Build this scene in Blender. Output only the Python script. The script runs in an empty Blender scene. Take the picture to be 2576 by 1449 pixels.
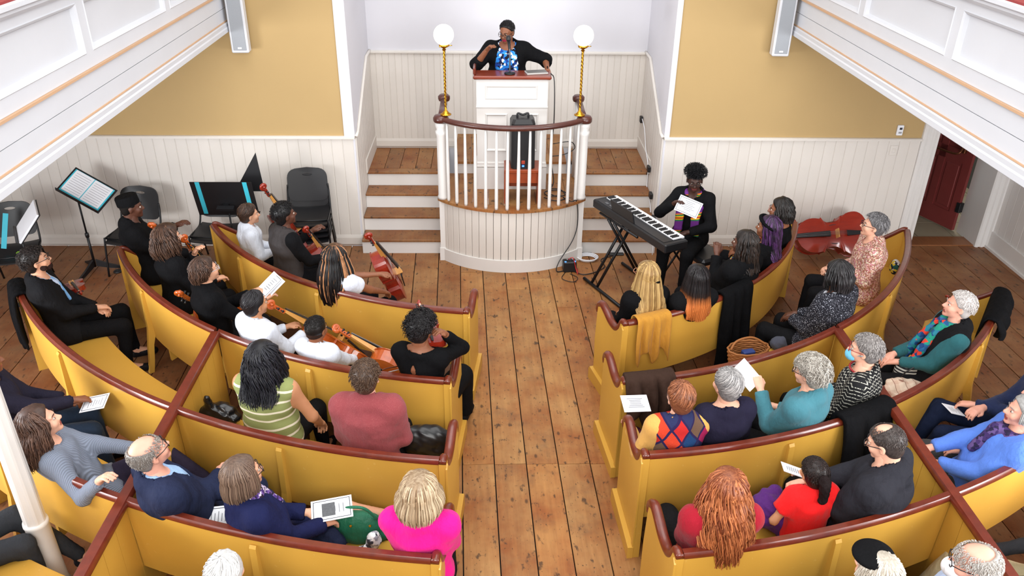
import bpy, math, random
import numpy as np
from mathutils import Vector, Matrix
PI = math.pi
random.seed(7); RNG = np.random.RandomState(7)
SC = bpy.context.scene; COL = SC.collection

# ---------------- camera, world, lights, exposure ----------------
Xw = (0.999683, -0.000814, 0.025154); Yw = (-0.022446, -0.480893, 0.876492); Zw = (0.011383, -0.876779, -0.480759)
# rows: world X, Y, Z axes in camera (right, down, forward) space
right = Vector((Xw[0], Yw[0], Zw[0])); down = Vector((Xw[1], Yw[1], Zw[1])); fwd = Vector((Xw[2], Yw[2], Zw[2]))
cd = bpy.data.cameras.new('camera'); cam = bpy.data.objects.new('camera', cd); COL.objects.link(cam)
cd.sensor_width = 36.0; cd.lens = 2069.6 / 2576 * 36.0; cd.clip_start = 0.05; cd.clip_end = 100
cam.matrix_world = Matrix(((right.x, -down.x, -fwd.x, 0), (right.y, -down.y, -fwd.y, 0), (right.z, -down.z, -fwd.z, 4.387), (0, 0, 0, 1)))
SC.camera = cam
W = bpy.data.worlds.new('world'); SC.world = W; W.use_nodes = True
bg = W.node_tree.nodes['Background']; bg.inputs[0].default_value = (0.93, 0.965, 1.0, 1); bg.inputs[1].default_value = 0.60
def area(name, loc, target, size, sy, power, colr=(1, 1, 1)):
    l = bpy.data.lights.new(name, 'AREA'); l.shape = 'RECTANGLE'; l.size = size; l.size_y = sy; l.energy = power; l.color = colr
    o = bpy.data.objects.new(name, l); COL.objects.link(o); o.location = loc
    o.rotation_euler = (Vector(target) - Vector(loc)).to_track_quat('-Z', 'Y').to_euler(); return o
area('window_light_left', (-5.6, 4.5, 6.0), (1.0, 6.5, 0.5), 6.0, 2.6, 135, (0.95, 0.975, 1.0))
area('window_light_right', (6.0, 4.0, 6.0), (-0.8, 6.5, 0.5), 6.0, 2.6, 135, (0.95, 0.975, 1.0))
area('window_light_rear', (0.3, -1.8, 5.4), (0.3, 6.0, 0.3), 6.0, 2.5, 560, (1.0, 0.98, 0.95))
area('overhead_fill', (0.3, 5.2, 7.6), (0.3, 5.3, 0.0), 7.0, 6.0, 430, (1.0, 0.985, 0.96))  # added overhead fill in place of ceiling bounce, lifts floor and pews
area('lower_window_light_left', (-5.6, 4.0, 1.75), (6.0, 8.0, 1.0), 3.4, 1.3, 330, (0.95, 0.975, 1.0))
area('lower_window_light_right', (6.0, 3.0, 1.75), (1.6, 6.6, 0.4), 3.4, 1.3, 290, (0.95, 0.975, 1.0))
area('rear_fill_right', (4.6, 0.4, 2.2), (6.1, 8.0, 0.9), 1.6, 1.2, 110, (0.95, 0.975, 1.0))  # added fill, no known window here; grazes and brightens the right wall
area('rear_fill_left', (-4.6, 0.4, 2.2), (-5.0, 8.0, 0.6), 1.6, 1.2, 30, (0.95, 0.975, 1.0))  # weaker added fill on the left side, likewise without a known window
area('hall_fill', (6.3, 10.9, 2.7), (5.9, 10.0, 0.3), 0.6, 0.6, 28, (1, .93, .85))  # unseen lamp added in the hall to brighten the open door
SC.view_settings.view_transform = 'Standard'; SC.view_settings.look = 'None'; SC.view_settings.gamma = 1.0
SC.view_settings.use_curve_mapping = False; SC.view_settings.exposure = 0.0

# ---------------- materials ----------------
def lin(c):
    return tuple(((v / 12.92) if v <= 0.04045 else ((v + 0.055) / 1.055) ** 2.4) for v in (x / 255.0 for x in c))
MATS = {}
class NT:
    def __init__(s, name):
        s.m = bpy.data.materials.new(name); s.m.use_nodes = True; s.t = s.m.node_tree; s.b = s.t.nodes['Principled BSDF']
    def n(s, ty, **kw):
        nd = s.t.nodes.new(ty)
        for k, v in kw.items():
            if k.startswith('i_'):
                key = k[2:].replace('_', ' ')
                nd.inputs[int(key) if key.isdigit() else key].default_value = v
            else: setattr(nd, k, v)
        return nd
    def l(s, a, b): s.t.links.new(a, b)
    def co(s, kind='Object', scale=(1, 1, 1), loc=(0, 0, 0), rot=(0, 0, 0)):
        tc = s.n('ShaderNodeTexCoord'); mp = s.n('ShaderNodeMapping')
        mp.inputs['Scale'].default_value = scale; mp.inputs['Location'].default_value = loc; mp.inputs['Rotation'].default_value = rot
        s.l(tc.outputs[kind], mp.inputs['Vector']); return mp.outputs[0]
    def noise(s, vec, scale, detail=3, rough=0.5):
        n = s.n('ShaderNodeTexNoise'); n.inputs['Scale'].default_value = scale; n.inputs['Detail'].default_value = detail; n.inputs['Roughness'].default_value = rough
        if vec is not None: s.l(vec, n.inputs['Vector'])
        return n.outputs['Fac']
    def ramp(s, fac, stops, interp='LINEAR'):
        r = s.n('ShaderNodeValToRGB'); e = r.color_ramp.elements; r.color_ramp.interpolation = interp
        while len(e) < len(stops): e.new(0.5)
        for el, (p, c) in zip(e, stops): el.position = p; el.color = (*c, 1)
        s.l(fac, r.inputs[0]); return r.outputs[0]
    def mix(s, fac, a, b, mode='MIX'):
        m = s.n('ShaderNodeMix', data_type='RGBA', blend_type=mode)
        for sock, v in ((m.inputs[0], fac), (m.inputs[6], a), (m.inputs[7], b)):
            if isinstance(v, (int, float)): sock.default_value = v
            elif isinstance(v, tuple): sock.default_value = (*v, 1) if len(v) == 3 else v
            else: s.l(v, sock)
        return m.outputs[2]
    def math(s, op, a, b=0.0, c=None):
        m = s.n('ShaderNodeMath', operation=op)
        for i, v in enumerate((a, b, c)):
            if v is None: continue
            if isinstance(v, (int, float)): m.inputs[i].default_value = v
            else: s.l(v, m.inputs[i])
        return m.outputs[0]
    def xyz(s, vec):
        x = s.n('ShaderNodeSeparateXYZ'); s.l(vec, x.inputs[0]); return x.outputs
    def bump(s, h, strength=0.2, dist=0.01):
        b = s.n('ShaderNodeBump'); b.inputs['Strength'].default_value = strength; b.inputs['Distance'].default_value = dist
        s.l(h, b.inputs['Height']); s.l(b.outputs[0], s.b.inputs['Normal'])
    def base(s, c, rough=0.5, metal=0.0, spec=0.5):
        if isinstance(c, tuple): s.b.inputs['Base Color'].default_value = (*c, 1)
        else: s.l(c, s.b.inputs['Base Color'])
        s.b.inputs['Roughness'].default_value = rough; s.b.inputs['Metallic'].default_value = metal
        s.b.inputs['Specular IOR Level'].default_value = spec; return s.m

def plain(rgb, rough=0.5, metal=0.0, spec=0.5, var=0.06, vs=6.0, coat=0.0, name=None, emit=0):
    key = ('plain', rgb, rough, metal, spec, var, coat, emit)
    if key in MATS: return MATS[key]
    t = NT(name or 'paint'); c = lin(rgb)
    if var > 0:
        n = t.noise(t.co(), vs, 4)
        t.base(t.mix(n, tuple(v * (1 - var) for v in c), tuple(min(1, v * (1 + var)) for v in c)), rough, metal, spec)
    else: t.base(c, rough, metal, spec)
    if coat: t.b.inputs['Coat Weight'].default_value = coat; t.b.inputs['Coat Roughness'].default_value = 0.15
    if emit:
        t.b.inputs['Emission Color'].default_value = (*c, 1); t.b.inputs['Emission Strength'].default_value = emit
    MATS[key] = t.m; return t.m

def fabric(rgb, rough=0.9, var=0.12, scale=220, bump=0.25, name='fabric', rgb2=None):
    key = ('fab', rgb, rough, var, scale, bump, rgb2)
    if key in MATS: return MATS[key]
    t = NT(name); c = lin(rgb); v = t.co()
    n = t.noise(v, 9, 5, 0.6); f = t.noise(v, scale, 2)
    col = t.mix(n, tuple(x * (1 - var) for x in c), tuple(min(1, x * (1 + var)) for x in c))
    if rgb2: col = t.mix(t.ramp(f, [(0.58, (0, 0, 0)), (0.68, (1, 1, 1))]), col, lin(rgb2))
    t.base(col, rough, 0, 0.08 if max(rgb) < 70 else 0.22); t.b.inputs['Sheen Weight'].default_value = 0.0 if max(rgb) < 70 else 0.08
    fo = t.noise(t.co('Object', (1, 1, .45)), 17, 3, .55)
    t.bump(t.math('ADD', t.math('MULTIPLY', f, 0.12), t.math('MULTIPLY', fo, 1.6)), min(1, bump * 2.2), 0.02)
    MATS[key] = t.m; return t.m

def mat_plank():
    t = NT('old_pine_floor'); o = t.n('ShaderNodeObjectInfo')
    tc = t.n('ShaderNodeTexCoord'); mp = t.n('ShaderNodeMapping'); t.l(tc.outputs['Object'], mp.inputs[0])
    off = t.n('ShaderNodeCombineXYZ'); t.l(t.math('MULTIPLY', o.outputs['Random'], 37.0), off.inputs[0]); t.l(t.math('MULTIPLY', o.outputs['Random'], 91.0), off.inputs[1])
    t.l(off.outputs[0], mp.inputs['Location'])
    s2 = t.n('ShaderNodeVectorMath', operation='MULTIPLY'); s2.inputs[1].default_value = (14, 0.9, 1); t.l(mp.outputs[0], s2.inputs[0])
    grain = t.noise(s2.outputs[0], 2.2, 6, 0.65)
    big = t.noise(mp.outputs[0], 2.3, 4, 0.6)
    s3 = t.n('ShaderNodeVectorMath', operation='MULTIPLY'); s3.inputs[1].default_value = (1.6, 0.8, 1); t.l(mp.outputs[0], s3.inputs[0])
    spots = t.noise(s3.outputs[0], 11, 3, 0.55)
    vor = t.n('ShaderNodeTexVoronoi'); vor.inputs['Scale'].default_value = 4.2; t.l(s3.outputs[0], vor.inputs['Vector'])
    knot = t.ramp(vor.outputs['Distance'], [(0.05, (1, 1, 1)), (0.11, (0, 0, 0))])
    # worn paler along the centre aisle, darker towards the sides (world position)
    g = t.n('ShaderNodeNewGeometry'); x = t.xyz(g.outputs['Position'])
    wear = t.ramp(t.math('ABSOLUTE', t.math('SUBTRACT', x[0], 0.3)), [(0.0, (1, 1, 1)), (0.12, (1, 1, 1)), (0.3, (0, 0, 0))])
    wear.node.color_ramp.elements[1].position = 0.75; wear.node.color_ramp.elements[2].position = 1.0
    d = t.math('ABSOLUTE', t.math('SUBTRACT', x[0], 0.3)); wf = t.math('MULTIPLY_ADD', d, -0.55, 1.15); wfc = t.n('ShaderNodeClamp'); t.l(wf, wfc.inputs[0])
    dark = t.mix(grain, lin((116, 79, 52)), lin((160, 117, 78)))
    pale = t.mix(grain, lin((132, 94, 54)), lin((196, 150, 94)))
    col = t.mix(wfc.outputs[0], dark, pale)
    col = t.mix(t.ramp(big, [(0.35, (0, 0, 0)), (0.7, (1, 1, 1))]), col, t.mix(0.75, col, lin((196, 128, 62)), 'MULTIPLY'))
    col = t.mix(t.math('MULTIPLY', t.ramp(spots, [(0.615, (0, 0, 0)), (0.69, (1, 1, 1))]), 0.8), col, lin((58, 42, 30)))
    fine = t.noise(s3.outputs[0], 34, 2, 0.5); col = t.mix(t.math('MULTIPLY', t.ramp(fine, [(0.66, (0, 0, 0)), (0.72, (1, 1, 1))]), 0.75), col, lin((50, 38, 28)))
    smd = t.noise(mp.outputs[0], 3.4, 5, 0.7); col = t.mix(t.math('MULTIPLY', t.ramp(smd, [(0.52, (0, 0, 0)), (0.72, (1, 1, 1))]), 0.45), col, lin((92, 76, 58)))
    col = t.mix(t.math('MULTIPLY', knot, 0.75), col, lin((52, 34, 22)))
    col = t.mix(t.ramp(o.outputs['Random'], [(0, (0.78, 0.72, 0.68)), (0.5, (1, 1, 1)), (1, (1.0, 0.93, 0.84))]), (0, 0, 0), col, 'MIX') if False else t.mix(1.0, col, t.ramp(o.outputs['Random'], [(0, (0.80, 0.74, 0.70)), (0.5, (1, 1, 1)), (1, (0.98, 0.86, 0.74))]), 'MULTIPLY')
    t.base(col, 0.5, 0, 0.35); t.l(t.math('MULTIPLY_ADD', grain, 0.3, 0.36), t.b.inputs['Roughness'])
    t.bump(t.math('SUBTRACT', grain, t.math('MULTIPLY', knot, 0.6)), 0.25, 0.006); return t.m
M_PLANK = mat_plank()
def mat_board(rgb, name='painted_board', spots=True):
    t = NT(name); v = t.co(); o = t.n('ShaderNodeObjectInfo'); c = lin(rgb)
    n = t.noise(v, 3, 4); f = t.noise(v, 40, 2)
    col = t.mix(n, tuple(x * 0.95 for x in c), tuple(min(1, x * 1.04) for x in c))
    col = t.mix(1.0, col, t.ramp(o.outputs['Random'], [(0, (0.95, 0.95, 0.95)), (1, (1, 1, 1))]), 'MULTIPLY')
    t.base(col, 0.5, 0, 0.4); t.bump(n, 0.2, 0.01); return t.m
M_WAIN = mat_board((218, 212, 205)); M_WHITE = mat_board((222, 219, 216), 'white_gloss_paint'); M_WPLAST = plain((208, 207, 213), 0.8, var=0.03, vs=1.5, name='white_plaster')
M_TAN = plain((178, 150, 103), 0.85, var=0.07, vs=1.2, name='tan_plaster')
M_GAL = mat_board((208, 210, 216), 'gallery_paint'); M_TANLINE = plain((196, 158, 124), 0.6, name='bare_edge')
def mat_pew():
    t = NT('ochre_paint'); v = t.co('Object'); c = lin((205, 158, 66)); n = t.noise(v, 2.2, 4); f = t.noise(v, 26, 3)
    col = t.mix(n, tuple(x * 0.86 for x in c), tuple(min(1, x * 1.06) for x in c))
    col = t.mix(t.math('MULTIPLY', t.ramp(f, [(0.68, (0, 0, 0)), (0.74, (1, 1, 1))]), 0.12), col, lin((240, 214, 150)))
    t.base(col, 0.38, 0, 0.45); t.bump(n, 0.15, 0.01); return t.m
M_PEW = mat_pew()
def mat_wood(c1, c2, rough=0.3, name='wood', axis=(10, 1, 1), coat=0.3, sc=6):
    key = ('wood', c1, c2, rough, axis)
    if key in MATS: return MATS[key]
    t = NT(name); v = t.co('Object', axis); n = t.noise(v, sc, 5, 0.6)
    t.base(t.mix(n, lin(c1), lin(c2)), rough, 0, 0.5); t.b.inputs['Coat Weight'].default_value = coat; t.b.inputs['Coat Roughness'].default_value = 0.12
    MATS[key] = t.m; return t.m
M_RAIL = mat_wood((72, 24, 14), (122, 48, 28), 0.3, 'mahogany_rail', (3, 3, 3)); M_RAIL2 = mat_wood((58, 26, 20), (88, 42, 32), 0.35, 'dark_mahogany', (3, 3, 3))
M_BLACK = plain((24, 24, 27), 0.45, name='black_plastic'); M_BLKMET = plain((22, 23, 26), 0.4, metal=0.3, name='black_metal')
M_BRASS = plain((206, 150, 48), 0.25, metal=1.0, name='brass'); M_STEEL = plain((150, 150, 152), 0.3, metal=1.0, name='steel')
M_PAPER = plain((232, 234, 240), 0.85, var=0.02, name='paper'); M_INK = plain((52, 52, 60), 0.9, var=0, name='ink'); M_CYAN = plain((60, 186, 208), 0.6, name='cyan_card')
M_DARK = plain((20, 15, 12), 0.9, name='under_floor'); M_GREEN = plain((160, 225, 60), 0.6, name='lime_tag')

# ---------------- mesh helpers ----------------
def tag(o, label=None, cat=None, group=None, kind=None):
    for k, v in (('label', label), ('category', cat), ('group', group), ('kind', kind)):
        if v: o[k] = v
    return o
def empty(name, loc=(0, 0, 0), rz=0, label=None, cat=None, group=None, kind=None):
    o = bpy.data.objects.new(name, None); COL.objects.link(o); o.location = loc; o.rotation_euler = (0, 0, rz); o.empty_display_size = 0.1
    return tag(o, label, cat, group, kind)
class MB:
    def __init__(s): s.v = []; s.f = []; s.mi = []
    def add(s, vs, fs, mi=0, M=None):
        b = len(s.v)
        s.v += [tuple(M @ Vector(p)) if M else tuple(p) for p in vs]
        s.f += [tuple(i + b for i in f) for f in fs]; s.mi += [mi] * len(fs); return s
    def box(s, x0, x1, y0, y1, z0, z1, mi=0, M=None, ch=0.0):
        if ch <= 0:
            v = [(x, y, z) for z in (z0, z1) for y in (y0, y1) for x in (x0, x1)]
            return s.add(v, [(0, 2, 3, 1), (4, 5, 7, 6), (0, 1, 5, 4), (2, 6, 7, 3), (0, 4, 6, 2), (1, 3, 7, 5)], mi, M)
        c = ch; rings = []
        for (z, i) in ((z0, c), (z0 + c, 0), (z1 - c, 0), (z1, c)):
            a, b, d, e = x0 + i, x1 - i, y0 + i, y1 - i; k = c if i == 0 else c * 0.3
            rings.append([(a + k, d, z), (b - k, d, z), (b, d + k, z), (b, e - k, z), (b - k, e, z), (a + k, e, z), (a, e - k, z), (a, d + k, z)])
        return s.loft(rings, True, mi, M)
    def loft(s, rings, caps=True, mi=0, M=None, closed=False):
        n = len(rings[0]); v = [p for r in rings for p in r]; f = []; R = len(rings)
        for i in range(R if closed else R - 1):
            j2 = (i + 1) % R
            for j in range(n):
                k = (j + 1) % n; f.append((i * n + j, i * n + k, j2 * n + k, j2 * n + j))
        if caps and not closed: f.append(tuple(range(n - 1, -1, -1))); f.append(tuple((R - 1) * n + j for j in range(n)))
        return s.add(v, f, mi, M)
    def lathe(s, prof, n=16, mi=0, M=None, c=(0, 0)):
        return s.loft([[(c[0] + r * math.cos(2 * PI * k / n), c[1] + r * math.sin(2 * PI * k / n), z) for k in range(n)] for r, z in prof], True, mi, M)
    def tube(s, pts, r, n=8, mi=0, M=None, closed=False):
        P = [Vector(p) for p in pts]; N = len(P); rings = []
        rr = r if isinstance(r, (list, tuple)) else [r] * N; up = None
        for i in range(N):
            t = (P[(i + 1) % N] - P[i - 1]) if closed else (P[min(i + 1, N - 1)] - P[max(i - 1, 0)])
            if t.length < 1e-9: t = Vector((0, 0, 1))
            t.normalize()
            if up is None: up = t.orthogonal().normalized()
            up = (up - t * up.dot(t)); up = up.normalized() if up.length > 1e-6 else t.orthogonal().normalized()
            b = t.cross(up); rings.append([tuple(P[i] + (up * math.cos(2 * PI * k / n) + b * math.sin(2 * PI * k / n)) * rr[i]) for k in range(n)])
        return s.loft(rings, True, mi, M, closed)
    def prism(s, poly, z0, z1, mi=0, M=None):
        return s.loft([[(x, y, z0) for x, y in poly], [(x, y, z1) for x, y in poly]], True, mi, M)
    def build(s, name, mats, parent=None, smooth=False, loc=None):
        me = bpy.data.meshes.new(name); me.from_pydata(s.v, [], s.f)
        for m in (mats if isinstance(mats, (list, tuple)) else [mats]): me.materials.append(m)
        me.polygons.foreach_set('material_index', s.mi)
        if smooth: me.polygons.foreach_set('use_smooth', [True] * len(s.f))
        me.update(); o = bpy.data.objects.new(name, me); COL.objects.link(o)
        if parent: o.parent = parent
        if loc: o.location = loc
        return o
def smooth_by_angle(o, ang=40):
    me = o.data; me.polygons.foreach_set('use_smooth', [True] * len(me.polygons))
    try: me.set_sharp_from_angle(angle=math.radians(ang))
    except Exception: pass
    return o
def fixn(o):
    import bmesh
    b = bmesh.new(); b.from_mesh(o.data); bmesh.ops.recalc_face_normals(b, faces=b.faces); b.to_mesh(o.data); b.free(); return o
def spline(pts, n=8):
    P = [Vector(p) for p in pts]; P = [P[0] * 2 - P[1]] + P + [P[-1] * 2 - P[-2]]; out = []
    for i in range(1, len(P) - 2):
        for k in range(n):
            t = k / n; a, b, c, d = P[i - 1], P[i], P[i + 1], P[i + 2]
            out.append(tuple(0.5 * ((2 * b) + (c - a) * t + (2 * a - 5 * b + 4 * c - d) * t * t + (3 * b - a - 3 * c + d) * t ** 3)))
    out.append(tuple(P[-2])); return out
def frame(o, x, y, z):
    x, y, z = Vector(x), Vector(y), Vector(z)
    return Matrix(((x.x, y.x, z.x, o[0]), (x.y, y.y, z.y, o[1]), (x.z, y.z, z.z, o[2]), (0, 0, 0, 1)))

# ---------------- floor ----------------
FA = math.atan(0.037)
floor = tag(MB().box(-7.2, 7.4, -1.0, 9.08, -0.06, -0.03).build('floor', M_DARK), kind='structure')
u = -7.3; rc = random.Random(3)
while u < 7.4:
    w = 0.255 if abs(u - 0.2) < 1.0 else rc.uniform(0.2, 0.29)
    aisle = -0.25 < u + 0.15 < 1.35
    v0 = 1.2; joints = []
    while v0 < 9.4:
        L = rc.uniform(2.4, 4.6); v1 = min(v0 + L, 9.4)
        if aisle and v0 < 5.08 < v1 + 0.9: v1 = 5.08
        if 9.4 - v1 < 0.5: v1 = 9.4
        joints.append((v0, v1)); v0 = v1
    for a, b in joints:
        shrink = 0.06 * (1 if (aisle and b <= 5.08) else 0)
        cx = u + w / 2; g = 0.0045
        o = MB().box(-w / 2 + g, w / 2 - g, a + 0.002, b - 0.002, -0.03, rc.uniform(-0.0015, 0.0005), ch=0).build('floor_plank', M_PLANK, floor)
        x0 = cx + 0.037 * 0.0
        o.location = (x0 + 0.30, 0, 0); o.rotation_euler = (0, 0, FA)
        # planks stop at the front wall plane
        me = o.data
        for vert in me.vertices:
            wy = vert.co.x * math.sin(FA) + vert.co.y * math.cos(FA)
            if wy > 9.075: vert.co.y = (9.075 - vert.co.x * math.sin(FA)) / math.cos(FA)
    u += w

# ---------------- walls ----------------
def wall_slab(name, x0, x1, y0, y1, z0, z1, m):
    return tag(MB().box(x0, x1, y0, y1, z0, z1).build(name, m), kind='structure')
NX0, NX1, FY, BY = -1.55, 1.985, 9.08, 10.58
wf = wall_slab('wall_front_left', -5.85, NX0 - 0.12, FY, FY + 0.12, 0, 7.0, M_TAN)
wc1 = wall_slab('wall_niche_left', NX0 - 0.12, NX0, FY - 0.012, BY + 0.1, 0, 7.0, M_WPLAST)
wc2 = wall_slab('wall_niche_right', NX1, NX1 + 0.06, FY - 0.012, BY + 0.1, 0, 7.0, M_WPLAST)
wb = wall_slab('wall_niche_back', NX0, NX1, BY, BY + 0.1, 0, 7.0, M_WPLAST)
wr = wall_slab('wall_front_right', NX1 + 0.06, 4.98, FY, FY + 0.12, 0, 7.0, M_TAN)
wr2 = wall_slab('wall_over_door', 4.98, 6.16, FY, FY + 0.12, 2.2, 7.0, M_TAN)
wl = wall_slab('wall_left', -5.97, -5.85, -1, FY + 0.12, 0, 7.0, M_WPLAST)
wri = wall_slab('wall_right', 6.16, 6.28, -1, FY + 0.12, 0, 7.0, M_WPLAST)
def wains(wall, x0, x1, y, z0, z1, w, axis='x', sgn=-1, mat=M_WAIN, base=0.15):
    # tongue and groove boards standing against a wall face at y (axis x) or x (axis y)
    n = max(1, round((x1 - x0) / w)); w = (x1 - x0) / n
    bz = z1 if not callable(z1) else 1.37
    (MB().box(x0, x1, min(y, y + sgn * .010), max(y, y + sgn * .010), z0, bz) if axis == 'x' else MB().box(min(y, y + sgn * .010), max(y, y + sgn * .010), x0, x1, z0, bz)).build('board_backing', mat, wall)
    for i in range(n):
        a = x0 + i * w + 0.0025; b = x0 + (i + 1) * w - 0.0025; t = 0.016; c = 0.004
        pr = [(a, 0), (a, t - c), (a + c, t), (b - c, t), (b, t - c), (b, 0)]
        zt = z1(0.5 * (a + b)) if callable(z1) else z1
        m = MB()
        if axis == 'x': m.loft([[(p, y + sgn * q, z0 + base) for p, q in pr], [(p, y + sgn * q, zt) for p, q in pr]])
        else:
            zta, ztb = (z1(a), z1(b)) if callable(z1) else (z1, z1)
            m.loft([[(y + sgn * q, p, z0 + base) for p, q in pr], [(y + sgn * q, p, zta + (ztb - zta) * (p - a) / (b - a)) for p, q in pr]])
        fixn(m.build('wall_board', mat, wall))
wains(wf, -5.85, NX0 - 0.02, FY, 0, 1.36, 0.125)
wains(wr, NX1 + 0.02, 4.98, FY, 0, 1.36, 0.125)
wains(wb, NX0, NX1, BY, 0.73, 1.985, 0.083, base=0.13)
sl = lambda yy: 1.37 + (1.99 - 1.37) * min(1, max(0, (yy - FY - 0.1) / 1.05))
wains(wc1, FY, BY, NX0, 0, sl, 0.125, 'y', 1)
wains(wc2, FY, BY, NX1, 0, sl, 0.125, 'y', -1)
wains(wri, -1.0, FY, 6.16, 0, 2.55, 0.14, 'y', -1, M_WHITE)
wains(wl, -1.0, FY, -5.85, 0, 2.55, 0.14, 'y', 1, M_WHITE)
def trimx(name, x0, x1, y, z, h, d, mat=M_WAIN, sgn=-1):
    m = MB(); pr = [(0, 0), (d, 0.2 * h), (d, 0.75 * h), (d * 0.7, h), (0, h)]
    m.loft([[(x, y + sgn * q, z + r) for q, r in pr] for x in (x0, x1)]); return tag(fixn(m.build(name, mat)), kind='structure')
trimx('trim_1', -5.85, NX0 - 0.0, FY, 1.35, 0.035, 0.045); trimx('trim_2', NX1, 4.98, FY, 1.35, 0.035, 0.045)
trimx('trim_3', NX0, NX1, BY, 1.975, 0.035, 0.045)
trimx('baseboard_front_left', -5.85, NX0 - 0.0, FY, 0, 0.15, 0.026); trimx('baseboard_front_right', NX1, 4.98, FY, 0, 0.15, 0.026)
trimx('baseboard_niche', NX0, NX1, BY, 0.73, 0.13, 0.026)
for nm, x, s in (('trim_4', NX0, 1), ('trim_5', NX1, -1)):
    pts = [(x + s * 0.016, yy, sl(yy) + 0.015) for yy in np.linspace(FY - 0.01, BY, 14)]
    tag(MB().tube(pts, 0.02, 6).build(nm, M_WAIN, smooth=True), kind='structure')
for nm, x, s in (('baseboard_stairs_left', NX0, 1), ('baseboard_stairs_right', NX1, -1)):
    m = MB(); m.box(min(x, x + s * 0.028), max(x, x + s * 0.028), 9.62, BY, 0.73, 0.90); tag(m.build(nm, M_WAIN), kind='structure')
for nm, xw, s in (('baseboard_left', -5.85, 1), ('baseboard_right', 6.16, -1)):
    m = MB(); x2 = xw + s * 0.035; m.box(min(xw, x2), max(xw, x2), -1, FY - 0.02, 0, 0.22); m.box(min(xw, xw + s * 0.055), max(xw, xw + s * 0.055), -1, FY - 0.02, 0.0, 0.03)
    tag(m.build(nm, M_WHITE), kind='structure')

# ---------------- doorway, hall, door ----------------
def casing(name, x0, x1, y):
    m = MB(); prof = []; w = x1 - x0
    for (a, d) in ((0, 0.03), (0.08, 0.045), (0.2, 0.045), (0.25, 0.03), (0.36, 0.03), (0.42, 0.045), (0.55, 0.045), (0.6, 0.03), (0.72, 0.03), (0.8, 0.055), (0.95, 0.055), (1, 0.03)):
        prof.append((x0 + a * w, y - d))
    prof = [(x0, y + 0.12)] + prof + [(x1, y + 0.12)]
    m.prism(prof, 0, 2.35); return tag(fixn(m.build(name, M_WHITE)), kind='structure')
casing('trim_6', 4.98, 5.17, FY); casing('trim_7', 5.98, 6.16, FY)
tag(MB().box(5.98, 6.05, FY + 0.12, 9.5, 0, 2.3).build('trim_8', M_WHITE), kind='structure')
hall = tag(MB().box(4.9, 8.2, 9.2, 12.6, -0.1, -0.03).build('floor_hall', plain((120, 112, 96), 0.6)), kind='structure')
M_TILE = mat_board((156, 146, 124), 'hall_tile')
for i in range(7):
    for j in range(6):
        x, y = 4.95 + i * 0.46, 9.32 + j * 0.46
        if x < 8: MB().box(x + .004, x + .456, y + .004, y + .456, -0.04, 0.0).build('floor_tile', M_TILE, hall)
tag(MB().box(4.98, 5.98, 9.08, 9.32, -0.03, 0.012).build('trim_9', mat_wood((110, 66, 36), (156, 100, 60), 0.5, 'threshold_wood')), kind='structure')
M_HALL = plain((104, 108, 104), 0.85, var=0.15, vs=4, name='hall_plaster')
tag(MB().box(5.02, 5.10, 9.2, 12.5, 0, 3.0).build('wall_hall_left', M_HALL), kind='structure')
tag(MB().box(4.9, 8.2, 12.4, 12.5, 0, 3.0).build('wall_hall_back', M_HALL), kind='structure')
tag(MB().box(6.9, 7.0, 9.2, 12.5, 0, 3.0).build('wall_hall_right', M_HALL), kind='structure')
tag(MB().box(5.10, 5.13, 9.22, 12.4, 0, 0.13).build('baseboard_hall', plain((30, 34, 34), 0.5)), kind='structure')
M_DOOR = plain((124, 52, 50), 0.45, var=0.1, vs=5, name='maroon_paint')
door = empty('door', (5.93, 9.5, 0.02), math.radians(112.0), 'maroon panelled door standing open with a bronze push bar', 'door')
m = MB(); W_, H_ = 0.86, 2.05; T = 0.045
for a, b, c, d in ((0, .11, 0, H_), (W_ - .11, W_, 0, H_), (.11, W_ - .11, 0, .22), (.11, W_ - .11, .86, 1.02), (.11, W_ - .11, H_ - .12, H_), (W_ / 2 - .05, W_ / 2 + .05, .22, H_ - .12)): m.box(a, b, -T / 2, T / 2, c, d)
m.build('stiles', M_DOOR, door)
for (a, b) in ((.11, W_ / 2 - .05), (W_ / 2 + .05, W_ - .11)):
    for (c, d) in ((.22, .86), (1.02, H_ - .12)):
        mm = MB(); mm.box(a, b, -0.012, 0.012, c, d); mm.box(a + .04, b - .04, -0.02, 0.02, c + .04, d - .04, ch=0.006); mm.build('panel', M_DOOR, door)
M_BRONZE = plain((120, 74, 50), 0.35, metal=0.8, name='bronze')
for sx in (.12, W_ - .12): MB().box(sx - .03, sx + .03, T / 2, T / 2 + .05, 1.0, 1.16, ch=.008).build('bar_bracket', M_BRONZE, door)
MB().tube(spline([(.12, T / 2 + .05, 1.08), (.14, T / 2 + .12, 1.0), (W_ / 2, T / 2 + .13, 0.99), (W_ - .14, T / 2 + .12, 1.0), (W_ - .12, T / 2 + .05, 1.08)], 5), 0.014, 8).build('push_bar', M_BRONZE, door, True)
for z in (.25, 1.05, 1.8): MB().box(-0.03, 0.03, -0.035, 0.035, z, z + .13, ch=.005).build('hinge', M_BLACK, door)
th = empty('thermostat', (4.70, FY - 0.001, 1.42), 0, 'small white wall controller with a dark screen above the right rail', 'thermostat')
MB().box(-.035, .035, -.028, 0, 0, .12, ch=.006).build('case', M_PAPER, th); MB().box(-.014, .016, -.031, -.028, .07, .095).build('screen', M_INK, th); MB().box(-.018, .018, -.031, -.028, .025, .045).build('button', plain((150, 150, 155)), th)
sw = empty('light_switch', (4.68, FY - 0.016, 1.18), 0, 'white switch plate on the boards left of the doorway', 'switch')
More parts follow.
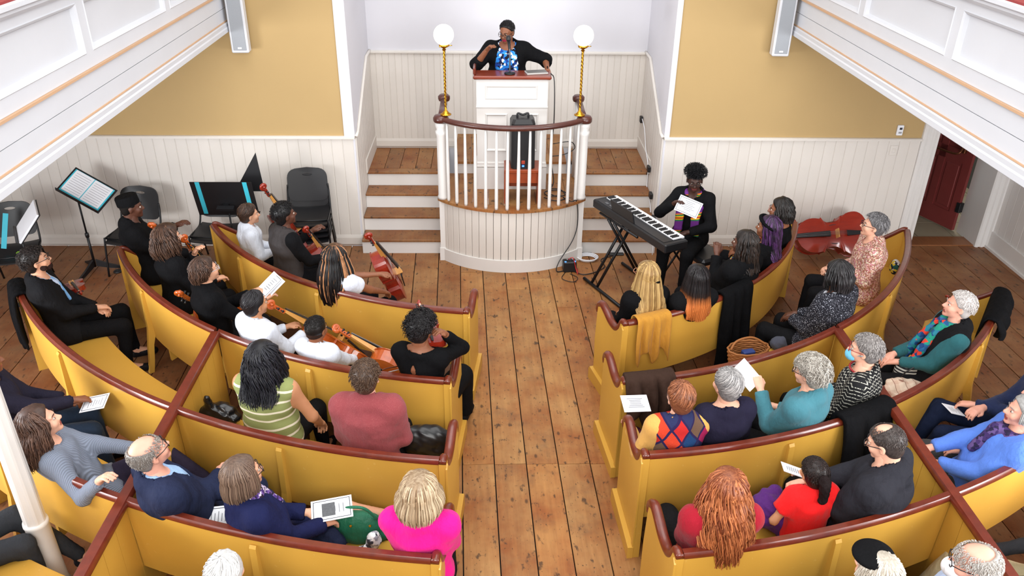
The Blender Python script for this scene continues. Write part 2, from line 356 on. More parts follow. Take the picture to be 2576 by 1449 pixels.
MB().box(-.045, .045, -.01, 0, 0, .12, ch=.004).build('plate', M_WAIN, sw); MB().box(-.018, .018, -.016, -.01, .035, .085, ch=.003).build('rocker', M_WAIN, sw)

# ---------------- galleries ----------------
def gallery(name, xf, s, label, rear_x):
    # xf: plane of the parapet face, s: +1 if the face looks towards +x
    g = empty(name, (0, 0, 0), 0, label, 'gallery'); Y0, Y1 = 1.2, FY - 0.001
    def strip(nm, prof, mat=M_GAL, y0=Y0, y1=Y1):
        m = MB(); m.loft([[(xf + s * d, y, z) for d, z in prof] for y in (y0, y1)]); return fixn(m.build(nm, mat, g))
    strip('soffit_mould', [(0.02, 2.55), (0.035, 2.56), (0.035, 2.60), (0.015, 2.635), (-0.01, 2.64), (-0.01, 2.55)])
    strip('shadow_mould', [(-0.012, 2.60), (0.028, 2.612), (0.03, 2.645), (0.01, 2.652), (-0.012, 2.652)])
    strip('bare_line', [(-0.01, 2.652), (0.014, 2.654), (0.014, 2.664), (-0.01, 2.664)], M_TANLINE)
    strip('lower_fascia', [(-0.03, 2.664), (0.004, 2.664), (0.004, 2.785), (-0.03, 2.785)])
    strip('upper_fascia', [(-0.03, 2.790), (0.004, 2.790), (0.004, 2.922), (-0.03, 2.922)])
    strip('bare_line', [(-0.03, 2.922), (0.02, 2.924), (0.02, 2.940), (-0.03, 2.942)], M_TANLINE)
    strip('bottom_rail', [(-0.04, 2.942), (0.0, 2.942), (0.0, 3.04), (-0.04, 3.04)])
    strip('top_rail', [(-0.04, 3.38), (0.0, 3.38), (0.0, 3.44), (-0.04, 3.44)])
    strip('cap_mould', [(-0.03, 3.44), (0.02, 3.44), (0.045, 3.465), (0.045, 3.48), (0.07, 3.495), (0.07, 3.52), (-0.03, 3.52)])
    strip('floor_slab', [(0.02, 2.55), (0.02, 2.57), (-3.2, 2.57), (-3.2, 2.55)])
    MB().box(min(xf - s * .1, xf - s * .04), max(xf - s * .1, xf - s * .04), Y0, Y1, 2.57, 3.52).build('backing', M_GAL, g)
    MB().box(min(xf - s * .25, xf + s * .02), max(xf - s * .25, xf + s * .02), Y0, Y1, 3.52, 3.535).build('cushion_top', plain((140, 50, 50), 0.8), g)
    ys = [1.2, 2.95, 4.42, 5.87, 7.45, 9.08]
    for i, y in enumerate(ys):
        if i == 0: continue
        MB().box(min(xf - s * .04, xf), max(xf - s * .04, xf), y - .055, min(y + .055, Y1), 3.04, 3.38).build('stile', M_GAL, g)
    for a, b in zip(ys[:-1], ys[1:]):
        a2, b2 = a + .055, b - .055; f = MB(); c = 0.035
        rings = []
        for (i, d) in ((0, 0.0), (0.006, 0.006), (c * 0.6, -0.004), (c, -0.03)):
            rings.append([(xf + s * d, a2 + i, 3.04 + i), (xf + s * d, b2 - i, 3.04 + i), (xf + s * d, b2 - i, 3.38 - i), (xf + s * d, a2 + i, 3.38 - i)])
        f.loft(rings, False); fixn(f.build('panel_mould', M_GAL, g))
        MB().box(min(xf - s * .034, xf - s * .03), max(xf - s * .034, xf - s * .03), a2 + c * .9, b2 - c * .9, 3.04 + c * .9, 3.38 - c * .9).build('panel', M_GAL, g)
gallery('gallery_front', -2.79, 1, 'white panelled gallery front across the upper left', -5.9)
gallery('gallery_front', 3.26, -1, 'white panelled gallery front across the upper right', 6.2)
# fluted column
def column(x, y, label):
    c = empty('gallery_column', (x, y, 0), 0, label, 'column'); n = 32
    MB().lathe([(.085, 0), (.085, .04), (.076, .06), (.071, .55), (.076, .56), (.073, .585)], 24).build('pedestal', M_WHITE, c, True)
    rings = []
    for z, r in ((.585, .065), (1.5, .062), (2.55, .058)):
        rings.append([((r - (.004 if k % 4 in (1, 2) else 0)) * math.cos(2 * PI * k / n), (r - (.004 if k % 4 in (1, 2) else 0)) * math.sin(2 * PI * k / n), z) for k in range(n)])
    MB().loft(rings).build('fluted_shaft', M_WHITE, c)
column(-2.87, 3.9, 'white fluted column rising at the lower left')

# wall loudspeakers
M_GRILLE = plain((150, 154, 160), 0.6, var=0.1, vs=200, name='speaker_grille'); M_SPKW = plain((208, 210, 216), 0.5, var=.02, name='speaker_case')
for x, lab, rz in ((-2.655, 'slim grey wall loudspeaker beside the left gallery', 0.05), (3.115, 'slim grey wall loudspeaker beside the right gallery', -0.05)):
    s_ = empty('wall_loudspeaker', (x, FY - 0.13, 2.345), rz, lab, 'speaker')
    MB().box(-.09, .09, -.05, .07, 0, 1.1, ch=.01).build('case', M_SPKW, s_); MB().box(-.068, .068, -.056, -.05, .03, 1.07, ch=.002).build('grille', M_GRILLE, s_)
    MB().box(-.02, .02, -.059, -.056, .045, .062).build('badge', M_PAPER, s_); MB().box(-.03, .03, .07, .129, .5, .6).build('bracket', M_SPKW, s_)

# ---------------- stairs ----------------
M_TREAD = M_PLANK
RISE = 0.182; NOSE = [8.85, 9.125, 9.395, 9.665]
def stairs(x0, x1, label):
    st = empty('stairs', ((x0 + x1) / 2, 8.87, 0), 0, label, 'stairs'); cx = (x0 + x1) / 2
    for k in range(4):
        z = RISE * (k + 1); y0 = NOSE[k] - 8.87; yb = (NOSE[k + 1] + .02 if k < 3 else NOSE[3] + 0.13) - 8.87
        MB().box(x0 - cx, x1 - cx, y0 + 0.02, y0 + 0.05, z - RISE + (0 if k == 0 else .0), z - .03).build('riser', M_WHITE, st)
        MB().box(x0 - cx - .0, x1 - cx + .0, y0, yb, z - .03, z, ch=.006).build('tread', M_TREAD, st)
    # landing boards run front to back
    n = max(3, round((x1 - x0) / .19)); w = (x1 - x0) / n
    for i in range(n):
        MB().box(x0 - cx + i * w + .003, x0 - cx + (i + 1) * w - .003, NOSE[3] + .135 - 8.87, BY - 8.87 - .002, 4 * RISE - .03, 4 * RISE - 0.001).build('landing_board', M_TREAD, st)
    MB().box(x0 - cx, x1 - cx, NOSE[3] - 8.87 + .06, BY - 8.87 - .01, 4 * RISE - .06, 4 * RISE - .031).build('carcass', M_DARK, st)
    return st
XL, XR = -0.565, 1.035
stairs(NX0 + .018, XL, 'worn wooden stairs with white risers left of the pulpit')
stairs(XR, NX1 - .018, 'worn wooden stairs with white risers right of the pulpit')
# ---------------- bow-fronted pulpit platform ----------------
BC = ((XL + XR) / 2, 0.0); half = 0.80; sag = 0.345; BR = (half ** 2 + sag ** 2) / (2 * sag); YP = 8.72; BCY = YP - sag + BR
amax = math.asin(half / BR); arc = lambda a, r=0.0: (BC[0] + (BR + r) * math.sin(a), BCY - (BR + r) * math.cos(a))
plat = empty('pulpit_platform', (0, 0, 0), 0, 'bow-fronted white boarded platform under the balustrade', 'platform')
nb = 21
for i in range(nb):
    a0 = -amax + 2 * amax * i / nb + .0022; a1 = -amax + 2 * amax * (i + 1) / nb - .0022
    q = [arc(a0, -.02), arc(a0, -.004), arc(a0 + .004, 0), arc(a1 - .004, 0), arc(a1, -.004), arc(a1, -.02)]
    fixn(MB().prism(q, 0.14, 0.745).build('front_board', M_WAIN, plat))
def arcstrip(nm, r0, r1, z0, z1, m, par, a=amax, n=28):
    mm = MB(); mm.loft([[(*arc(t, r0), z0), (*arc(t, r1), z0), (*arc(t, r1), z1), (*arc(t, r0), z1)] for t in np.linspace(-a, a, n)]); return smooth_by_angle(fixn(mm.build(nm, m, par)))
arcstrip('base_mould', -.02, .016, 0, .15, M_WHITE, plat); arcstrip('inner_lining', -.035, -.02, .02, .745, M_DARK, plat)
for x in (XL + .02, XR - .02):
    MB().box(x - .045, x + .045, YP - .03, YP + .06, 0, .745).build('corner_post', M_WHITE, plat); MB().box(x - .055, x + .055, YP - .04, YP + .06, 0, .16).build('post_base', M_WHITE, plat)
for x in (XL, XR): MB().box(x - .015, x + .015, YP + .06, 9.9, 0, .745).build('side_panel', M_WHITE, plat)
# deck: edge ring plus planks
arcstrip('deck_edge', -.12, .035, .745, .775, M_PLANK, plat, amax * 1.03)
dn = 9; dw = (XR - XL) / dn
for i in range(dn):
    xa, xb = XL + i * dw + .002, XL + (i + 1) * dw - .002
    def yf(x): return max(BCY - math.sqrt(max((BR - .115) ** 2 - (x - BC[0]) ** 2, 0.0)), 0)
    xs = np.linspace(xa, xb, 4); poly = [(x, min(yf(x), 9.4)) for x in xs] + [(xb, 9.51), (xa, 9.51)]
    fixn(MB().prism(poly, .74, .772).build('deck_board', M_PLANK, plat))
MB().box(XL + .12, XR - .12, 9.51, 9.53, .772, .90).build('upper_riser', M_WHITE, plat)
for i in range(7):
    w = (XR - XL - .24) / 7; x = XL + .12 + i * w
    MB().box(x + .002, x + w - .002, 9.49, BY - .03, .90, .93).build('upper_deck_board', M_PLANK, plat)
# balustrade
bal = empty('balustrade', (0, 0, 0), 0, 'curved mahogany handrail on white turned balusters around the pulpit', 'balustrade')
ZR = 1.70
oval = lambda: [(-.038, 0), (-.03, .022), (0, .034), (.03, .022), (.038, 0), (.026, -.022), (0, -.03), (-.026, -.022)]
m = MB(); m.loft([[(*arc(t, .0 + d), ZR + z) for d, z in oval()] for t in np.linspace(-amax, amax, 30)]); fixn(m.build('handrail', M_RAIL2, bal, True))
for x in (XL + .02, XR - .02):
    s = 1 if x > 0.2 else -1
    mm = MB(); mm.loft([[(x + d, y, ZR + (.02 if y > 9 else 0) + z) for d, z in oval()] for y in (YP, 9.0, 9.42)]); fixn(mm.build('side_rail', M_RAIL2, bal, True))
    MB().lathe([(.075, ZR - .035), (.085, ZR - .02), (.085, ZR + .01), (.07, ZR + .035), (.03, ZR + .045)], 18, c=(x, YP)).build('rail_cap', M_RAIL2, bal, True)
    MB().lathe([(.062, ZR + .0), (.07, ZR + .02), (.07, ZR + .05), (.05, ZR + .07)], 18, c=(x, 9.42)).build('rail_cap', M_RAIL2, bal, True)
    MB().lathe([(.062, .775), (.062, .80), (.054, .82), (.054, 1.50), (.062, 1.53), (.066, 1.56), (.05, 1.58), (.066, 1.62), (.066, ZR - .035)], 20, c=(x, YP)).build('newel_post', M_WHITE, bal, True)
    MB().lathe([(.04, .93 if False else .772), (.04, ZR - .02)], 14, c=(x, 9.42)).build('newel_post', M_WHITE, bal, True)
bprof = [(.017, .775), (.019, .80), (.019, 1.2), (.015, 1.45), (.012, ZR - .02)]
for i in range(14):
    t = -amax + 2 * amax * (i + 1) / 15; x, y = arc(t, -.0)
    MB().lathe(bprof, 10).build('baluster', M_WHITE, bal, True, (x, y, 0))
for x in (XL + .02, XR - .02):
    for y in (8.88, 9.04, 9.2, 9.32): MB().lathe(bprof, 10).build('baluster', M_WHITE, bal, True, (x, y, 0))
# globe lamps
M_GLOBE = plain((255, 240, 218), 0.3, var=0, name='lit_glass', emit=2.6)
for x, lab in ((XL + .075, 'brass lamp with glowing white globe on the left newel'), (XR - .075, 'brass lamp with glowing white globe on the right newel')):
    lp = empty('globe_lamp', (x, YP, ZR + .045), 0, lab, 'lamp')
    MB().lathe([(.06, 0), (.06, .008), (.04, .018), (.03, .03), (.014, .05), (.012, .08)], 20).build('base', M_BRASS, lp, True)
    rings = []; n = 12
    for k in range(60):
        z = .07 + .62 * k / 59; a0 = k * .55
        rings.append([((.0115 + .0035 * math.cos(3 * (2 * PI * j / n + a0))) * math.cos(2 * PI * j / n), (.0115 + .0035 * math.cos(3 * (2 * PI * j / n + a0))) * math.sin(2 * PI * j / n), z) for j in range(n)])
    MB().loft(rings).build('twisted_stem', M_BRASS, lp, True)
    MB().lathe([(.012, .68), (.022, .69), (.012, .705), (.05, .725), (.055, .74), (.03, .75)], 20).build('fitter', M_BRASS, lp, True)
    for k in range(3):
        a = 2 * PI * k / 3; MB().tube([(.05 * math.cos(a), .05 * math.sin(a), .733), (.085 * math.cos(a), .085 * math.sin(a), .735)], .005, 6).build('thumb_screw', M_BRASS, lp, True)
    MB().lathe([(.04, .74)] + [(.105 * math.sin(b), .843 - .105 * math.cos(b)) for b in np.linspace(.42, PI - .02, 18)], 28).build('globe', M_GLOBE, lp, True)
    bl = bpy.data.lights.new('globe_light', 'POINT'); bl.energy = 5; bl.color = (1, .86, .66); bl.shadow_soft_size = .1
    bo = bpy.data.objects.new('globe_light', bl); COL.objects.link(bo); bo.parent = lp; bo.location = (0, -.16, .85)
# lectern
lc = empty('lectern', (0.232, 9.0, .772), 0, 'tall white panelled pulpit desk with mahogany top', 'lectern')
def moulded(m, x0, x1, z0, z1, y, w=.03, d=.018):
    rings = []
    for i, dd in ((0, 0.0), (w * .35, d), (w * .7, d * .6), (w, -.004)):
        rings.append([(x0 + i, y - dd, z0 + i), (x1 - i, y - dd, z0 + i), (x1 - i, y - dd, z1 - i), (x0 + i, y - dd, z1 - i)])
    m.loft(rings, False)
MB().box(-.395, .395, .012, .24, 0, 1.285).build('body', M_WHITE, lc)
for a, b, nm in ((0, .30, 'plinth'), ):
    MB().box(-.405, .405, -.012, .25, 0, .26, ch=.004).build('plinth', M_WHITE, lc); MB().box(-.402, .402, -.004, .247, .26, .33, ch=.008).build('plinth_mould', M_WHITE, lc); MB().box(-.408, .408, -.014, .25, .275, .29, ch=.003).build('plinth_bead', M_WHITE, lc)
for x0, x1, z0, z1 in ((-.30, -.05, .46, .90), (.05, .30, .46, .90), (-.30, .28, 1.06, 1.22)):
    m = MB(); moulded(m, x0, x1, z0, z1, .012); fixn(m.build('panel_mould', M_WHITE, lc))
MB().box(-.402, .402, .0, .25, .965, .985, ch=.005).build('band', M_WHITE, lc)
MB().box(-.43, .43, -.03, .25, 1.285, 1.325, ch=.012).build('desk_top', mat_wood((96, 34, 20), (140, 58, 34), .3, 'desk_mahogany', (1, 6, 6)), lc)
MB().box(-.43, -.40, .02, .25, 1.325, 1.40, ch=.01).build('desk_side', M_RAIL, lc)
bk = empty('reading_device', (.50, 9.12, 2.097), .2, 'thin grey device lying on the desk under her hand', 'electronics')
MB().box(-.12, .12, -.07, .07, 0, .018, ch=.004).build('case', plain((170, 168, 165), .4), bk); MB().box(-.11, .11, -.06, .06, .018, .022).build('top_plate', plain((110, 108, 106), .3), bk)
mic = empty('microphone', (.205, 9.08, 2.097), 0, 'black microphone on a slim gooseneck stand in front of her mouth', 'microphone')
MB().lathe([(.06, 0), (.06, .012), (.02, .02)], 20).build('base', M_BLKMET, mic, True)
MB().tube(spline([(0, 0, .01), (0, 0, .18), (-.004, .02, .27)], 6), .009, 8).build('stem', plain((90, 92, 96), .4, .6), mic, True)
MB().tube([(-.004, .02, .25), (-.012, .09, .34)], [.013, .02], 10).build('body', M_BLKMET, mic, True)
MB().tube([(-.012, .088, .335), (-.014, .098, .35), (-.017, .118, .375), (-.018, .124, .382)], [.02, .026, .026, .014], 12).build('windscreen', M_BLACK, mic, True)

# PA speaker on a wooden stool inside the balustrade
st = empty('wooden_stool', (.345, 8.72, .772), 0, 'low reddish wooden stool behind the balusters', 'stool')
M_STOOL = mat_wood((128, 48, 20), (170, 78, 36), .4, 'stool_wood', (3, 3, 3))
MB().box(-.20, .20, -.16, .16, .36, .40, ch=.006).build('top', M_STOOL, st)
MB().box(-.17, .17, -.14, -.12, .24, .36).build('apron', M_STOOL, st); MB().box(-.17, .17, .12, .14, .10, .36).build('apron', M_STOOL, st)
for sx in (-1, 1):
    MB().box(sx * .20 - (.03 if sx > 0 else -.0), sx * .20 + (0 if sx > 0 else .03), -.16, .16, 0, .36).build('leg', M_STOOL, st)
pa = empty('pa_speaker', (.345, 8.74, 1.172), 0.04, 'black portable loudspeaker standing on the wooden stool', 'speaker')
m = MB(); m.loft([[(-.135, .12, 0), (-.13, -.12, 0), (-.10, -.15, 0), (.10, -.15, 0), (.13, -.12, 0), (.135, .12, 0)], [(-.135, .10, .50), (-.13, -.10, .50), (-.10, -.13, .50), (.10, -.13, .50), (.13, -.10, .50), (.135, .10, .50)], [(-.11, .08, .545), (-.11, -.08, .545), (-.08, -.1, .545), (.08, -.1, .545), (.11, -.08, .545), (.11, .08, .545)]]); fixn(m.build('case', M_BLACK, pa))
MB().tube(spline([(-.06, .0, .54), (-.055, 0, .585), (0, 0, .57), (.055, 0, .585), (.06, 0, .54)], 4), .012, 8).build('handle', M_BLACK, pa, True)
M_BLUE = plain((60, 120, 255), .4, var=0, emit=3, name='blue_led')
MB().box(-.02, .02, -.160, -.148, .06, .10, ch=.004).build('badge', plain((170, 60, 40), .5), pa); MB().box(-.012, .012, -.162, -.15, .03, .045).build('indicator_lamp', M_BLUE, pa)

def cable(name, pts, r, mat, label, loc0=None, n=5):
    sp = spline(pts, n); o = MB().tube(sp, r, 6).build(name, mat, None, True); tag(o, label, 'cable'); return o
CR = random.Random(5)
cable('cable', [(.66, 9.1, 2.10), (.69, 8.95, 2.05), (.70, 8.93, 1.6), (.68, 8.94, 1.2), (.72, 8.9, .9), (.66, 8.85, .80), (.75, 8.75, .785), (.85, 8.8, .785), (.80, 8.95, .79), (.68, 9.0, .785), (.72, 9.12, .785)], .006, M_BLACK, 'black cable hanging from the desk top down to the deck')
cable('cable', [(.82, 8.72, .785), (.9, 8.56, .80), (.97, 8.63, .77), (.99, 8.62, .5), (.93, 8.52, .33), (.78, 8.40, .13), (.75, 8.36, .02), (.86, 8.40, .01)], .006, M_BLACK, 'black cable dropping over the platform edge to the floor box')
cable('cable', [(.70, 8.93, 1.35), (.9, 8.97, 1.36), (.95, 8.97, 1.28), (.82, 8.93, 1.22), (.68, 8.93, 1.2)], .005, M_BLACK, 'black cable looping beside the desk foot')
cable('cable', [(.60, 8.7, .79), (.72, 8.62, .785), (.84, 8.68, .785), (.88, 8.84, .785), (.76, 8.94, .785), (.62, 8.88, .785), (.66, 8.74, .79), (.8, 8.76, .795)], .006, M_BLACK, 'black cable coiled loosely on the platform deck')
pb = empty('audio_box', (.90, 8.42, 0), .1, 'black box with blue lamps and red leads on the floor by the platform', 'electronics')
MB().box(-.075, .075, -.055, .055, 0, .13, ch=.01).build('case', M_BLACK, pb)
for sx in (-.055, .055): MB().box(sx - .01, sx + .01, -.045, -.03, .13, .136).build('indicator_lamp', M_BLUE, pb)
for k in range(3): MB().box(-.03 + k * .03 - .008, -.03 + k * .03 + .008, -.01, .01, .13, .15, ch=.003).build('connector', M_STEEL, pb)
MB().tube(spline([(-.02, 0, .14), (.03, -.04, .18), (.06, -.09, .06), (.08, -.12, .01), (.1, .02, .01)], 5), .004, 6).build('red_lead', plain((200, 30, 36), .5), pb, True)
coil = MB()
for k in range(3): coil.tube([(1.14 + (.10 + .012 * k) * math.cos(a), 8.70 + (.08 + .01 * k) * math.sin(a), .012 + .012 * k) for a in np.linspace(0, 2 * PI, 22)[:-1]], .007, 6, closed=True)
tag(coil.build('cable_coil', M_PAPER, None, True), 'white cable coiled on the floor beside the right stairs', 'cable')
cable('cable', [(.95, 8.38, .01), (1.05, 8.30, .01), (1.2, 8.36, .01), (1.32, 8.5, .01), (1.3, 8.68, .01), (1.45, 8.78, .01)], .006, M_BLACK, 'black cable running along the floor from the lamp-lit box')
cable('cable', [(.85, 8.36, .01), (.80, 8.2, .01), (.92, 8.12, .01), (.98, 8.22, .01), (.9, 8.32, .01)], .004, M_BLACK, 'thin black lead curled in front of the floor box')
cable('cable', [(1.955, 10.36, 1.20), (1.93, 10.2, 1.24), (1.94, 10.05, 1.16), (1.95, 9.9, .95), (1.955, 9.68, .80), (1.955, 9.62, .5), (1.955, 9.35, .45), (1.955, 9.2, .3), (1.955, 8.95, .25), (1.93, 8.8, .01)], .005, M_PAPER, 'white cable running down the stair wall')
for (y, z, lab) in ((9.60, .80, 'black cable clip block on the wall beside the landing'), (9.32, .56, 'black cable clip block beside the third stair'), (9.02, .38, 'black cable clip block beside the second stair')):
    b_ = MB().box(1.93, 1.967, y - .05, y + .05, z - .03, z + .04, ch=.006).build('plug_block', M_BLACK); tag(b_, lab, 'plug')
pl = MB().box(1.93, 1.967, 10.34, 10.42, 1.15, 1.23, ch=.006).build('wall_plug', M_BLACK); tag(pl, 'black plug in the niche side wall', 'plug')
for x, lab in ((1.12, 'black cable ramp left of the other, along the lowest right riser'), (1.50, 'black cable ramp right of the other, along the lowest right riser')):
    tag(MB().box(x - .09, x + .09, 8.80, 8.86, 0, .018, ch=.006).build('cable_ramp', M_BLACK), lab, 'cable cover')

# ---------------- pews ----------------
CIR = dict(L1=(.235, 9.49, 3.54), L2=(.17, 9.17, 4.23), L3=(.20, 9.256, 5.19), L4=(.353, 9.79, 6.55), L5=(.35, 10.0, 7.57), R1=(.246, 8.74, 3.08), R2=(.44, 9.0, 4.08), R3=(.64, 8.68, 4.56), R4=(.396, 9.49, 6.23), R5=(.35, 10.0, 7.57))
PXL, PXR = -2.20, 2.83
def cpt(c, a, r): return (c[0] + r * math.sin(a), c[1] - r * math.cos(a))
def xang(c, r, x): return math.asin((x - c[0]) / r)
def pew(row, a0, a1, label, braces, aisle=None, outer=None, lo=None, hi=None):
    # a0<a1 in degrees; lo / hi: partition x at which each radius is cut; aisle / outer: -1 or 1 = which end carries that end panel
    c = CIR[row]; R = c[2]; a0, a1 = math.radians(a0), math.radians(a1)
    root = empty('pew', (*cpt(c, (a0 + a1) / 2, R - .2), 0), 0, label, 'pew', None); ox, oy = root.location[0], root.location[1]
    def ends(r):
        p = a0 if lo is None else xang(c, r, lo); q = a1 if hi is None else xang(c, r, hi); return p, q
    def sweep(nm, prof, mat, sm=False, n=None, ex=0.0):
        n = n or 34; m = MB(); rings = []
        for i in range(n):
            ring = []
            for dr, z in prof:
                p, q = ends(R + dr); a = p + (q - p) * i / (n - 1); x, y = cpt(c, a, R + dr); ring.append((x - ox, y - oy, z))
            rings.append(ring)
        m.loft(rings); o = fixn(m.build(nm, mat, root)); return smooth_by_angle(o, 50)
    sweep('back', [(-.018, .87), (.018, .87), (.004, .43), (-.03, .43)], M_PEW)
    sweep('cap_rail', [(-.03, .868), (-.033, .884), (-.02, .902), (.016, .904), (.03, .888), (.028, .868)], M_RAIL)
    sweep('seat', [(-.03, .415), (-.505, .43), (-.515, .445), (-.505, .455), (-.03, .445)], M_PEW)
    sweep('under_rail', [(-.02, .34), (.0, .34), (.004, .43), (-.02, .43)], M_PEW)
    def radial(a, pts, th, nm, mat, par=root, ch=0):
        # pts (dr, z) polygon in the radial plane, extruded th along the tangent
        m = MB(); t = (math.cos(a), math.sin(a)); rings = []
        for s in (-th / 2, th / 2):
            ring = []
            for dr, z in pts:
                x, y = cpt(c, a, R + dr); ring.append((x + t[0] * s - ox, y + t[1] * s - oy, z))
            rings.append(ring)
        m.loft(rings); return fixn(m.build(nm, mat, par))
    for b in braces:
        bd, leg = b if isinstance(b, tuple) else (b, True)
        a = math.radians(bd)
        pts = [(.015, .82), (.028, .83), (.04, .81), (.05, .45), (.085, .25), (.10, .12), (.125, 0), (.08, 0), (.055, .12), (.03, .28), (-.01, .40), (.003, .43)]
        radial(a, pts, .042, 'brace', M_PEW)
    def endpanel(a, kind, s):
        if kind == 'aisle':
            top = [(-.50, .70), (-.49, .775), (-.44, .80), (-.36, .785), (-.25, .745), (-.14, .745), (-.07, .80), (-.03, .872), (.03, .872)]
            pts = [(.035, 0), (.028, .45)] + top[::-1] + [(-.515, .44), (-.50, 0)]
            a2 = a + s * .024 / R
            radial(a2, pts, .048, 'end_panel', M_PEW)
            # arm cap sweeping down from the back rail and up to a rounded front scroll
            path = [(.03, .885), (-.03, .885), (-.07, .815), (-.14, .76), (-.25, .76), (-.36, .80), (-.44, .82), (-.49, .80), (-.525, .755), (-.515, .71)]
            P = []
            for dr, z in path:
                x, y = cpt(c, a2, R + dr); P.append((x - ox, y - oy, z))
            P = spline(P, 4); N = len(P); MB().tube(P, [.025 + .009 * math.sin(PI * k / N) for k in range(N)], 10).build('arm_cap', M_RAIL, root, True)
            foot = [(.04, 0), (.04, .10), (-.52, .13), (-.54, .10), (-.54, 0)]
            radial(a2 + s * .042 / R, foot, .04, 'foot_block', M_PEW)
            radial(a2 + s * .026 / R, [(.036, .1), (.036, .84), (.008, .87), (.0, .1)], .012, 'edge_strip', M_PEW)
        else:
            pts = [(.04, 0), (.03, .45), (.03, .872), (-.03, .872), (-.20, .74), (-.42, .50), (-.50, .44), (-.44, 0)]
            a2 = a + s * .018 / R
            radial(a2, pts, .036, 'end_panel', M_PEW)
            P = []
            for dr, z in ((.0, .89), (-.04, .885), (-.12, .82), (-.21, .75), (-.30, .67)):
                x, y = cpt(c, a2, R + dr); P.append((x - ox, y - oy, z))
            MB().tube(spline(P, 4), .024, 8).build('arm_cap', M_RAIL, root, True)
    if aisle: endpanel(a1 if aisle > 0 else a0, 'aisle', aisle)
    if outer: endpanel(a1 if outer > 0 else a0, 'outer', outer)
    for b in braces:  # bearers below the seat
        a = math.radians(b) + .05
        radial(a, [(-.03, .18), (-.03, .41), (-.44, .42), (-.36, .36), (-.12, .2)], .03, 'seat_bearer', M_PEW)
    return root
g = 0.016
aL = lambda row: math.degrees(xang(CIR[row], CIR[row][2], PXL)); aR = lambda row: math.degrees(xang(CIR[row], CIR[row][2], PXR))
pew('L1', -60, -7.6, 'curved ochre pew nearest the platform, left of the aisle', [-29.9, -48], aisle=1, outer=-1)
pew('L2', aL('L2'), -7.0, 'curved ochre pew second from the platform, left of the aisle, seating the young players', [-21.5], aisle=1, lo=PXL + g)
pew('L2', -61.5, aL('L2'), 'curved ochre side pew under the left gallery, in front of the suited man', [-50.0], outer=-1, hi=PXL - g)
pew('L3', aL('L3'), -5.9, 'curved ochre pew left of the aisle behind the striped and red tops', [-17.9], aisle=1, lo=PXL + g)
pew('L3', -57, aL('L3'), 'curved ochre side pew on which the bearded man in a dark suit sits', [-43.2], outer=-1, hi=PXL - g)
pew('L4', aL('L4'), -6.0, 'curved ochre pew behind the blond woman in pink, left of the aisle', [-15.1], aisle=1, lo=PXL + g)
pew('L4', -38, aL('L4'), 'curved ochre side pew with the grey ribbed sweater arm over its rail', [-33.1], outer=-1, hi=PXL - g)
pew('L5', aL('L5'), -5.0, 'ochre pew at the bottom edge, left of the aisle', [-14], aisle=1, lo=PXL + g)
pew('L5', -36, aL('L5'), 'ochre side pew seat in the bottom left corner', [-30], hi=PXL - g)
pew('R1', 16.5, 72, 'curved ochre pew nearest the keyboard, right of the aisle', [38.5], aisle=-1, outer=1)
pew('R2', 8.0, aR('R2'), 'curved ochre pew with a brown coat on its aisle end', [21.9], aisle=-1, hi=PXR - g)
pew('R2', aR('R2'), 70, 'curved ochre side pew of the woman in the floral jacket', [49.7], outer=1, lo=PXR + g)
pew('R3', 4.8, aR('R3'), 'curved ochre pew behind the patchwork vest, right of the aisle', [17.5], aisle=-1, hi=PXR - g)
pew('R3', aR('R3'), 58, 'curved ochre side pew behind the woman in the teal scarf', [46.5], outer=1, lo=PXR + g)
pew('R4', 6.2, aR('R4'), 'curved ochre pew behind the long red hair, right of the aisle', [15.0], aisle=-1, hi=PXR - g)
pew('R4', aR('R4'), 44, 'curved ochre side pew behind the blue sweater', [38], outer=1, lo=PXR + g)
pew('R5', 4.6, aR('R5'), 'ochre pew at the bottom edge, right of the aisle', [13], aisle=-1, hi=PXR - g)
pew('R5', aR('R5'), 38, 'ochre side pew seat in the bottom right corner', [30], lo=PXR + g)
# partitions between centre and side pews
def partition(x, y0, y1, label):
    r = empty('pew_partition', (x, y0, 0), 0, label, 'partition'); n = int((y1 - y0) / .17); w = (y1 - y0) / n
    for i in range(n): MB().box(-.012, .012, i * w + .002, (i + 1) * w - .002, 0, .872, ch=.0).build('board', M_PEW, r)
    pr = [(-.04, .868), (-.044, .886), (-.028, .908), (.028, .908), (.044, .886), (.04, .868)]
    m = MB(); m.loft([[(a, y, z) for a, z in pr] for y in (-.0, y1 - y0)]); smooth_by_angle(fixn(m.build('cap_rail', M_RAIL, r)), 50)
partition(PXL, 1.5, cpt(CIR['L2'], xang(CIR['L2'], 4.25, PXL), 4.25)[1] - .01, 'mahogany-capped ochre partition dividing the left pews')
partition(PXR, 1.5, cpt(CIR['R2'], xang(CIR['R2'], 4.10, PXR), 4.10)[1] - .01, 'mahogany-capped ochre partition dividing the right pews')

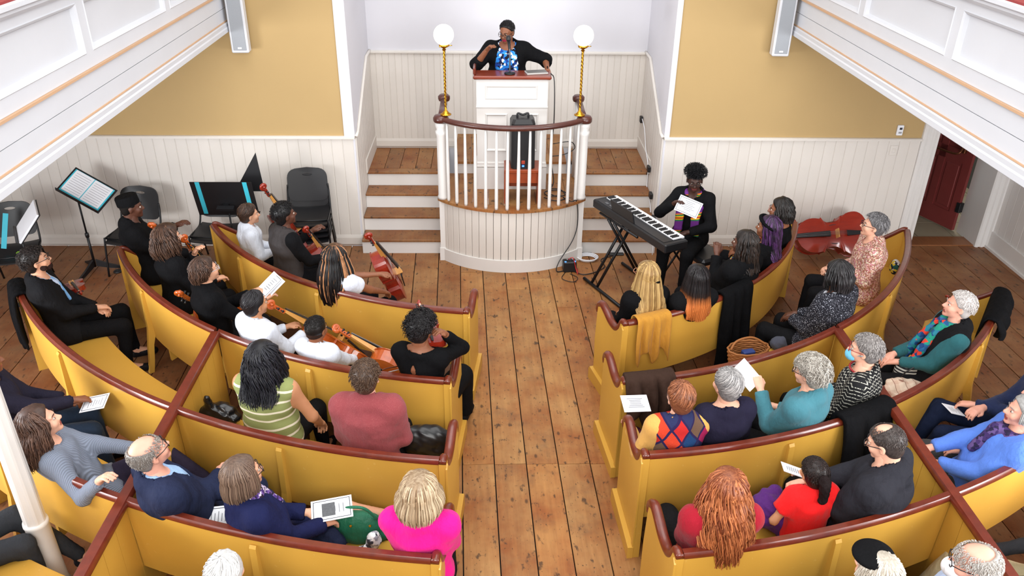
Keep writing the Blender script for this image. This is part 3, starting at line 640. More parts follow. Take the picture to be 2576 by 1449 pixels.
# ---------------- implicit surface engine ----------------
def surfnets(D, lo, h):
    s = D < 0
    c = s[:-1, :-1, :-1].astype(np.int8)
    OFF = [(i, j, k) for i in (0, 1) for j in (0, 1) for k in (0, 1)]
    nx, ny, nz = D.shape
    for (i, j, k) in OFF[1:]: c = c + s[i:nx - 1 + i, j:ny - 1 + j, k:nz - 1 + k]
    act = (c > 0) & (c < 8); cells = np.argwhere(act); N = len(cells)
    if N == 0: return np.zeros((0, 3)), np.zeros((0, 4), int)
    idx = -np.ones(act.shape, np.int64); idx[act] = np.arange(N)
    vals = {o: D[cells[:, 0] + o[0], cells[:, 1] + o[1], cells[:, 2] + o[2]] for o in OFF}
    acc = np.zeros((N, 3)); cnt = np.zeros(N)
    for a in OFF:
        for ax in range(3):
            if a[ax]: continue
            b = list(a); b[ax] = 1; b = tuple(b); da, db = vals[a], vals[b]; m = (da < 0) != (db < 0)
            t = da[m] / (da[m] - db[m]); p = np.tile(np.array(a, float), (m.sum(), 1)); p[:, ax] = t
            acc[m] += p; cnt[m] += 1
    V = np.array(lo) + h * (cells + acc / cnt[:, None]); F = []
    def quads(m, q):
        ii = np.argwhere(m)
        return ii
    for ax in range(3):
        sl0 = [slice(None)] * 3; sl1 = [slice(None)] * 3; sl0[ax] = slice(0, -1); sl1[ax] = slice(1, None)
        ch = s[tuple(sl0)] != s[tuple(sl1)]; e = np.argwhere(ch); u, v = (ax + 1) % 3, (ax + 2) % 3
        ok = (e[:, u] >= 1) & (e[:, v] >= 1) & (e[:, u] < D.shape[u] - 1) & (e[:, v] < D.shape[v] - 1); e = e[ok]
        ins = s[e[:, 0], e[:, 1], e[:, 2]]; q = []
        for (du, dv) in ((1, 1), (0, 1), (0, 0), (1, 0)):
            g_ = e.copy(); g_[:, u] -= du; g_[:, v] -= dv; q.append(idx[g_[:, 0], g_[:, 1], g_[:, 2]])
        q = np.stack(q, 1); q[~ins] = q[~ins][:, ::-1]; F.append(q)
    return V, np.concatenate(F)
class Field:
    def __init__(s, lo, hi, h):
        s.lo = np.array(lo, float); s.h = h; s.n = np.maximum(3, np.ceil((np.array(hi) - s.lo) / h).astype(int) + 1)
        s.D = np.full(tuple(s.n), 1.0, np.float32); s.ax = [(s.lo[i] + h * np.arange(s.n[i])).astype(np.float32) for i in range(3)]
    def loc(s, c, R):
        a = np.maximum(0, np.floor((np.array(c) - R - s.lo) / s.h).astype(int)); b = np.minimum(s.n, np.ceil((np.array(c) + R - s.lo) / s.h).astype(int) + 1)
        if (b <= a).any(): return None
        sl = tuple(slice(a[i], b[i]) for i in range(3))
        return sl, s.ax[0][a[0]:b[0]][:, None, None], s.ax[1][a[1]:b[1]][None, :, None], s.ax[2][a[2]:b[2]][None, None, :]
    def comb(s, sl, d, k, op):
        D = s.D[sl]
        if op == 'add':
            if k > 0: hh = np.clip(0.5 + 0.5 * (D - d) / k, 0, 1); s.D[sl] = D * (1 - hh) + d * hh - k * hh * (1 - hh)
            else: s.D[sl] = np.minimum(D, d)
        elif op == 'sub':
            d = -d
            if k > 0: hh = np.clip(0.5 - 0.5 * (D - d) / k, 0, 1); s.D[sl] = D * (1 - hh) + d * hh + k * hh * (1 - hh)
            else: s.D[sl] = np.maximum(D, d)
    def cap(s, a, b, ra, rb, k=.02, op='add', flat=(0, 0), sq=None):
        # tapered capsule; flat ends cut square; sq = (axis vector, factor) squashes across that axis
        a = np.array(a, float); b = np.array(b, float); ab = b - a; L2 = float(ab @ ab) + 1e-9; L = math.sqrt(L2); rm = max(ra, rb)
        q = s.loc((a + b) / 2, np.abs(ab) / 2 + rm * (sq[1] if sq and sq[1] > 1 else 1) + max(k, .02) + 2 * s.h)
        if q is None: return s
        sl, X, Y, Z = q; px, py, pz = X - a[0], Y - a[1], Z - a[2]; tu = (px * ab[0] + py * ab[1] + pz * ab[2]) / L2; t = np.clip(tu, 0, 1)
        dx, dy, dz = px - t * ab[0], py - t * ab[1], pz - t * ab[2]
        if sq:
            n = np.array(sq[0], float); n /= np.linalg.norm(n); dn = dx * n[0] + dy * n[1] + dz * n[2]; f = 1 / sq[1] - 1
            dx, dy, dz = dx + n[0] * dn * f, dy + n[1] * dn * f, dz + n[2] * dn * f
        d = np.sqrt(dx * dx + dy * dy + dz * dz) - (ra + (rb - ra) * t)
        if flat[0]: d = np.maximum(d, -tu * L)
        if flat[1]: d = np.maximum(d, (tu - 1) * L)
        s.comb(sl, d, k, op); return s
    def ell(s, c, r, k=.02, op='add', R=None):
        r = np.array(r, float); q = s.loc(c, r.max() + max(k, .02) + 2 * s.h)
        if q is None: return s
        sl, X, Y, Z = q; x, y, z = X - c[0], Y - c[1], Z - c[2]
        if R is not None:
            R = np.array(R); x, y, z = (R[0, 0] * x + R[1, 0] * y + R[2, 0] * z), (R[0, 1] * x + R[1, 1] * y + R[2, 1] * z), (R[0, 2] * x + R[1, 2] * y + R[2, 2] * z)
        k0 = np.sqrt((x / r[0]) ** 2 + (y / r[1]) ** 2 + (z / r[2]) ** 2); k1 = np.sqrt((x / r[0] ** 2) ** 2 + (y / r[1] ** 2) ** 2 + (z / r[2] ** 2) ** 2) + 1e-6
        s.comb(sl, k0 * (k0 - 1) / k1, k, op); return s
    def plane(s, n, o):  # keep the side where (p-o).n < 0
        n = np.array(n, float); n /= np.linalg.norm(n); d = (s.ax[0] - o[0])[:, None, None] * n[0] + (s.ax[1] - o[1])[None, :, None] * n[1] + (s.ax[2] - o[2])[None, None, :] * n[2]
        s.D = np.maximum(s.D, d.astype(np.float32)); return s
    def wrinkle(s, amp, sc=9, seed=0, stretch=(1, 1, .5)):
        X, Y, Z = s.ax[0][:, None, None] * stretch[0], s.ax[1][None, :, None] * stretch[1], s.ax[2][None, None, :] * stretch[2]; e = seed * 1.7
        n = np.sin(X * sc * 1.3 + 2 * np.sin(Z * sc * 1.1 + e) + e) * np.sin(Y * sc * 1.2 + 1.7 * np.sin(X * sc + e * 2)) + .5 * np.sin((X + Z) * sc * 2.7 + 2 * np.sin(Y * sc * 1.9 + e)) * np.sin((Z - Y) * sc * 2.3 + e)
        s.D = s.D + (amp * n).astype(np.float32); return s
    def mesh(s): 
        D = s.D; D[0] = D[-1] = 1; D[:, 0] = D[:, -1] = 1; D[:, :, 0] = D[:, :, -1] = 1
        return surfnets(D, s.lo, s.h)
def mesh_obj(name, V, F, mats, parent=None, mi=None, col=None, smooth=True):
    me = bpy.data.meshes.new(name); nv, nf = len(V), len(F); fs = F.shape[1] if nf else 4
    me.vertices.add(nv); me.vertices.foreach_set('co', np.ascontiguousarray(V, np.float32).ravel())
    me.loops.add(nf * fs); me.loops.foreach_set('vertex_index', np.ascontiguousarray(F, np.int32).ravel())
    me.polygons.add(nf); me.polygons.foreach_set('loop_start', np.arange(0, nf * fs, fs, dtype=np.int32)); me.polygons.foreach_set('loop_total', np.full(nf, fs, np.int32))
    for m in (mats if isinstance(mats, (list, tuple)) else [mats]): me.materials.append(m)
    if mi is not None: me.polygons.foreach_set('material_index', mi.astype(np.int32))
    if smooth: me.polygons.foreach_set('use_smooth', np.ones(nf, bool))
    me.update(calc_edges=True); me.validate()
    if col is not None:
        at = me.attributes.new('Col', 'FLOAT_COLOR', 'POINT'); at.data.foreach_set('color', np.c_[col, np.ones(len(col))].astype(np.float32).ravel())
    o = bpy.data.objects.new(name, me); COL.objects.link(o)
    if parent: o.parent = parent
    return o

# ---------------- person materials ----------------
def mat_skin(rgb, lip):
    key = ('skin', rgb, lip)
    if key in MATS: return MATS[key]
    t = NT('skin'); c = lin(rgb); n = t.noise(t.co(), 30, 4)
    a = t.n('ShaderNodeAttribute'); a.attribute_name = 'Col'
    col = t.mix(n, tuple(x * .92 for x in c), tuple(min(1, x * 1.06) for x in c)); x = t.n('ShaderNodeSeparateColor'); t.l(a.outputs['Color'], x.inputs[0])
    col = t.mix(x.outputs[0], col, lin(lip)); t.base(col, .48, 0, .4)
    t.b.inputs['Subsurface Weight'].default_value = 0.0
    MATS[key] = t.m; return t.m
def mat_hair():
    if 'hair' in MATS: return MATS['hair']
    t = NT('hair'); a = t.n('ShaderNodeAttribute'); a.attribute_name = 'Col'; t.base(a.outputs['Color'], .42, 0, .35); MATS['hair'] = t.m; return t.m
EYEW = plain((186, 172, 160), .3, var=0, name='eye_white'); EYEI = plain((40, 28, 22), .2, var=0, name='iris')
M_FRAME = plain((30, 24, 26), .35, var=0, name='glasses_frame'); M_SOLE = plain((220, 218, 212), .6, name='shoe_sole')
SK = dict(pale=(226, 172, 146), fair=(214, 160, 130), olive=(192, 136, 100), tan=(170, 112, 78), brown=(132, 82, 56), dark=(92, 56, 42), deep=(70, 43, 34), pink=(226, 164, 142))

def rotm(yaw=0, pitch=0, roll=0):
    # yaw about z (left +), pitch about x (up +), roll about y
    return np.array(Matrix.Rotation(yaw, 3, 'Z') @ Matrix.Rotation(pitch, 3, 'X') @ Matrix.Rotation(roll, 3, 'Y'))
def ik(a, b, l1, l2, pole):
    a = np.array(a, float); b = np.array(b, float); d = b - a; L = np.linalg.norm(d); mx = (l1 + l2) * .995
    if L > mx: b = a + d * mx / L; d = b - a; L = mx
    u_ = d / L; x = (L * L + l1 * l1 - l2 * l2) / (2 * L); hh = math.sqrt(max(l1 * l1 - x * x, 0)); p = np.array(pole, float) - a; p = p - u_ * (p @ u_); p /= (np.linalg.norm(p) + 1e-9)
    return a + u_ * x + p * hh, b
HANDS = dict(lap=((-.045, .27, .67), (.05, .29, .685)), thighs=((-.12, .34, .67), (.12, .34, .67)), low=((-.16, .26, .62), (.16, .26, .62)), hold=((-.10, .34, .84), (.12, .36, .84)),
             cross=((.10, .20, .82), (-.12, .22, .85)), cello=((-.12, .36, .90), (.18, .38, .72)), read=((-.03, .33, .90), (.16, .33, .90)))

def person(label, head, face, pose='sit', s=1.0, w=1.0, yaw=0, pitch=0, lean=0, twist=0, skin='fair', lip=None, hands='lap', pole=None, hair=None, top=None, under=None, bottom=None, shoes=((24, 22, 24), None),
           glasses=None, legs=None, seat=.45, h=1.0, headless=False, group=None, cat='person', neck=1.0, roll=0, hidearms=False, armless=None, extra_body=None, loc=None, zoff=0):
    """head = world position of the head centre, face = world heading of the chest in degrees (0 = +x, 90 = +y)."""
    fa = math.radians(face) - PI / 2
    if pose == 'sit' and loc is None and seat == .45:
        # keep the hips on the seat: find the pew row, then lean back as far as the head asks for
        best = None
        for rk, (cx_, cy_, R_) in CIR.items():
            if (rk[0] == 'L') != (head[0] < .3): continue
            d_ = R_ - math.hypot(head[0] - cx_, head[1] - cy_)
            if d_ > -.22 and (best is None or d_ < best[0]): best = (d_, cx_, cy_)
        if best:
            d_, cx_, cy_ = best; rv = (cx_ - head[0], cy_ - head[1]); rl = math.hypot(*rv); dot = max(.45, (rv[0] * math.cos(fa + PI / 2) + rv[1] * math.sin(fa + PI / 2)) / rl)
            hip = d_ + (.045 * s - .69 * s * math.sin(math.radians(lean))) * -dot     # hip distance in front of the rail
            want = min(max(hip, .235 * (.6 + .4 * w) + .01), .36); sn = (want - d_ + .045 * s * dot) / (.69 * s * dot); lean = math.degrees(math.asin(max(-.35, min(.62, sn))))
    h = h * max(1.0, min(1.65, math.dist(head, (0, 0, 4.387)) / 4.6)); lean = math.radians(lean); tilt = np.array(Matrix.Rotation(-lean, 3, 'X')); tilt = np.array(Matrix.Rotation(lean, 3, 'X'))  # lean + = backwards
    stand = pose == 'stand'; zp = (.93 * s if stand else seat + .10 * s); P0 = np.array((0, 0, zp))
    sp = lambda v: P0 + tilt @ (np.array(v, float) * s)
    N = sp((0, 0, .50)); H = N + tilt @ np.array((0, .025, .03)) * s + np.array(rotm(math.radians(yaw) * .3, math.radians(pitch) * .5)) @ np.array((0, .01, .135)) * s * neck
    Hm = rotm(math.radians(yaw), math.radians(pitch), math.radians(roll))
    cf, sf = math.cos(fa), math.sin(fa); off = np.array((cf * H[0] - sf * H[1], sf * H[0] + cf * H[1]))
    base = (head[0] - off[0], head[1] - off[1], (head[2] - H[2]) if loc == 'free' else zoff)
    root = empty('person', base, fa, label, cat, group); root.scale = (1, 1, 1)
    cf0, sf0 = math.cos(fa), math.sin(fa); base0 = base; sw = .165 * (.5 + .5 * w); J = dict()
    for i, sd in ((0, -1), (1, 1)):
        J['sh', i] = sp((sd * sw, 0.0, .455)); hp = HANDS[hands] if isinstance(hands, str) else hands
        if hp[i] is not None and hp[i][0] == 'w':
            dx, dy = hp[i][1][0] - base0[0], hp[i][1][1] - base0[1]; tgt = np.array((cf0 * dx + sf0 * dy, -sf0 * dx + cf0 * dy, hp[i][1][2] - zoff)); J['el', i], J['wr', i] = ik(J['sh', i], tgt, .285 * s, .25 * s, (lambda q: (cf0 * (q[0] - base0[0]) + sf0 * (q[1] - base0[1]), -sf0 * (q[0] - base0[0]) + cf0 * (q[1] - base0[1]), q[2] - zoff))(hp[i][2])); wdone = True
        else: wdone = False; tgt = np.array(hp[i], float)
        if not stand and not wdone: tgt = np.array((tgt[0] * s, tgt[1] * s, seat + (tgt[2] - .45) * s)); tgt = tgt + np.array((0, -math.sin(lean) * max(0, tgt[2] - seat - .1) * .9, 0))
        po = (pole[i] if pole and pole[i] else (sd * .38, -.12, .1)); po = np.array(po, float)
        if not wdone: J['el', i], J['wr', i] = ik(J['sh', i], tgt, .285 * s, .25 * s, po)
        if stand: J['hip', i] = P0 + np.array((sd * .09 * s, 0, -.02)); J['kn', i] = np.array((sd * .10, .03, .50)) * s; J['an', i] = np.array((sd * .11, -.01, .09)) * s
        else:
            J['hip', i] = P0 + np.array((sd * .085 * s, .02, -.03)); lk = (legs[i] if legs else None)
            kn = np.array(lk[0] if lk else (sd * .13 * s, .44 * s, seat + .055), float); J['kn', i] = kn
            an = np.array(lk[1] if lk else (sd * .13 * s, .42 * s + .06, .09), float); d = an - kn; J['an', i] = an
        f = np.array((0, 1, 0)) if stand or not legs or len(legs[i]) < 3 else np.array(legs[i][2], float); J['toe', i] = J['an', i] + f / np.linalg.norm(f) * .155 * s - np.array((0, 0, .045 * s))
    SKm = mat_skin(SK[skin] if isinstance(skin, str) else skin, lip or ((150, 70, 66) if skin not in ('deep', 'dark') else (110, 56, 54)))
    Vs, Fs, Cs = [], [], []
    def push(V, F, C=None):
        b = sum(len(v) for v in Vs); Vs.append(V); Fs.append(F + b); Cs.append(np.zeros((len(V), 3)) if C is None else C)
    def torso(F, o, k=.03, belly=1.0):
        R = tilt; ww = w
        F.ell(sp((0, -.01, .02)), (.165 * ww * s + o, .12 * ww * s + o, .12 * s + o), k, R=R)
        F.ell(sp((0, .005, .16)), (.145 * ww * s + o, .112 * ww * belly * s + o, .15 * s + o), k * 1.5, R=R)
        F.ell(sp((0, .0, .335)), (.158 * (.6 + .4 * ww) * s + o, .112 * ww * s + o, .165 * s + o), k * 1.5, R=R)
        F.cap(J['sh', 0] * .88 + sp((0, 0, .44)) * .12, J['sh', 1] * .88 + sp((0, 0, .44)) * .12, .050 * s + o, .050 * s + o, .05 * s)
        for sd in (-1, 1): F.cap(sp((sd * .08 * ww, -.02, .34)), sp((sd * .115 * ww, -.01, .43)), .07 * s + o, .055 * s + o, .05 * s)
        for i in (0, 1): F.cap(sp((0, -.015, .50)), J['sh', i] * .8 + sp((0, 0, .45)) * .2, .050 * s + o, .042 * s + o, .05 * s)
        F.cap(sp((0, -.02, .49)), sp((0, -.015, .42)), .07 * s + o, .12 * s + o, .05 * s)
    def arms(F, o, upper=True, fore=1.0, flat=True, k=.02, thick=1.0):
        for i in (0, 1):
            if armless == i: continue
            a, e, wv = J['sh', i], J['el', i], J['wr', i]; t_ = thick * (.6 + .4 * w)
            if upper is True or upper == 1: F.cap(a * .97 + sp((0, 0, .40)) * .03, e, .047 * s * t_ + o, .038 * s * t_ + o, .06 * s)
            elif upper: F.cap(a, a + (e - a) * upper, .049 * s * t_ + o, .052 * s * t_ + o * 1.3, .05 * s, flat=(0, 1 if flat else 0))
            if fore: F.cap(e, e + (wv - e) * fore, .040 * s * t_ + o, (.040 + (.027 - .040) * fore) * s * (1 + (t_ - 1) * .5) + o, .015, flat=(0, 1 if (flat and fore <= 1) else 0))
    def leg(F, o, shin=1.0, k=.03, thick=1.0):
        for i in (0, 1):
            F.cap(J['hip', i], J['kn', i], .088 * s * thick * (.5 + .5 * w) + o, .058 * s * thick + o, k)
            if shin: F.cap(J['kn', i], J['kn', i] + (J['an', i] - J['kn', i]) * shin, .056 * s * thick + o, (.056 - .018 * shin) * s * thick + o, .02, flat=(0, 1 if shin < 1.01 else 0))
    allp = np.array([v for k_, v in J.items()] + [H, P0]); lo = allp.min(0) - .17 * w; hi = allp.max(0) + .17 * w
    # coarse body (limbs and trunk)
    if True:
        F = Field(lo, hi, .022); torso(F, 0); arms(F, 0, True, 1.02, flat=False); leg(F, 0, 1.02)
        F.cap(N - (0, 0, .02), H - (0, 0, .05 * s), .056 * s, .05 * s, .02)
        for i in (0, 1): F.cap(J['an', i], J['toe', i], .036 * s, .03 * s, .02)
        V, Fq = F.mesh(); push(V, Fq)
    # head
    sh = s ** .45
    def hl(v): return H + Hm @ (np.array(v, float) * sh)
    if not headless:
        lo2 = H - .165 * sh; hi2 = H + .165 * sh; lo2[2] -= .03; F = Field(lo2, hi2, .0066 * h * sh)
        E_ = lambda c, r, k=.012, op='add': F.ell(hl(c), np.array(r) * sh, k * sh, op, R=Hm)
        E_((0, -.012, .028), (.074, .094, .088), 0); E_((0, .026, -.032), (.057, .066, .076), .02); E_((0, .068, -.092), (.021, .02, .018), .02)
        F.cap(hl((0, -.03, -.05)), N + (hl((0, -.03, -.05)) - N) * -.15, .053 * sh, .06 * sh, .02 * sh)
        for sd in (-1, 1):
            E_((sd * .038, .058, -.028), (.024, .026, .026), .015); E_((sd * .03, .1, .004), (.017, .014, .013), .008, 'sub')
            E_((sd * .0765, -.004, -.008), (.011, .02, .031), .005); E_((sd * .082, .006, -.008), (.006, .010, .017), .004, 'sub')
            F.cap(hl((sd * .012, .086, .02)), hl((sd * .045, .07, .022)), .009 * sh, .008 * sh, .008)
        F.cap(hl((0, .086, .008)), hl((0, .106, -.026)), .008 * sh, .013 * sh, .008); E_((.011, .094, -.032), (.009, .01, .008), .006); E_((-.011, .094, -.032), (.009, .01, .008), .006)
        F.cap(hl((-.018, .084, -.058)), hl((.018, .084, -.058)), .0075 * sh, .0075 * sh, .005); F.cap(hl((-.014, .083, -.067)), hl((.014, .083, -.067)), .008 * sh, .008 * sh, .005)
        F.cap(hl((-.02, .1, -.0625)), hl((.02, .1, -.0625)), .003 * sh, .003 * sh, .004, 'sub')
        V, Fq = F.mesh(); L = (V - H) @ Hm / sh
        lipm = ((np.abs(L[:, 0]) < .025) & (np.abs(L[:, 2] + .0625) < .0115) & (L[:, 1] > .08)).astype(float); push(V, Fq, np.c_[lipm, lipm, lipm])
    # hands
    for i, sd in ((0, -1), (1, 1)):
        if hidearms or armless == i: continue
        wv = J['wr', i]; d = wv - J['el', i]; d /= np.linalg.norm(d); isl = isinstance(hands, str) and hands in ('lap', 'thighs', 'low')
        tgtdir = d if not isl else (d * .5 + np.array((-.25 * sd, .5, -.25))); tgtdir /= np.linalg.norm(tgtdir)
        side = np.cross(tgtdir, (0, 0, 1)); side /= np.linalg.norm(side) + 1e-6; nrm = np.cross(side, tgtdir)   # nrm up (back of the hand), side to the right
        pal = wv + tgtdir * .05 * s; F = Field(pal - .145 * s, pal + .145 * s, min(.0062 * h, .0082) * s); B = lambda f, sx, up: wv + (tgtdir * f + side * sx + nrm * up) * s
        F.cap(wv - d * .03 * s, B(.02, 0, 0), .026 * s, .025 * s, .01); 
        F.cap(B(.03, -.016, 0), B(.075, -.022, -.004), .018 * s, .015 * s, .01); F.cap(B(.03, .016, 0), B(.072, .022, -.006), .018 * s, .014 * s, .01); F.cap(B(.03, 0, 0), B(.078, 0, 0), .018 * s, .015 * s, .01)
        curl = .55 if not isl else .35; 
        for q, (sx, ln) in enumerate(((-.027, .064), (-.009, .072), (.009, .067), (.026, .052))):
            a = B(.078, sx * 1.0, -.004); b = B(.078 + ln * .5 * math.cos(curl), sx * 1.15, -.004 - ln * .5 * math.sin(curl)); c_ = B(.078 + ln * .5 * math.cos(curl) + ln * .55 * math.cos(curl * 2.3), sx * 1.15, -.004 - ln * .5 * math.sin(curl) - ln * .55 * math.sin(curl * 2.3))
            F.cap(a, b, .0098 * s, .0092 * s, .003); F.cap(b, c_, .0092 * s, .0084 * s, .002)
        th = -sd; F.cap(B(.02, th * .018, -.004), B(.05, th * .045, -.012), .013 * s, .0105 * s, .008); F.cap(B(.05, th * .045, -.012), B(.082, th * .044, -.022), .0105 * s, .008 * s, .002)
        V, Fq = F.mesh(); push(V, Fq)
    mesh_obj('body', np.concatenate(Vs), np.concatenate(Fs), SKm, root, col=np.concatenate(Cs))
    def garment(name, fn, mat, hh=.0125, wr=.004, seed=None, lo_=None, hi_=None):
        F = Field(lo if lo_ is None else lo_, hi if hi_ is None else hi_, hh * min(h, 1.35)); fn(F)
        if wr: F.wrinkle(wr, 10, seed if seed is not None else (len(label) * 7 % 97)); F.wrinkle(wr * .55, 21, len(label) % 13, (.8, 1, .9))
        # post cuts are applied by fn through F.cuts
        for c in getattr(F, 'cuts', []): c(F)
        V, Fq = F.mesh(); return mesh_obj(name, V, Fq, mat, root)
    # tops: dict(mat, name, sleeve='long'|'short'|'none'|float, o, neck, cut)
    def top_fn(t):
        o = t.get('o', .014); nk = t.get('neck', .075); hem = t.get('hem', -.02)
        def fn(F):
            torso(F, o, belly=t.get('belly', 1.0))
            if t.get('bust'): 
                for sd in (-1, 1): F.ell(sp((sd * .075, .085, .30)), np.array((.055, .045, .055)) * s + o, .07)
            sl_ = t.get('sleeve', 'long')
            if sl_ == 'long': arms(F, o, True, .96)
            elif sl_ == 'short': arms(F, o, .55, 0)
            elif sl_ == 'elbow': arms(F, o, True, .35)
            elif sl_ == 'puff': 
                arms(F, o, .4, 0)
                for i in (0, 1): F.ell(J['sh', i] + (J['el', i] - J['sh', i]) * .3, np.array((.078, .078, .08)) * s, .02)
            if t.get('long'):   # coat / dress skirt part over the thighs
                for i in (0, 1): F.cap(J['hip', i], J['hip', i] + (J['kn', i] - J['hip', i]) * t['long'], .10 * s + o, .078 * s + o, .05, flat=(0, 1))
            if t.get('collar'):
                for k in range(9):
                    a0 = PI * (.16 + k * .19) + PI / 2 + .15; a1 = a0 + PI * .19
                    if k < 9: 
                        R_ = .068 * s; F.cap(N + tilt @ np.array((R_ * math.cos(a0), R_ * math.sin(a0) + .0, .02 * s)), N + tilt @ np.array((R_ * math.cos(a1), R_ * math.sin(a1), .02 * s)), .017 * s, .017 * s, .008)
            if t.get('turtle'): F.cap(N - tilt @ np.array((0, 0, .02)), N + (H - N) * .42, .066 * s, .060 * s, .02, flat=(0, 1))
            F.cuts = []
            if nk and not t.get('turtle'): F.cuts.append(lambda F: F.ell(N + tilt @ np.array((0, .035 + t.get('ndeep', 0), .035)) * s, np.array((nk, nk * 1.05 + t.get('ndeep', 0), .062 + t.get('ndeep', 0))) * s, .004, 'sub'))
            if t.get('hood'):
                def hood(F):
                    for k in range(7):
                        a0 = PI * (1.0 + .166 * k) + PI * .0; F.ell(N + tilt @ np.array((.095 * math.cos(a0), .085 * math.sin(a0) - .02, -.005)) * s, np.array((.042, .04, .036)) * s, .02)
                    F.ell(sp((0, -.125, .40)), np.array((.095, .05, .10)) * s, .03); F.ell(sp((0, -.13, .50)), np.array((.06, .03, .035)) * s, .015, 'sub')
                F.cuts.append(hood)
            if t.get('vneck'):   # front opening wedge
                dz = t['vneck']; 
                F.cuts.append(lambda F: [F.cap(sp((0, .15, .50 - dz * q)), sp((0, .13, .46 - dz * q)), .07 * s * (1 - q), .06 * s * (1 - q), .004, 'sub') for q in np.linspace(0, .92, 9)])
            if t.get('open'): F.cuts.append(lambda F: [F.cap(sp((0, .17, .50)), sp((0, .19, -.05)), t['open'] * s, t['open'] * 1.15 * s, .006, 'sub')])
            if hem is not None: F.cuts.append(lambda F: F.plane(tilt @ np.array((0, 0, -1.0)), sp((0, 0, hem - .06))) if not t.get('long') else None)
            if t.get('keyhole'): F.cuts.append(lambda F: F.ell(sp((-.015, -.145, .40)), (.018, .07, .055), .002, 'sub'))
        return fn
    if under: garment(under.get('name', 'shirt'), top_fn(under), under['mat'], wr=.002)
    if top: garment(top.get('name', 'top'), top_fn(top), top['mat'], wr=top.get('wr', .0045))
    if bottom:
        def bf(F):
            F.ell(P0 + (0, -.005, -.0), np.array((.17 * w, .125 * w, .115)) * s + .012, .03)
            if bottom.get('skirt'):
                L_ = bottom['skirt']; F.cap(J['hip', 0], J['hip', 0] + (J['kn', 0] - J['hip', 0]) * L_, .10 * s, .075 * s, .06, flat=(0, 1)); F.cap(J['hip', 1], J['hip', 1] + (J['kn', 1] - J['hip', 1]) * L_, .10 * s, .075 * s, .06, flat=(0, 1))
            else: leg(F, bottom.get('o', .012), bottom.get('shin', .98))
        garment(bottom.get('name', 'trousers'), bf, bottom['mat'], hh=.0175, wr=.004)
    if shoes:
        for i in (0, 1):
            a, b = J['an', i], J['toe', i]; m_ = np.minimum(a, b) - .09; M_ = np.maximum(a, b) + .09; F = Field(m_, M_, .012)
            F.cap(a - (0, 0, .035 * s), b, .042 * s, .036 * s, .02); F.cap(a + (b - a) * -.15 - (0, 0, .04 * s), a - (0, 0, .0), .04 * s, .036 * s, .02, flat=(0, 1))
            F.plane((0, 0, -1), (0, 0, a[2] - .088 * s)); V, Fq = F.mesh(); shoe_ob = mesh_obj('shoe', V, Fq, [fabric(shoes[0], .5), M_SOLE] if shoes[1] else fabric(shoes[0], .5), root)
            if shoes[1]:
                F = Field(m_, M_, .012); F.cap(a - (0, 0, .065 * s), b - (0, 0, .03 * s), .047 * s, .041 * s, .02); F.plane((0, 0, 1), (0, 0, a[2] - .06 * s)); F.plane((0, 0, -1), (0, 0, a[2] - .09 * s)); V, Fq = F.mesh()
                if len(Fq): mesh_obj('sole', V, Fq, M_SOLE, shoe_ob)
    ctx = dict(root=root, H=H, Hm=Hm, hl=hl, s=s, sh=sh, J=J, sp=sp, N=N, P0=P0, tilt=tilt, h=h, garment=garment, torso=torso, arms=arms, lo=lo, hi=hi, w=w, fa=fa, base=base)
    ctx['W'] = lambda p: (base[0] + cf * p[0] - sf * p[1], base[1] + sf * p[0] + cf * p[1], base[2] + p[2])
    if not headless:
        for sd in (-1, 1):
            m = MB(); c_ = hl((sd * .0305, .0765, .002)); Mx = Matrix([list(Hm[r]) + [c_[r]] for r in range(3)] + [[0, 0, 0, 1]])
            R = .0125 * sh
            m.loft([[(R * math.sin(b) * math.cos(2 * PI * k / 10), R * math.cos(b), R * math.sin(b) * math.sin(2 * PI * k / 10)) for k in range(10)] for b in (.05, .62)], True, 1, Mx)
            m.loft([[(R * math.sin(b) * math.cos(2 * PI * k / 10), R * math.cos(b), R * .85 * math.sin(b) * math.sin(2 * PI * k / 10)) for k in range(10)] for b in (.62, .9, 1.4, 2.2)], True, 0, Mx)
            fixn(m.build('eye', [EYEW, EYEI], root, True))
            if hair: MB().tube([hl((sd * .013, .094, .023)), hl((sd * .03, .093, .029)), hl((sd * .046, .078, .024))], [.0022 * sh, .0034 * sh, .0016 * sh], 5).build('eyebrow', plain(tuple(int(q * .9) for q in hair['c1']), .8, var=0), root, True)
        if glasses:
            m = MB()
            for sd in (-1, 1):
                m.tube([hl((sd * .032 + .025 * math.cos(a), .104 - .004 * abs(math.cos(a)), .0 + .019 * math.sin(a))) for a in np.linspace(0, 2 * PI, 15)[:-1]], .0026 * sh, 5, closed=True)
                m.tube([hl((sd * .057, .098, .004)), hl((sd * .075, .06, .006)), hl((sd * .081, -.005, .004))], .0026 * sh, 5)
            m.tube([hl((-.008, .108, .004)), hl((.008, .108, .004))], .0026 * sh, 5)
            m.build('glasses', plain(glasses, .35, var=0) if isinstance(glasses, tuple) else M_FRAME, root, True)
        if hair: make_hair(ctx, hair)
    return ctx

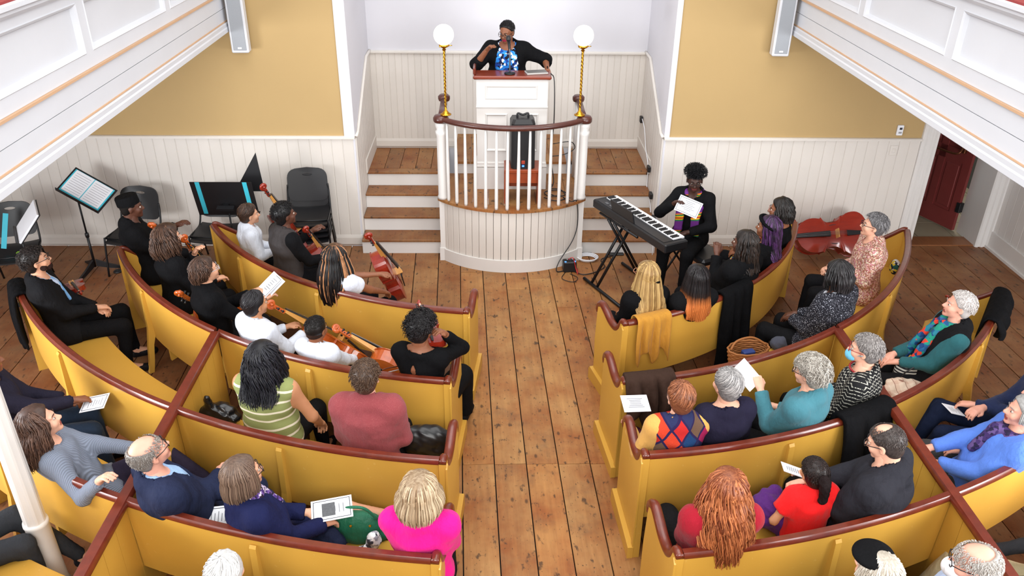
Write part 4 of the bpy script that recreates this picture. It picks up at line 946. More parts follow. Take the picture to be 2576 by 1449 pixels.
def make_hair(ctx, hs):
    """hs: dict(kind, c1, c2, N, L, T, curl ...). Scalp shell plus individual locks."""
    H, Hm, s, hl = ctx['H'], ctx['Hm'], ctx['sh'], ctx['hl']; rs = np.random.RandomState(hs.get('seed', 3))
    c1 = np.array(lin(hs['c1'])); c2 = np.array(lin(hs.get('c2', hs['c1']))); T = hs.get('T', .012); bald = hs.get('bald', 0); tip = np.array(lin(hs['tip'])) if 'tip' in hs else None
    lo = H - .2 * s; hi = H + .2 * s; F = Field(lo, hi, .0085 * ctx['h'] * s)
    low = hs.get('low', -.085)
    F.ell(hl((0, -.014, .03)), (np.array((.075, .095, .089)) + T * .75) * s, 0, R=Hm)
    if T > .02 or hs.get('nape', 1): F.ell(hl((0, -.045, -.03)), (np.array((.060, .052, .055)) + T * .6) * s, .02, R=Hm)
    if hs.get('noise', 0): F.wrinkle(hs['noise'], 42, hs.get('seed', 3), (1, 1, 1))
    fl = hs.get('line', .018); F.plane(Hm @ np.array((0, 1, -.72)), hl((0, fl, 0))); F.plane(Hm @ np.array((0, 0, -1.0)), hl((0, 0, low)))
    for sd in (-1, 1): F.ell(hl((sd * .088, .018, -.02)), np.array((.03, .034, .04)) * s, .005, 'sub', R=Hm) if hs.get('ears', 1) else None
    if bald: F.ell(hl((0, .03, .10)), np.array((.085 * bald, .12 * bald, .075)) * s, .01, 'sub', R=Hm)
    V, Fq = F.mesh(); col = np.tile(c1 * .75, (len(V), 1)) + (c2 - c1) * rs.rand(len(V), 1) * .4
    Vl = [V]; Fl = [Fq]; Cl = [np.clip(col, 0, 1)]; nb = len(V)
    braid = hs.get('blunt', 0); N = int(hs.get('N', 420) * (1 if braid else (1.65 if hs.get('tuft') else 1.3) / ctx['h'] ** .7)); L = hs.get('L', 0.0); r = hs.get('r', .0034) * (1 if braid else .84 * ctx['h'] ** .35); K1 = 5; K2 = max(0, int(math.ceil(L / .05))) if L else 0; K = K1 + K2; ns = hs.get('ns', 3)
    curl = hs.get('curl', 0); fq = hs.get('freq', 3); tuft = hs.get('tuft', 0); opn = math.radians(hs.get('open', 52 if L else 0)); thm = hs.get('thmax', None)
    axr = np.array(hs.get('ax', (.075, .095, .089))); cen = np.array(hs.get('cen', (0, -.014, .03))); part = hs.get('crown', (0, -.25))
    phi = rs.uniform(opn, 2 * PI - opn, N) if L else rs.uniform(0, 2 * PI, N); front = (1 + np.cos(phi)) / 2
    thM = np.radians(np.interp(np.abs((phi + PI) % (2 * PI) - PI), [0, PI / 3, PI / 2, PI], hs.get('thprof', [52, 66, 88, 116])))
    if L: thM = np.clip(thM, math.radians(91), math.radians(98))
    th0 = rs.rand(N) ** .8 * (thM - (.3 if not L else .6)); th0[: N // 5] *= .3
    if bald: th0 = np.maximum(th0, np.radians(58 * bald) + rs.rand(N) * .2); thM = np.maximum(thM, th0 + .15)
    pts = np.zeros((N, K, 3)); jit = rs.uniform(.35, 1.0, N) * T; seg = hs.get('seg', .62)
    if tuft:
        mn = np.where(bald > 0, np.radians(56 * bald), 0.0); th = np.arccos(np.cos(mn) + (np.cos(np.maximum(thM, mn + .05)) - np.cos(mn)) * rs.rand(N)); d = np.stack([np.sin(th) * np.sin(phi), np.sin(th) * np.cos(phi), np.cos(th)], 1); root_ = cen + d * (axr + T * .6); lng = tuft * rs.uniform(.6, 1.2, N)
        e1 = np.cross(d, (0, 0, 1.0)); e1 /= np.linalg.norm(e1, axis=1)[:, None] + 1e-6; e2 = np.cross(d, e1); ph = rs.uniform(0, 6.28, N); sag = hs.get('sag', .3)
        for k in range(K):
            t = k / (K - 1); a = ph + t * fq * 2; cu = curl * min(1, t * 2)
            p = root_ + d * (lng * t * (1 - .35 * t * sag))[:, None] + e1 * (cu * np.cos(a))[:, None] + e2 * (cu * np.sin(a))[:, None]; p[:, 2] -= sag * lng * t * t * .7; pts[:, k] = p
        W_ = np.einsum('ij,nkj->nki', Hm, pts * s) + H
    else:
        for k in range(K1):
            t = k / (K1 - 1); th = (th0 + (thM - th0) * t) if L else (th0 + np.minimum(seg, thM - th0) * t)
            swl = hs.get('swirl', .0) * t; ph_ = phi + swl
            d = np.stack([np.sin(th) * np.sin(ph_), np.sin(th) * np.cos(ph_), np.cos(th)], 1); p = cen + d * (axr + (jit * (.55 + .45 * (min(1, t * 1.4) if L else math.sin(PI * min(t + .25, 1)))))[:, None]); pts[:, k] = p
        pts[:, :K1, 1] += 0
        W_ = np.zeros_like(pts); W_[:, :K1] = np.einsum('ij,nkj->nki', Hm, pts[:, :K1] * s) + H
        if K2:
            last = W_[:, K1 - 1].copy(); Ls = L * rs.uniform(hs.get('lmin', .75), 1.05, N) * s; fwdv = Hm @ np.array((0, 1.0, 0)); out = last - H; out[:, 2] = 0; out /= np.linalg.norm(out, axis=1)[:, None] + 1e-6
            drop = hs.get('gather', .0); spread = hs.get('spread', .02); bk = -(Hm @ np.array((0, 1.0, 0))) * hs.get('back', .0); bk[2] = 0
            tb = ctx['tilt'] @ np.array((0, 0, -1.0))
            for k in range(K2):
                t = (k + 1) / K2; p = last + np.array((0, 0, -1.0)) * (Ls * t)[:, None] * (1 - drop * .3) + out * (spread * math.sin(PI * min(1, t * .8)) * s) + bk * t
                if drop: ctr = H + np.array((0, 0, -.12)) * s - Hm @ np.array((0, .09, 0)) * s; p = p + (ctr - last) * np.array((1, 1, 0)) * drop * min(1, t * 1.6)
                # keep locks outside the shoulders and back
                z = p[:, 2]; sp0 = ctx['sp']; zn = ctx['N'][2]
                below = np.clip((zn - z) / (.12 * s), 0, 1); bx = .165 * s * ctx['w']; cy = ctx['N'][1] + (zn - z) * math.tan(math.asin(max(-.9, min(.9, ctx['tilt'][1, 2] * -1)))) * 0 + (ctx['P0'][1] - ctx['N'][1]) * np.clip((zn - z) / (.5 * s), 0, 1)
                isb = (p[:, 1] < cy + .02) | (hs.get('allback', 0) > 0)
                tgt = cy - (.118 * ctx['w'] * s + .028 + jit * .6) * np.sqrt(np.clip(1 - (p[:, 0] / (bx * 1.35)) ** 2, .15, 1)); newy = np.where(isb, np.minimum(p[:, 1], tgt), np.maximum(p[:, 1], cy + (.118 * s + .02 + jit * .5))); p[:, 1] = p[:, 1] * (1 - below) + newy * below
                W_[:, K1 + k] = p
        if curl:
            ph = rs.uniform(0, 6.28, N); 
            for k in range(K):
                t = k / max(1, K - 1); a = ph + t * fq * 2 * PI * (max(L, .12) / .3); amp = curl * s * min(1, .25 + t * 1.5)
                W_[:, k, 0] += amp * np.cos(a); W_[:, k, 1] += amp * .6 * np.sin(a); W_[:, k, 2] += amp * .4 * np.sin(a * 1.3)
    tn = np.zeros_like(W_); tn[:, 1:-1] = W_[:, 2:] - W_[:, :-2]; tn[:, 0] = W_[:, 1] - W_[:, 0]; tn[:, -1] = W_[:, -1] - W_[:, -2]; tn /= np.linalg.norm(tn, axis=2)[:, :, None] + 1e-9
    o_ = W_ - H; u1 = np.cross(tn, o_); u1 /= np.linalg.norm(u1, axis=2)[:, :, None] + 1e-9; u2 = np.cross(tn, u1)
    tt = np.linspace(0, 1, K); rad = r * s * (.78 if tuft else 1) * (np.ones(K) if hs.get('blunt') else (1 - .55 * tt ** 2)); rad = rad[None, :] * rs.uniform(.7, 1.25, (N, 1))
    if hs.get('beads'): rad = rad * (1 + .25 * np.sin(np.arange(K) * 2.9))[None, :]
    wide = hs.get('wide', 1.1 if tuft else 1.6); ring = []
    for k in range(ns): a = 2 * PI * k / ns; ring.append(W_ + u1 * (rad * math.cos(a) * wide)[:, :, None] + u2 * (rad * math.sin(a))[:, :, None])
    R_ = np.stack(ring, 2); Vv = R_.reshape(-1, 3); b = np.arange(N)[:, None, None] * K * ns + np.arange(K - 1)[None, :, None] * ns + np.arange(ns)[None, None, :]; b2 = np.arange(N)[:, None, None] * K * ns + np.arange(K - 1)[None, :, None] * ns + (np.arange(ns) + 1)[None, None, :] % ns
    Q = np.stack([b, b2, b2 + ns, b + ns], -1).reshape(-1, 4) + nb
    mixr = rs.rand(N, 1, 1) ** hs.get('mixp', 1.0); mixr = mixr if not hs.get('bands') else (rs.rand(N, 1, 1) < hs['bands']).astype(float)
    cc = c1 + (c2 - c1) * mixr * np.ones((1, K, 1)); cc = cc * rs.uniform(.8, 1.15, (N, 1, 1))
    if tip is not None: tm = np.clip((tt - hs.get('tip0', .5)) / .15, 0, 1)[None, :, None] * (1 if not hs.get('tipf') else (rs.rand(N, 1, 1) < hs['tipf'])); cc = cc * (1 - tm) + tip * tm * rs.uniform(.75, 1.1, (N, 1, 1))
    cc = np.repeat(cc[:, :, None, :], ns, 2).reshape(-1, 3)
    Vl.append(Vv); Fl.append(Q); Cl.append(np.clip(cc, 0, 1))
    o = mesh_obj('hair', np.concatenate(Vl), np.concatenate(Fl), mat_hair(), ctx['root'], col=np.concatenate(Cl)); return o
def blob(ctx, name, prims, mat, hh=.008, wr=0, cuts=None):
    """child made of capsules/ellipsoids in the person's frame: ('c',a,b,ra,rb) or ('e',c,r)"""
    P = np.array([q for p in prims for q in ((p[1], p[2]) if p[0] == 'c' else (p[1],))]); m = max(max(p[3], p[4]) if p[0] == 'c' else max(p[2]) for p in prims) + .02
    F = Field(P.min(0) - m, P.max(0) + m, hh)
    for p in prims:
        if p[0] == 'c': F.cap(p[1], p[2], p[3], p[4], .01)
        else: F.ell(p[1], p[2], .01, R=ctx['Hm'] if ctx is not None and len(p) > 3 else None)
    if wr: F.wrinkle(wr, 30, 3, (1, 1, 1))
    for c in cuts or []: c(F)
    V, Fq = F.mesh(); return mesh_obj(name, V, Fq, mat, ctx['root'] if ctx else None)

# ---------------- pattern fabrics ----------------
def mat_stripes(a, b, n=9.0, duty=.22, off=0.0, wob=.012, tiltv=0.0):
    t = NT('striped_knit'); v = t.co(); x = t.xyz(v); w_ = t.noise(v, 5, 2); z = t.math('MULTIPLY_ADD', w_, wob, x[2]); z = t.math('MULTIPLY_ADD', x[1], tiltv, z)
    fr = t.math('FRACT', t.math('MULTIPLY_ADD', z, n, off)); f = t.math('LESS_THAN', fr, duty); t.base(t.mix(f, lin(a), lin(b)), .9, 0, .2); t.bump(t.noise(v, 160, 2), .3, .01); return t.m
def mat_ribs(c, n=190):
    t = NT('ribbed_knit'); v = t.co(); x = t.xyz(v); nn = t.noise(v, 4, 2); a = t.math('SINE', t.math('MULTIPLY', t.math('ADD', t.math('ADD', x[0], t.math('MULTIPLY', x[1], .8)), t.math('MULTIPLY', nn, .02)), n * 2.4))
    cc = lin(c); t.base(t.mix(t.math('MULTIPLY_ADD', a, .5, .5), tuple(q * .82 for q in cc), tuple(min(1, q * 1.1) for q in cc)), .9, 0, .2); t.bump(a, .5, .004); return t.m
def mat_blotch(cols, sc=40, name='print_fabric', rough=.8):
    t = NT(name); v = t.co(); vo = t.n('ShaderNodeTexVoronoi'); vo.inputs['Scale'].default_value = sc; w_ = t.n('ShaderNodeMix', data_type='VECTOR'); 
    nz = t.n('ShaderNodeTexNoise'); nz.inputs['Scale'].default_value = sc * .6; t.l(v, nz.inputs['Vector']); ad = t.n('ShaderNodeVectorMath', operation='MULTIPLY_ADD'); ad.inputs[1].default_value = (1.4 / sc,) * 3; t.l(nz.outputs['Color'], ad.inputs[0]); t.l(v, ad.inputs[2]); t.l(ad.outputs[0], vo.inputs['Vector'])
    s_ = t.n('ShaderNodeSeparateColor'); t.l(vo.outputs['Color'], s_.inputs[0]); st = [(i / len(cols), lin(c)) for i, c in enumerate(cols)]
    t.base(t.ramp(s_.outputs[0], st, 'CONSTANT'), rough, 0, .25); t.bump(t.noise(v, 12, 3), .3, .02); return t.m
def mat_diamond():
    t = NT('patchwork_knit'); v = t.co(); x = t.xyz(v); nn = t.noise(v, 5, 2)
    ux = t.math('MULTIPLY_ADD', x[0], 8.5, .5); uz = t.math('MULTIPLY', x[2], 6.0); ux = t.math('MULTIPLY_ADD', nn, .3, ux)
    a, b = t.math('ADD', ux, uz), t.math('SUBTRACT', ux, uz); fa, fb = t.math('FRACT', a), t.math('FRACT', b)
    e = lambda f: t.math('MINIMUM', f, t.math('SUBTRACT', 1.0, f)); edge = t.math('LESS_THAN', t.math('MINIMUM', e(fa), e(fb)), .075)
    cv = t.n('ShaderNodeCombineXYZ'); t.l(t.math('FLOOR', a), cv.inputs[0]); t.l(t.math('FLOOR', b), cv.inputs[1]); wn = t.n('ShaderNodeTexWhiteNoise'); t.l(cv.outputs[0], wn.inputs['Vector'])
    cs = [(190, 60, 36), (22, 84, 88), (100, 76, 60), (24, 56, 98), (146, 26, 74), (80, 84, 50), (180, 40, 38), (40, 46, 84)]
    col = t.ramp(wn.outputs['Value'], [(i / 8, lin(c)) for i, c in enumerate(cs)], 'CONSTANT'); t.base(t.mix(edge, col, lin((38, 30, 70))), .9, 0, .2); t.bump(t.noise(v, 150, 2), .4, .01); return t.m
def mat_zigzag():
    t = NT('zigzag_knit'); v = t.co(); x = t.xyz(v); zz = t.math('PINGPONG', t.math('MULTIPLY', x[0], 1.0), .018); f = t.math('FRACT', t.math('MULTIPLY', t.math('ADD', x[2], zz), 34)); n = t.noise(v, 90, 2)
    m_ = t.math('MULTIPLY', t.math('LESS_THAN', f, .26), t.ramp(n, [(.4, (0, 0, 0)), (.45, (1, 1, 1))])); t.base(t.mix(m_, lin((28, 28, 30)), lin((182, 180, 168))), .9, 0, .2); return t.m
def mat_plaid(a, b, c, n=22):
    t = NT('plaid'); v = t.co(); x = t.xyz(v); f = lambda k, d, m=n: t.math('LESS_THAN', t.math('FRACT', t.math('MULTIPLY', x[k], m)), d)
    s_ = t.math('MULTIPLY', t.math('ADD', t.math('ADD', f(0, .4), f(2, .4)), f(1, .4)), .34); col = t.mix(s_, lin(a), lin(b)); ln = t.math('MAXIMUM', f(0, .06), f(2, .06)); t.base(t.mix(ln, col, lin(c)), .9, 0, .2); return t.m
def mat_kente():
    t = NT('kente_stole'); v = t.co(); x = t.xyz(v); q = t.math('FRACT', t.math('MULTIPLY', t.math('ADD', x[2], t.math('MULTIPLY', x[0], .25)), 5.2))
    P_ = (104, 44, 128); t.base(t.ramp(q, [(0, lin(P_)), (.42, lin((34, 120, 70))), (.5, lin((236, 176, 30))), (.57, lin((176, 40, 36))), (.64, lin((236, 176, 30))), (.72, lin((40, 120, 60))), (.8, lin((230, 120, 30))), (.86, lin(P_))], 'CONSTANT'), .7, 0, .3); return t.m
BLK = lambda v=24: fabric((int(v * .72), int(v * .72), int(v * .76) + 1), .85, .18, name='black_fabric')
WHT = fabric((206, 211, 222), .8, .04, name='white_cotton'); CHAR = fabric((44, 44, 48), .85, .15, name='charcoal_wool'); NAVY = fabric((34, 44, 78), .85, .15, name='navy_fabric')
JEAN = fabric((40, 56, 78), .9, .15, name='denim')
def tl(p, off=0): return math.degrees(math.atan2(9.7 - p[1], 0.22 - p[0])) + off
def sheet(label, ctx, pos, nrm, up, w=.14, h=.2, frame_=True, name='program', mat=M_PAPER, lines=True, fold=False, cat='booklet', group=None):
    """a printed sheet: pos / normal / up in the holder's frame (or world if ctx is None)"""
    W = ctx['W'] if ctx else (lambda p: p); o = Vector(W(pos)); n = (Vector(W(np.array(pos) + np.array(nrm))) - o).normalized(); u_ = (Vector(W(np.array(pos) + np.array(up))) - o); u_ = (u_ - n * u_.dot(n)).normalized(); x = u_.cross(n)
    r = empty(name, (0, 0, 0), 0, label, cat, group); r.matrix_world = frame(o, x, u_, n)
    MB().box(-w / 2, w / 2, -h / 2, h / 2, -.003, 0).build('page', mat, r)
    if fold: MB().box(-w / 2, w / 2, -h / 2, h / 2, -.0035, -.0005, M=Matrix.Rotation(.25, 4, 'Y') @ Matrix.Translation((0.01, 0, -.004))).build('back_page', mat, r)
    if frame_:
        m = MB(); a, b, t_ = w / 2 - .012, h / 2 - .012, .004
        for q in ((-a, a, b - t_, b), (-a, a, -b, -b + t_), (-a, -a + t_, -b, b), (a - t_, a, -b, b)): m.box(q[0], q[1], q[2], q[3], 0, .0006)
        m.build('printed_border', M_INK, r)
    if lines:
        m = MB(); rr = random.Random(len(label))
        for k in range(6):
            yy = h * .28 - k * h * .1; ww = w * rr.uniform(.12, .3); m.box(-ww, ww, yy - .0022, yy + .0022, 0, .0006)
        m.build('print_lines', plain((120, 122, 130), .9, var=0), r)
    return r
def H_(c1, c2=None, **k): d = dict(c1=c1, c2=c2 or tuple(min(255, int(v * 1.5 + 8)) for v in c1)); d.update(k); return d
BH = (20, 18, 19); PPL = []
def shortcut(c1, c2=None, **k): return H_(c1, c2, **{**dict(N=480, T=.013, r=.0036, swirl=.5), **k})

# ================= left of the aisle =================
p = (-3.834, 6.274, 1.215)
c = person('person in a black suit and pale blue tie with clasped hands, seated far left', p, 24, yaw=0, pitch=14, lean=10, skin='fair', hair=H_((24, 19, 18), (52, 42, 38), N=520, T=.024, tuft=.03, curl=.007, sag=.8, line=.02, thprof=[60, 72, 92, 128]), glasses=True, hands=((.0, .30, .68), (.06, .31, .70)),
    under=dict(mat=fabric((190, 206, 232), .7), name='shirt', o=.008, neck=.07, collar=1, sleeve='long'), top=dict(mat=BLK(34), name='suit_jacket', o=.02, neck=.085, vneck=.24, hem=-.04, long=.25), bottom=dict(mat=BLK(26)), legs=(((-.13, .46, .52), (-.13, .50, .09)), ((.12, .46, .50), (.14, .42, .09))))
blob(c, 'beard', [('e', c['hl']((0, .062, -.082)), np.array((.042, .034, .032))), ('e', c['hl']((.045, .03, -.06)), np.array((.016, .03, .035))), ('e', c['hl']((-.045, .03, -.06)), np.array((.016, .03, .035)))], fabric((46, 32, 28), .9), .006)
blob(c, 'necktie', [('c', c['sp']((0, .085, .47)), c['sp']((0, .118, .40)), .014, .014), ('c', c['sp']((0, .118, .40)), c['sp']((0, .135, .24)), .012, .018)], fabric((110, 160, 210), .6), .007)
p = (-3.458, 7.385, 1.230)
c = person('person in a black cap and black coat holding a cello by the left wall', p, 26, yaw=-6, pitch=0, lean=4, s=1.02, w=1.12, skin='dark', hair=H_((18, 16, 16), N=40, T=.004, seg=.2), hands='cello', top=dict(mat=BLK(28), name='coat', o=.024, neck=.075, collar=1, long=.4), bottom=dict(mat=BLK()))
m = MB(); Mx = Matrix([list(c['Hm'][r]) + [c['H'][r]] for r in range(3)] + [[0, 0, 0, 1]]) @ Matrix.Rotation(.16, 4, 'X'); m.loft([[(.085 * a * math.cos(t), -.012 + .104 * a * math.sin(t), z) for t in np.linspace(0, 2 * PI, 25)[:-1]] for z, a in ((.035, 1.0), (.05, 1.02), (.11, 1.0), (.125, .93), (.128, .5), (.125, .05))], M=Mx); smooth_by_angle(fixn(m.build('cap', BLK(26), c['root'])), 60)
CAPMAN = c
p = (-2.901, 6.786, 1.184)
c = person('person with long curly brown hair in a black top, cello at the left knee', p, 38, yaw=-2, pitch=4, s=.96, skin='fair', hair=H_((48, 32, 26), (98, 70, 54), N=520, T=.045, L=.17, curl=.02, freq=3, r=.0045, open=60, spread=.03), hands=((.03, .22, 1.0), (.16, .34, .74)), top=dict(mat=BLK(26), name='jumper', o=.016, neck=.08, bust=1), bottom=dict(mat=BLK()))
p = (-2.363, 6.092, 1.215)
c = person('person with wavy brown hair tied low in a black polo neck', p, 36, yaw=0, pitch=8, s=1.0, w=1.0, skin='fair', glasses=(170, 172, 176), hair=H_((50, 34, 28), (92, 66, 52), N=480, T=.022, L=.10, curl=.012, freq=4, r=.004, open=64, gather=.35), hands=((.02, .34, .90), (.16, .40, .88)), top=dict(mat=BLK(22), name='polo_neck', o=.014, turtle=1, neck=0), bottom=dict(mat=BLK(34)))
sheet('printed programme held open by the wavy-haired person in the polo neck', c, (.10, .47, .97), (.1, -.55, .8), (0, .8, .55), .16, .22, fold=True)
p = (-1.867, 5.689, 1.123)
c = person('person with straight black hair in a white shirt, cello across the lap', p, 52, yaw=-8, pitch=2, s=.88, w=1.08, skin='olive', hair=shortcut((20, 18, 20), (50, 48, 52), T=.018, seg=.8), hands=((-.04, .32, .80), (.16, .34, .78)), top=dict(mat=WHT, name='shirt', o=.02, collar=1, wr=.006), bottom=dict(mat=BLK()))
p = (-1.340, 5.409, 1.062)
c = person('young person with cropped black hair and faded sides in a white collared shirt', p, 66, yaw=-4, pitch=-2, s=.80, w=1.0, skin='brown', hair=H_((20, 16, 16), (34, 28, 26), N=500, T=.010, tuft=.012, curl=.004, r=.003, thprof=[50, 60, 66, 80], line=.02, low=-.02, nape=0), hands=((-.02, .32, .66), (.12, .34, .66)), top=dict(mat=WHT, name='shirt', o=.02, collar=1, wr=.005), bottom=dict(mat=BLK()))
blob(c, 'hair_fade', [('e', c['hl']((0, -.02, .0)), np.array((.066, .082, .078)))], fabric((50, 34, 28), .9), .008, cuts=[lambda F: F.plane((0, 0, -1.0), c['hl']((0, 0, -.05))), lambda F: F.plane(c['Hm'] @ np.array((0, 1.0, 0)), c['hl']((0, .0, 0)))])
p = (-2.407, 7.584, 1.062)
c = person('child with a brown bowl haircut and white shirt, end of the front pew', p, 24, yaw=0, pitch=2, s=.80, w=1.05, skin='fair', hair=shortcut((50, 36, 30), (92, 68, 54), T=.020, seg=1.1, N=560, thprof=[58, 80, 96, 124]), hands=((.02, .26, .74), (.14, .30, .74)), top=dict(mat=WHT, name='shirt', o=.022, collar=1, wr=.006), bottom=dict(mat=BLK()))
p = (-1.972, 7.271, 1.200)
c = person('person with short black curls in a dark grey waistcoat and black shirt, cello in front', p, 40, yaw=-10, pitch=6, s=.98, w=1.02, skin='dark', hair=H_((16, 15, 17), (34, 32, 34), N=620, T=.024, tuft=.02, curl=.006, r=.003, noise=.003, thprof=[60, 72, 84, 120]), hands='cello', under=dict(mat=BLK(26), name='shirt', o=.014, collar=1), top=dict(mat=fabric((58, 54, 54), .5), name='waistcoat', o=.022, sleeve='none', neck=.085, wr=.003), bottom=dict(mat=BLK()))
p = (-1.354, 6.472, 1.154)
c = person('person with long black and honey braids in a white puff-sleeved blouse, cello at the side', p, 54, yaw=-6, pitch=2, s=.92, w=1.05, skin='brown', hair=H_((18, 15, 16), (176, 122, 82), N=270, T=.036, L=.42, r=.0062, ns=5, wide=1.0, beads=1, blunt=1, open=52, bands=.22, spread=.06, lmin=.8, allback=1), hands=((.16, .38, .90), (.16, .42, .64)), pole=(None, (.7, .1, .4)), top=dict(mat=WHT, name='blouse', o=.018, sleeve='puff', neck=.09), bottom=dict(mat=BLK(20)))
p = (-0.514, 5.174, 1.215)
c = person('person with short black curls, black top with a keyhole back, violin under the chin', p, 72, yaw=-18, pitch=-8, s=1.0, w=.98, skin='brown', hair=H_((18, 16, 18), (40, 36, 38), N=620, T=.034, tuft=.038, curl=.010, r=.0036, noise=.005, freq=4, thprof=[62, 76, 92, 124]), hands=((-.06, .30, .72), (.15, .14, 1.13)), pole=(None, (.36, -.02, .35)), top=dict(mat=BLK(20), name='top', o=.014, neck=.11, keyhole=1, wr=.004), bottom=dict(mat=BLK(24), o=.035))
KEYH = c
p = (-1.572, 4.785, 1.215)
c = person('person with long wavy black hair in a green and white striped knit top', p, 76, yaw=2, pitch=6, s=1.0, w=1.32, skin='olive', hair=H_((16, 15, 18), (40, 40, 48), N=560, T=.034, L=.27, curl=.018, freq=2.2, r=.0048, open=50, spread=.04, allback=1), hands=((-.14, .30, .62), (.26, .22, .56)), pole=(None, (.7, -.3, .6)), top=dict(mat=mat_stripes((138, 146, 92), (224, 218, 196), 13.5, .22, .2), name='striped_top', o=.016, sleeve=False, neck=.08), bottom=dict(mat=BLK(28)))
p = (-0.828, 4.507, 1.246)
c = person('person with short brown hair in a dusty red sweatshirt', p, 86, yaw=-4, pitch=4, s=1.04, w=1.12, skin='pale', hair=shortcut((62, 44, 34), (104, 80, 62), T=.02, tuft=.026, curl=.005, sag=.9, N=620, thprof=[60, 74, 84, 124]), under=dict(mat=fabric((226, 214, 196), .8), name='t_shirt', o=.012, neck=.062), top=dict(mat=fabric((134, 62, 66), .95, .1, rgb2=(150, 82, 82)), name='sweatshirt', o=.022, neck=.078, wr=.006), bottom=dict(mat=BLK(34)), hands=((-.10, .30, .66), (.16, .28, .64)))
p = (-1.987, 3.777, 1.246)
c = person('person with a bald crown and grey fringe, navy jacket over a pale blue shirt', p, 40, yaw=4, pitch=20, lean=4, s=1.04, w=1.15, skin='pink', glasses=True, hair=H_((120, 112, 106), (176, 170, 164), N=420, T=.010, bald=.98, r=.003, tuft=.014, curl=.003, sag=1.0, thprof=[80, 92, 100, 128], line=-.005), hands=((.10, .27, .74), (-.08, .29, .78)), under=dict(mat=fabric((150, 184, 224), .7), name='shirt', o=.010, collar=1, neck=.07), top=dict(mat=fabric((36, 42, 66), .8), name='jacket', o=.024, neck=.09, vneck=.2, long=.45), bottom=dict(mat=NAVY))
sheet('printed programme lying beside the bald person in the navy jacket', c, (.20, .06, .72), (.3, -.2, .9), (.5, .8, .0), .15, .21)
p = (-1.413, 3.635, 1.192)
c = person('person with a brown bob in a navy dress, legs crossed, magazine on the lap', p, 38, yaw=2, pitch=8, lean=2, s=.97, w=1.08, skin='fair', glasses=True, hair=H_((86, 66, 56), (142, 118, 100), N=620, T=.026, L=.12, r=.0040, open=56, seg=.9, spread=.012, lmin=.88), hands=((.02, .26, .72), (.14, .30, .68)), top=dict(mat=fabric((28, 32, 66), .9), name='dress_top', o=.022, neck=.08, bust=1), bottom=dict(mat=fabric((30, 36, 76), .9), skirt=.93, name='dress_skirt'), shoes=((112, 92, 72), None), legs=(((.02, .50, .56), (.22, .86, .40), (.6, .8, .1)), ((.10, .46, .46), (.06, .40, .09))))
blob(c, 'scarf', [('c', c['N'] + np.array((.075 * math.cos(a), .075 * math.sin(a) + .01, .02)), c['N'] + np.array((.075 * math.cos(a + .7), .075 * math.sin(a + .7) + .01, .02)), .03, .03) for a in np.arange(0, 6.2, .7)] + [('c', c['sp']((0, .10, .47)), c['sp']((.03, .15, .34)), .03, .025)], mat_blotch([(70, 48, 110), (200, 190, 210), (110, 80, 150), (40, 30, 50)], 70), .008, .003)
sheet('grey-printed magazine lying open on the lap of the person in the navy dress', c, (.12, .34, .74), (.1, -.1, 1), (.45, .9, .1), .17, .25, cat='magazine', name='magazine')
MB().box(-.05, .05, -.06, .02, .0007, .0012).build('printed_photo', plain((90, 92, 96), .8, var=.4, vs=60), bpy.data.objects['magazine'])
p = (-0.397, 3.467, 1.200)
c = person('person with a blond bob in a bright pink top at the aisle', p, 84, yaw=-6, pitch=2, lean=0, s=.98, w=1.02, skin='pale', hair=H_((134, 106, 78), (214, 192, 160), N=760, T=.034, L=.13, r=.0042, open=46, seg=.9, spread=.035, lmin=.8), hands='lap', legs=(((-.15, .44, .505), (-.15, .46, .09)), ((.03, .44, .505), (.03, .46, .09))), top=dict(mat=fabric((226, 16, 132), .85, .06), name='pink_top', o=.018, neck=.075, wr=.005, sleeve='long'), bottom=dict(mat=BLK(30)))
p = (-2.788, 4.129, 1.200)
c = person('person with long brown hair in a grey ribbed sweater, one arm over the pew rail', p, 28, yaw=2, pitch=18, lean=22, s=.98, w=.95, skin='pale', hair=H_((58, 40, 34), (104, 76, 62), N=600, T=.03, L=.26, curl=.012, freq=3, r=.0046, open=56, spread=.04, back=.05), hands=((.02, .46, .74), ('w', (-2.352, 3.826, 0.970), (-2.851, 4.039, 0.700))), top=dict(mat=mat_ribs((124, 132, 148)), name='ribbed_sweater', o=.018, turtle=0, collar=1, long=.3), bottom=dict(mat=fabric((50, 44, 60), .9, .2), name='tights', o=.008), legs=(((-.06, .44, .66), (.10, .72, .35)), ((.10, .48, .48), (.10, .45, .09))))
GREYW = c
c = person('person in a dark jumper and jeans behind the long-haired sweater wearer, programme in hand', (-3.463, 4.770, 1.215), 28, lean=12, s=1.0, skin='brown', hair=shortcut((30, 24, 22)), hands=((-.08, .34, .70), (.10, .42, .78)), top=dict(mat=fabric((40, 38, 52), .9), name='jumper', o=.02), bottom=dict(mat=JEAN))
sheet('printed programme in the hand of the person in jeans at the left edge', c, (.14, .50, .74), (.1, -.35, .93), (.5, .8, .3), .14, .2)
c = person('person in black trousers and laced shoes, cut by the left edge near the column', (-3.539, 3.470, 1.215), 34, lean=8, s=1.0, skin='fair', hair=shortcut((90, 80, 70)), hands='low', top=dict(mat=BLK(40), name='jumper', o=.02), bottom=dict(mat=fabric((48, 50, 54), .9)), shoes=((30, 30, 34), 1), legs=(((-.12, .46, .56), (.0, .74, .14), (.4, .9, 0)), ((.13, .46, .52), (.14, .50, .09))))
p = (-1.296, 2.876, 1.215)
c = person('person with white hair at the bottom edge, left of the aisle', p, 80, s=1.0, skin='pale', hair=shortcut((190, 188, 186), (232, 230, 228), T=.02, seg=.9, tuft=.0), hands='lap', top=dict(mat=fabric((90, 96, 110)), name='jumper'), bottom=dict(mat=BLK(40)))

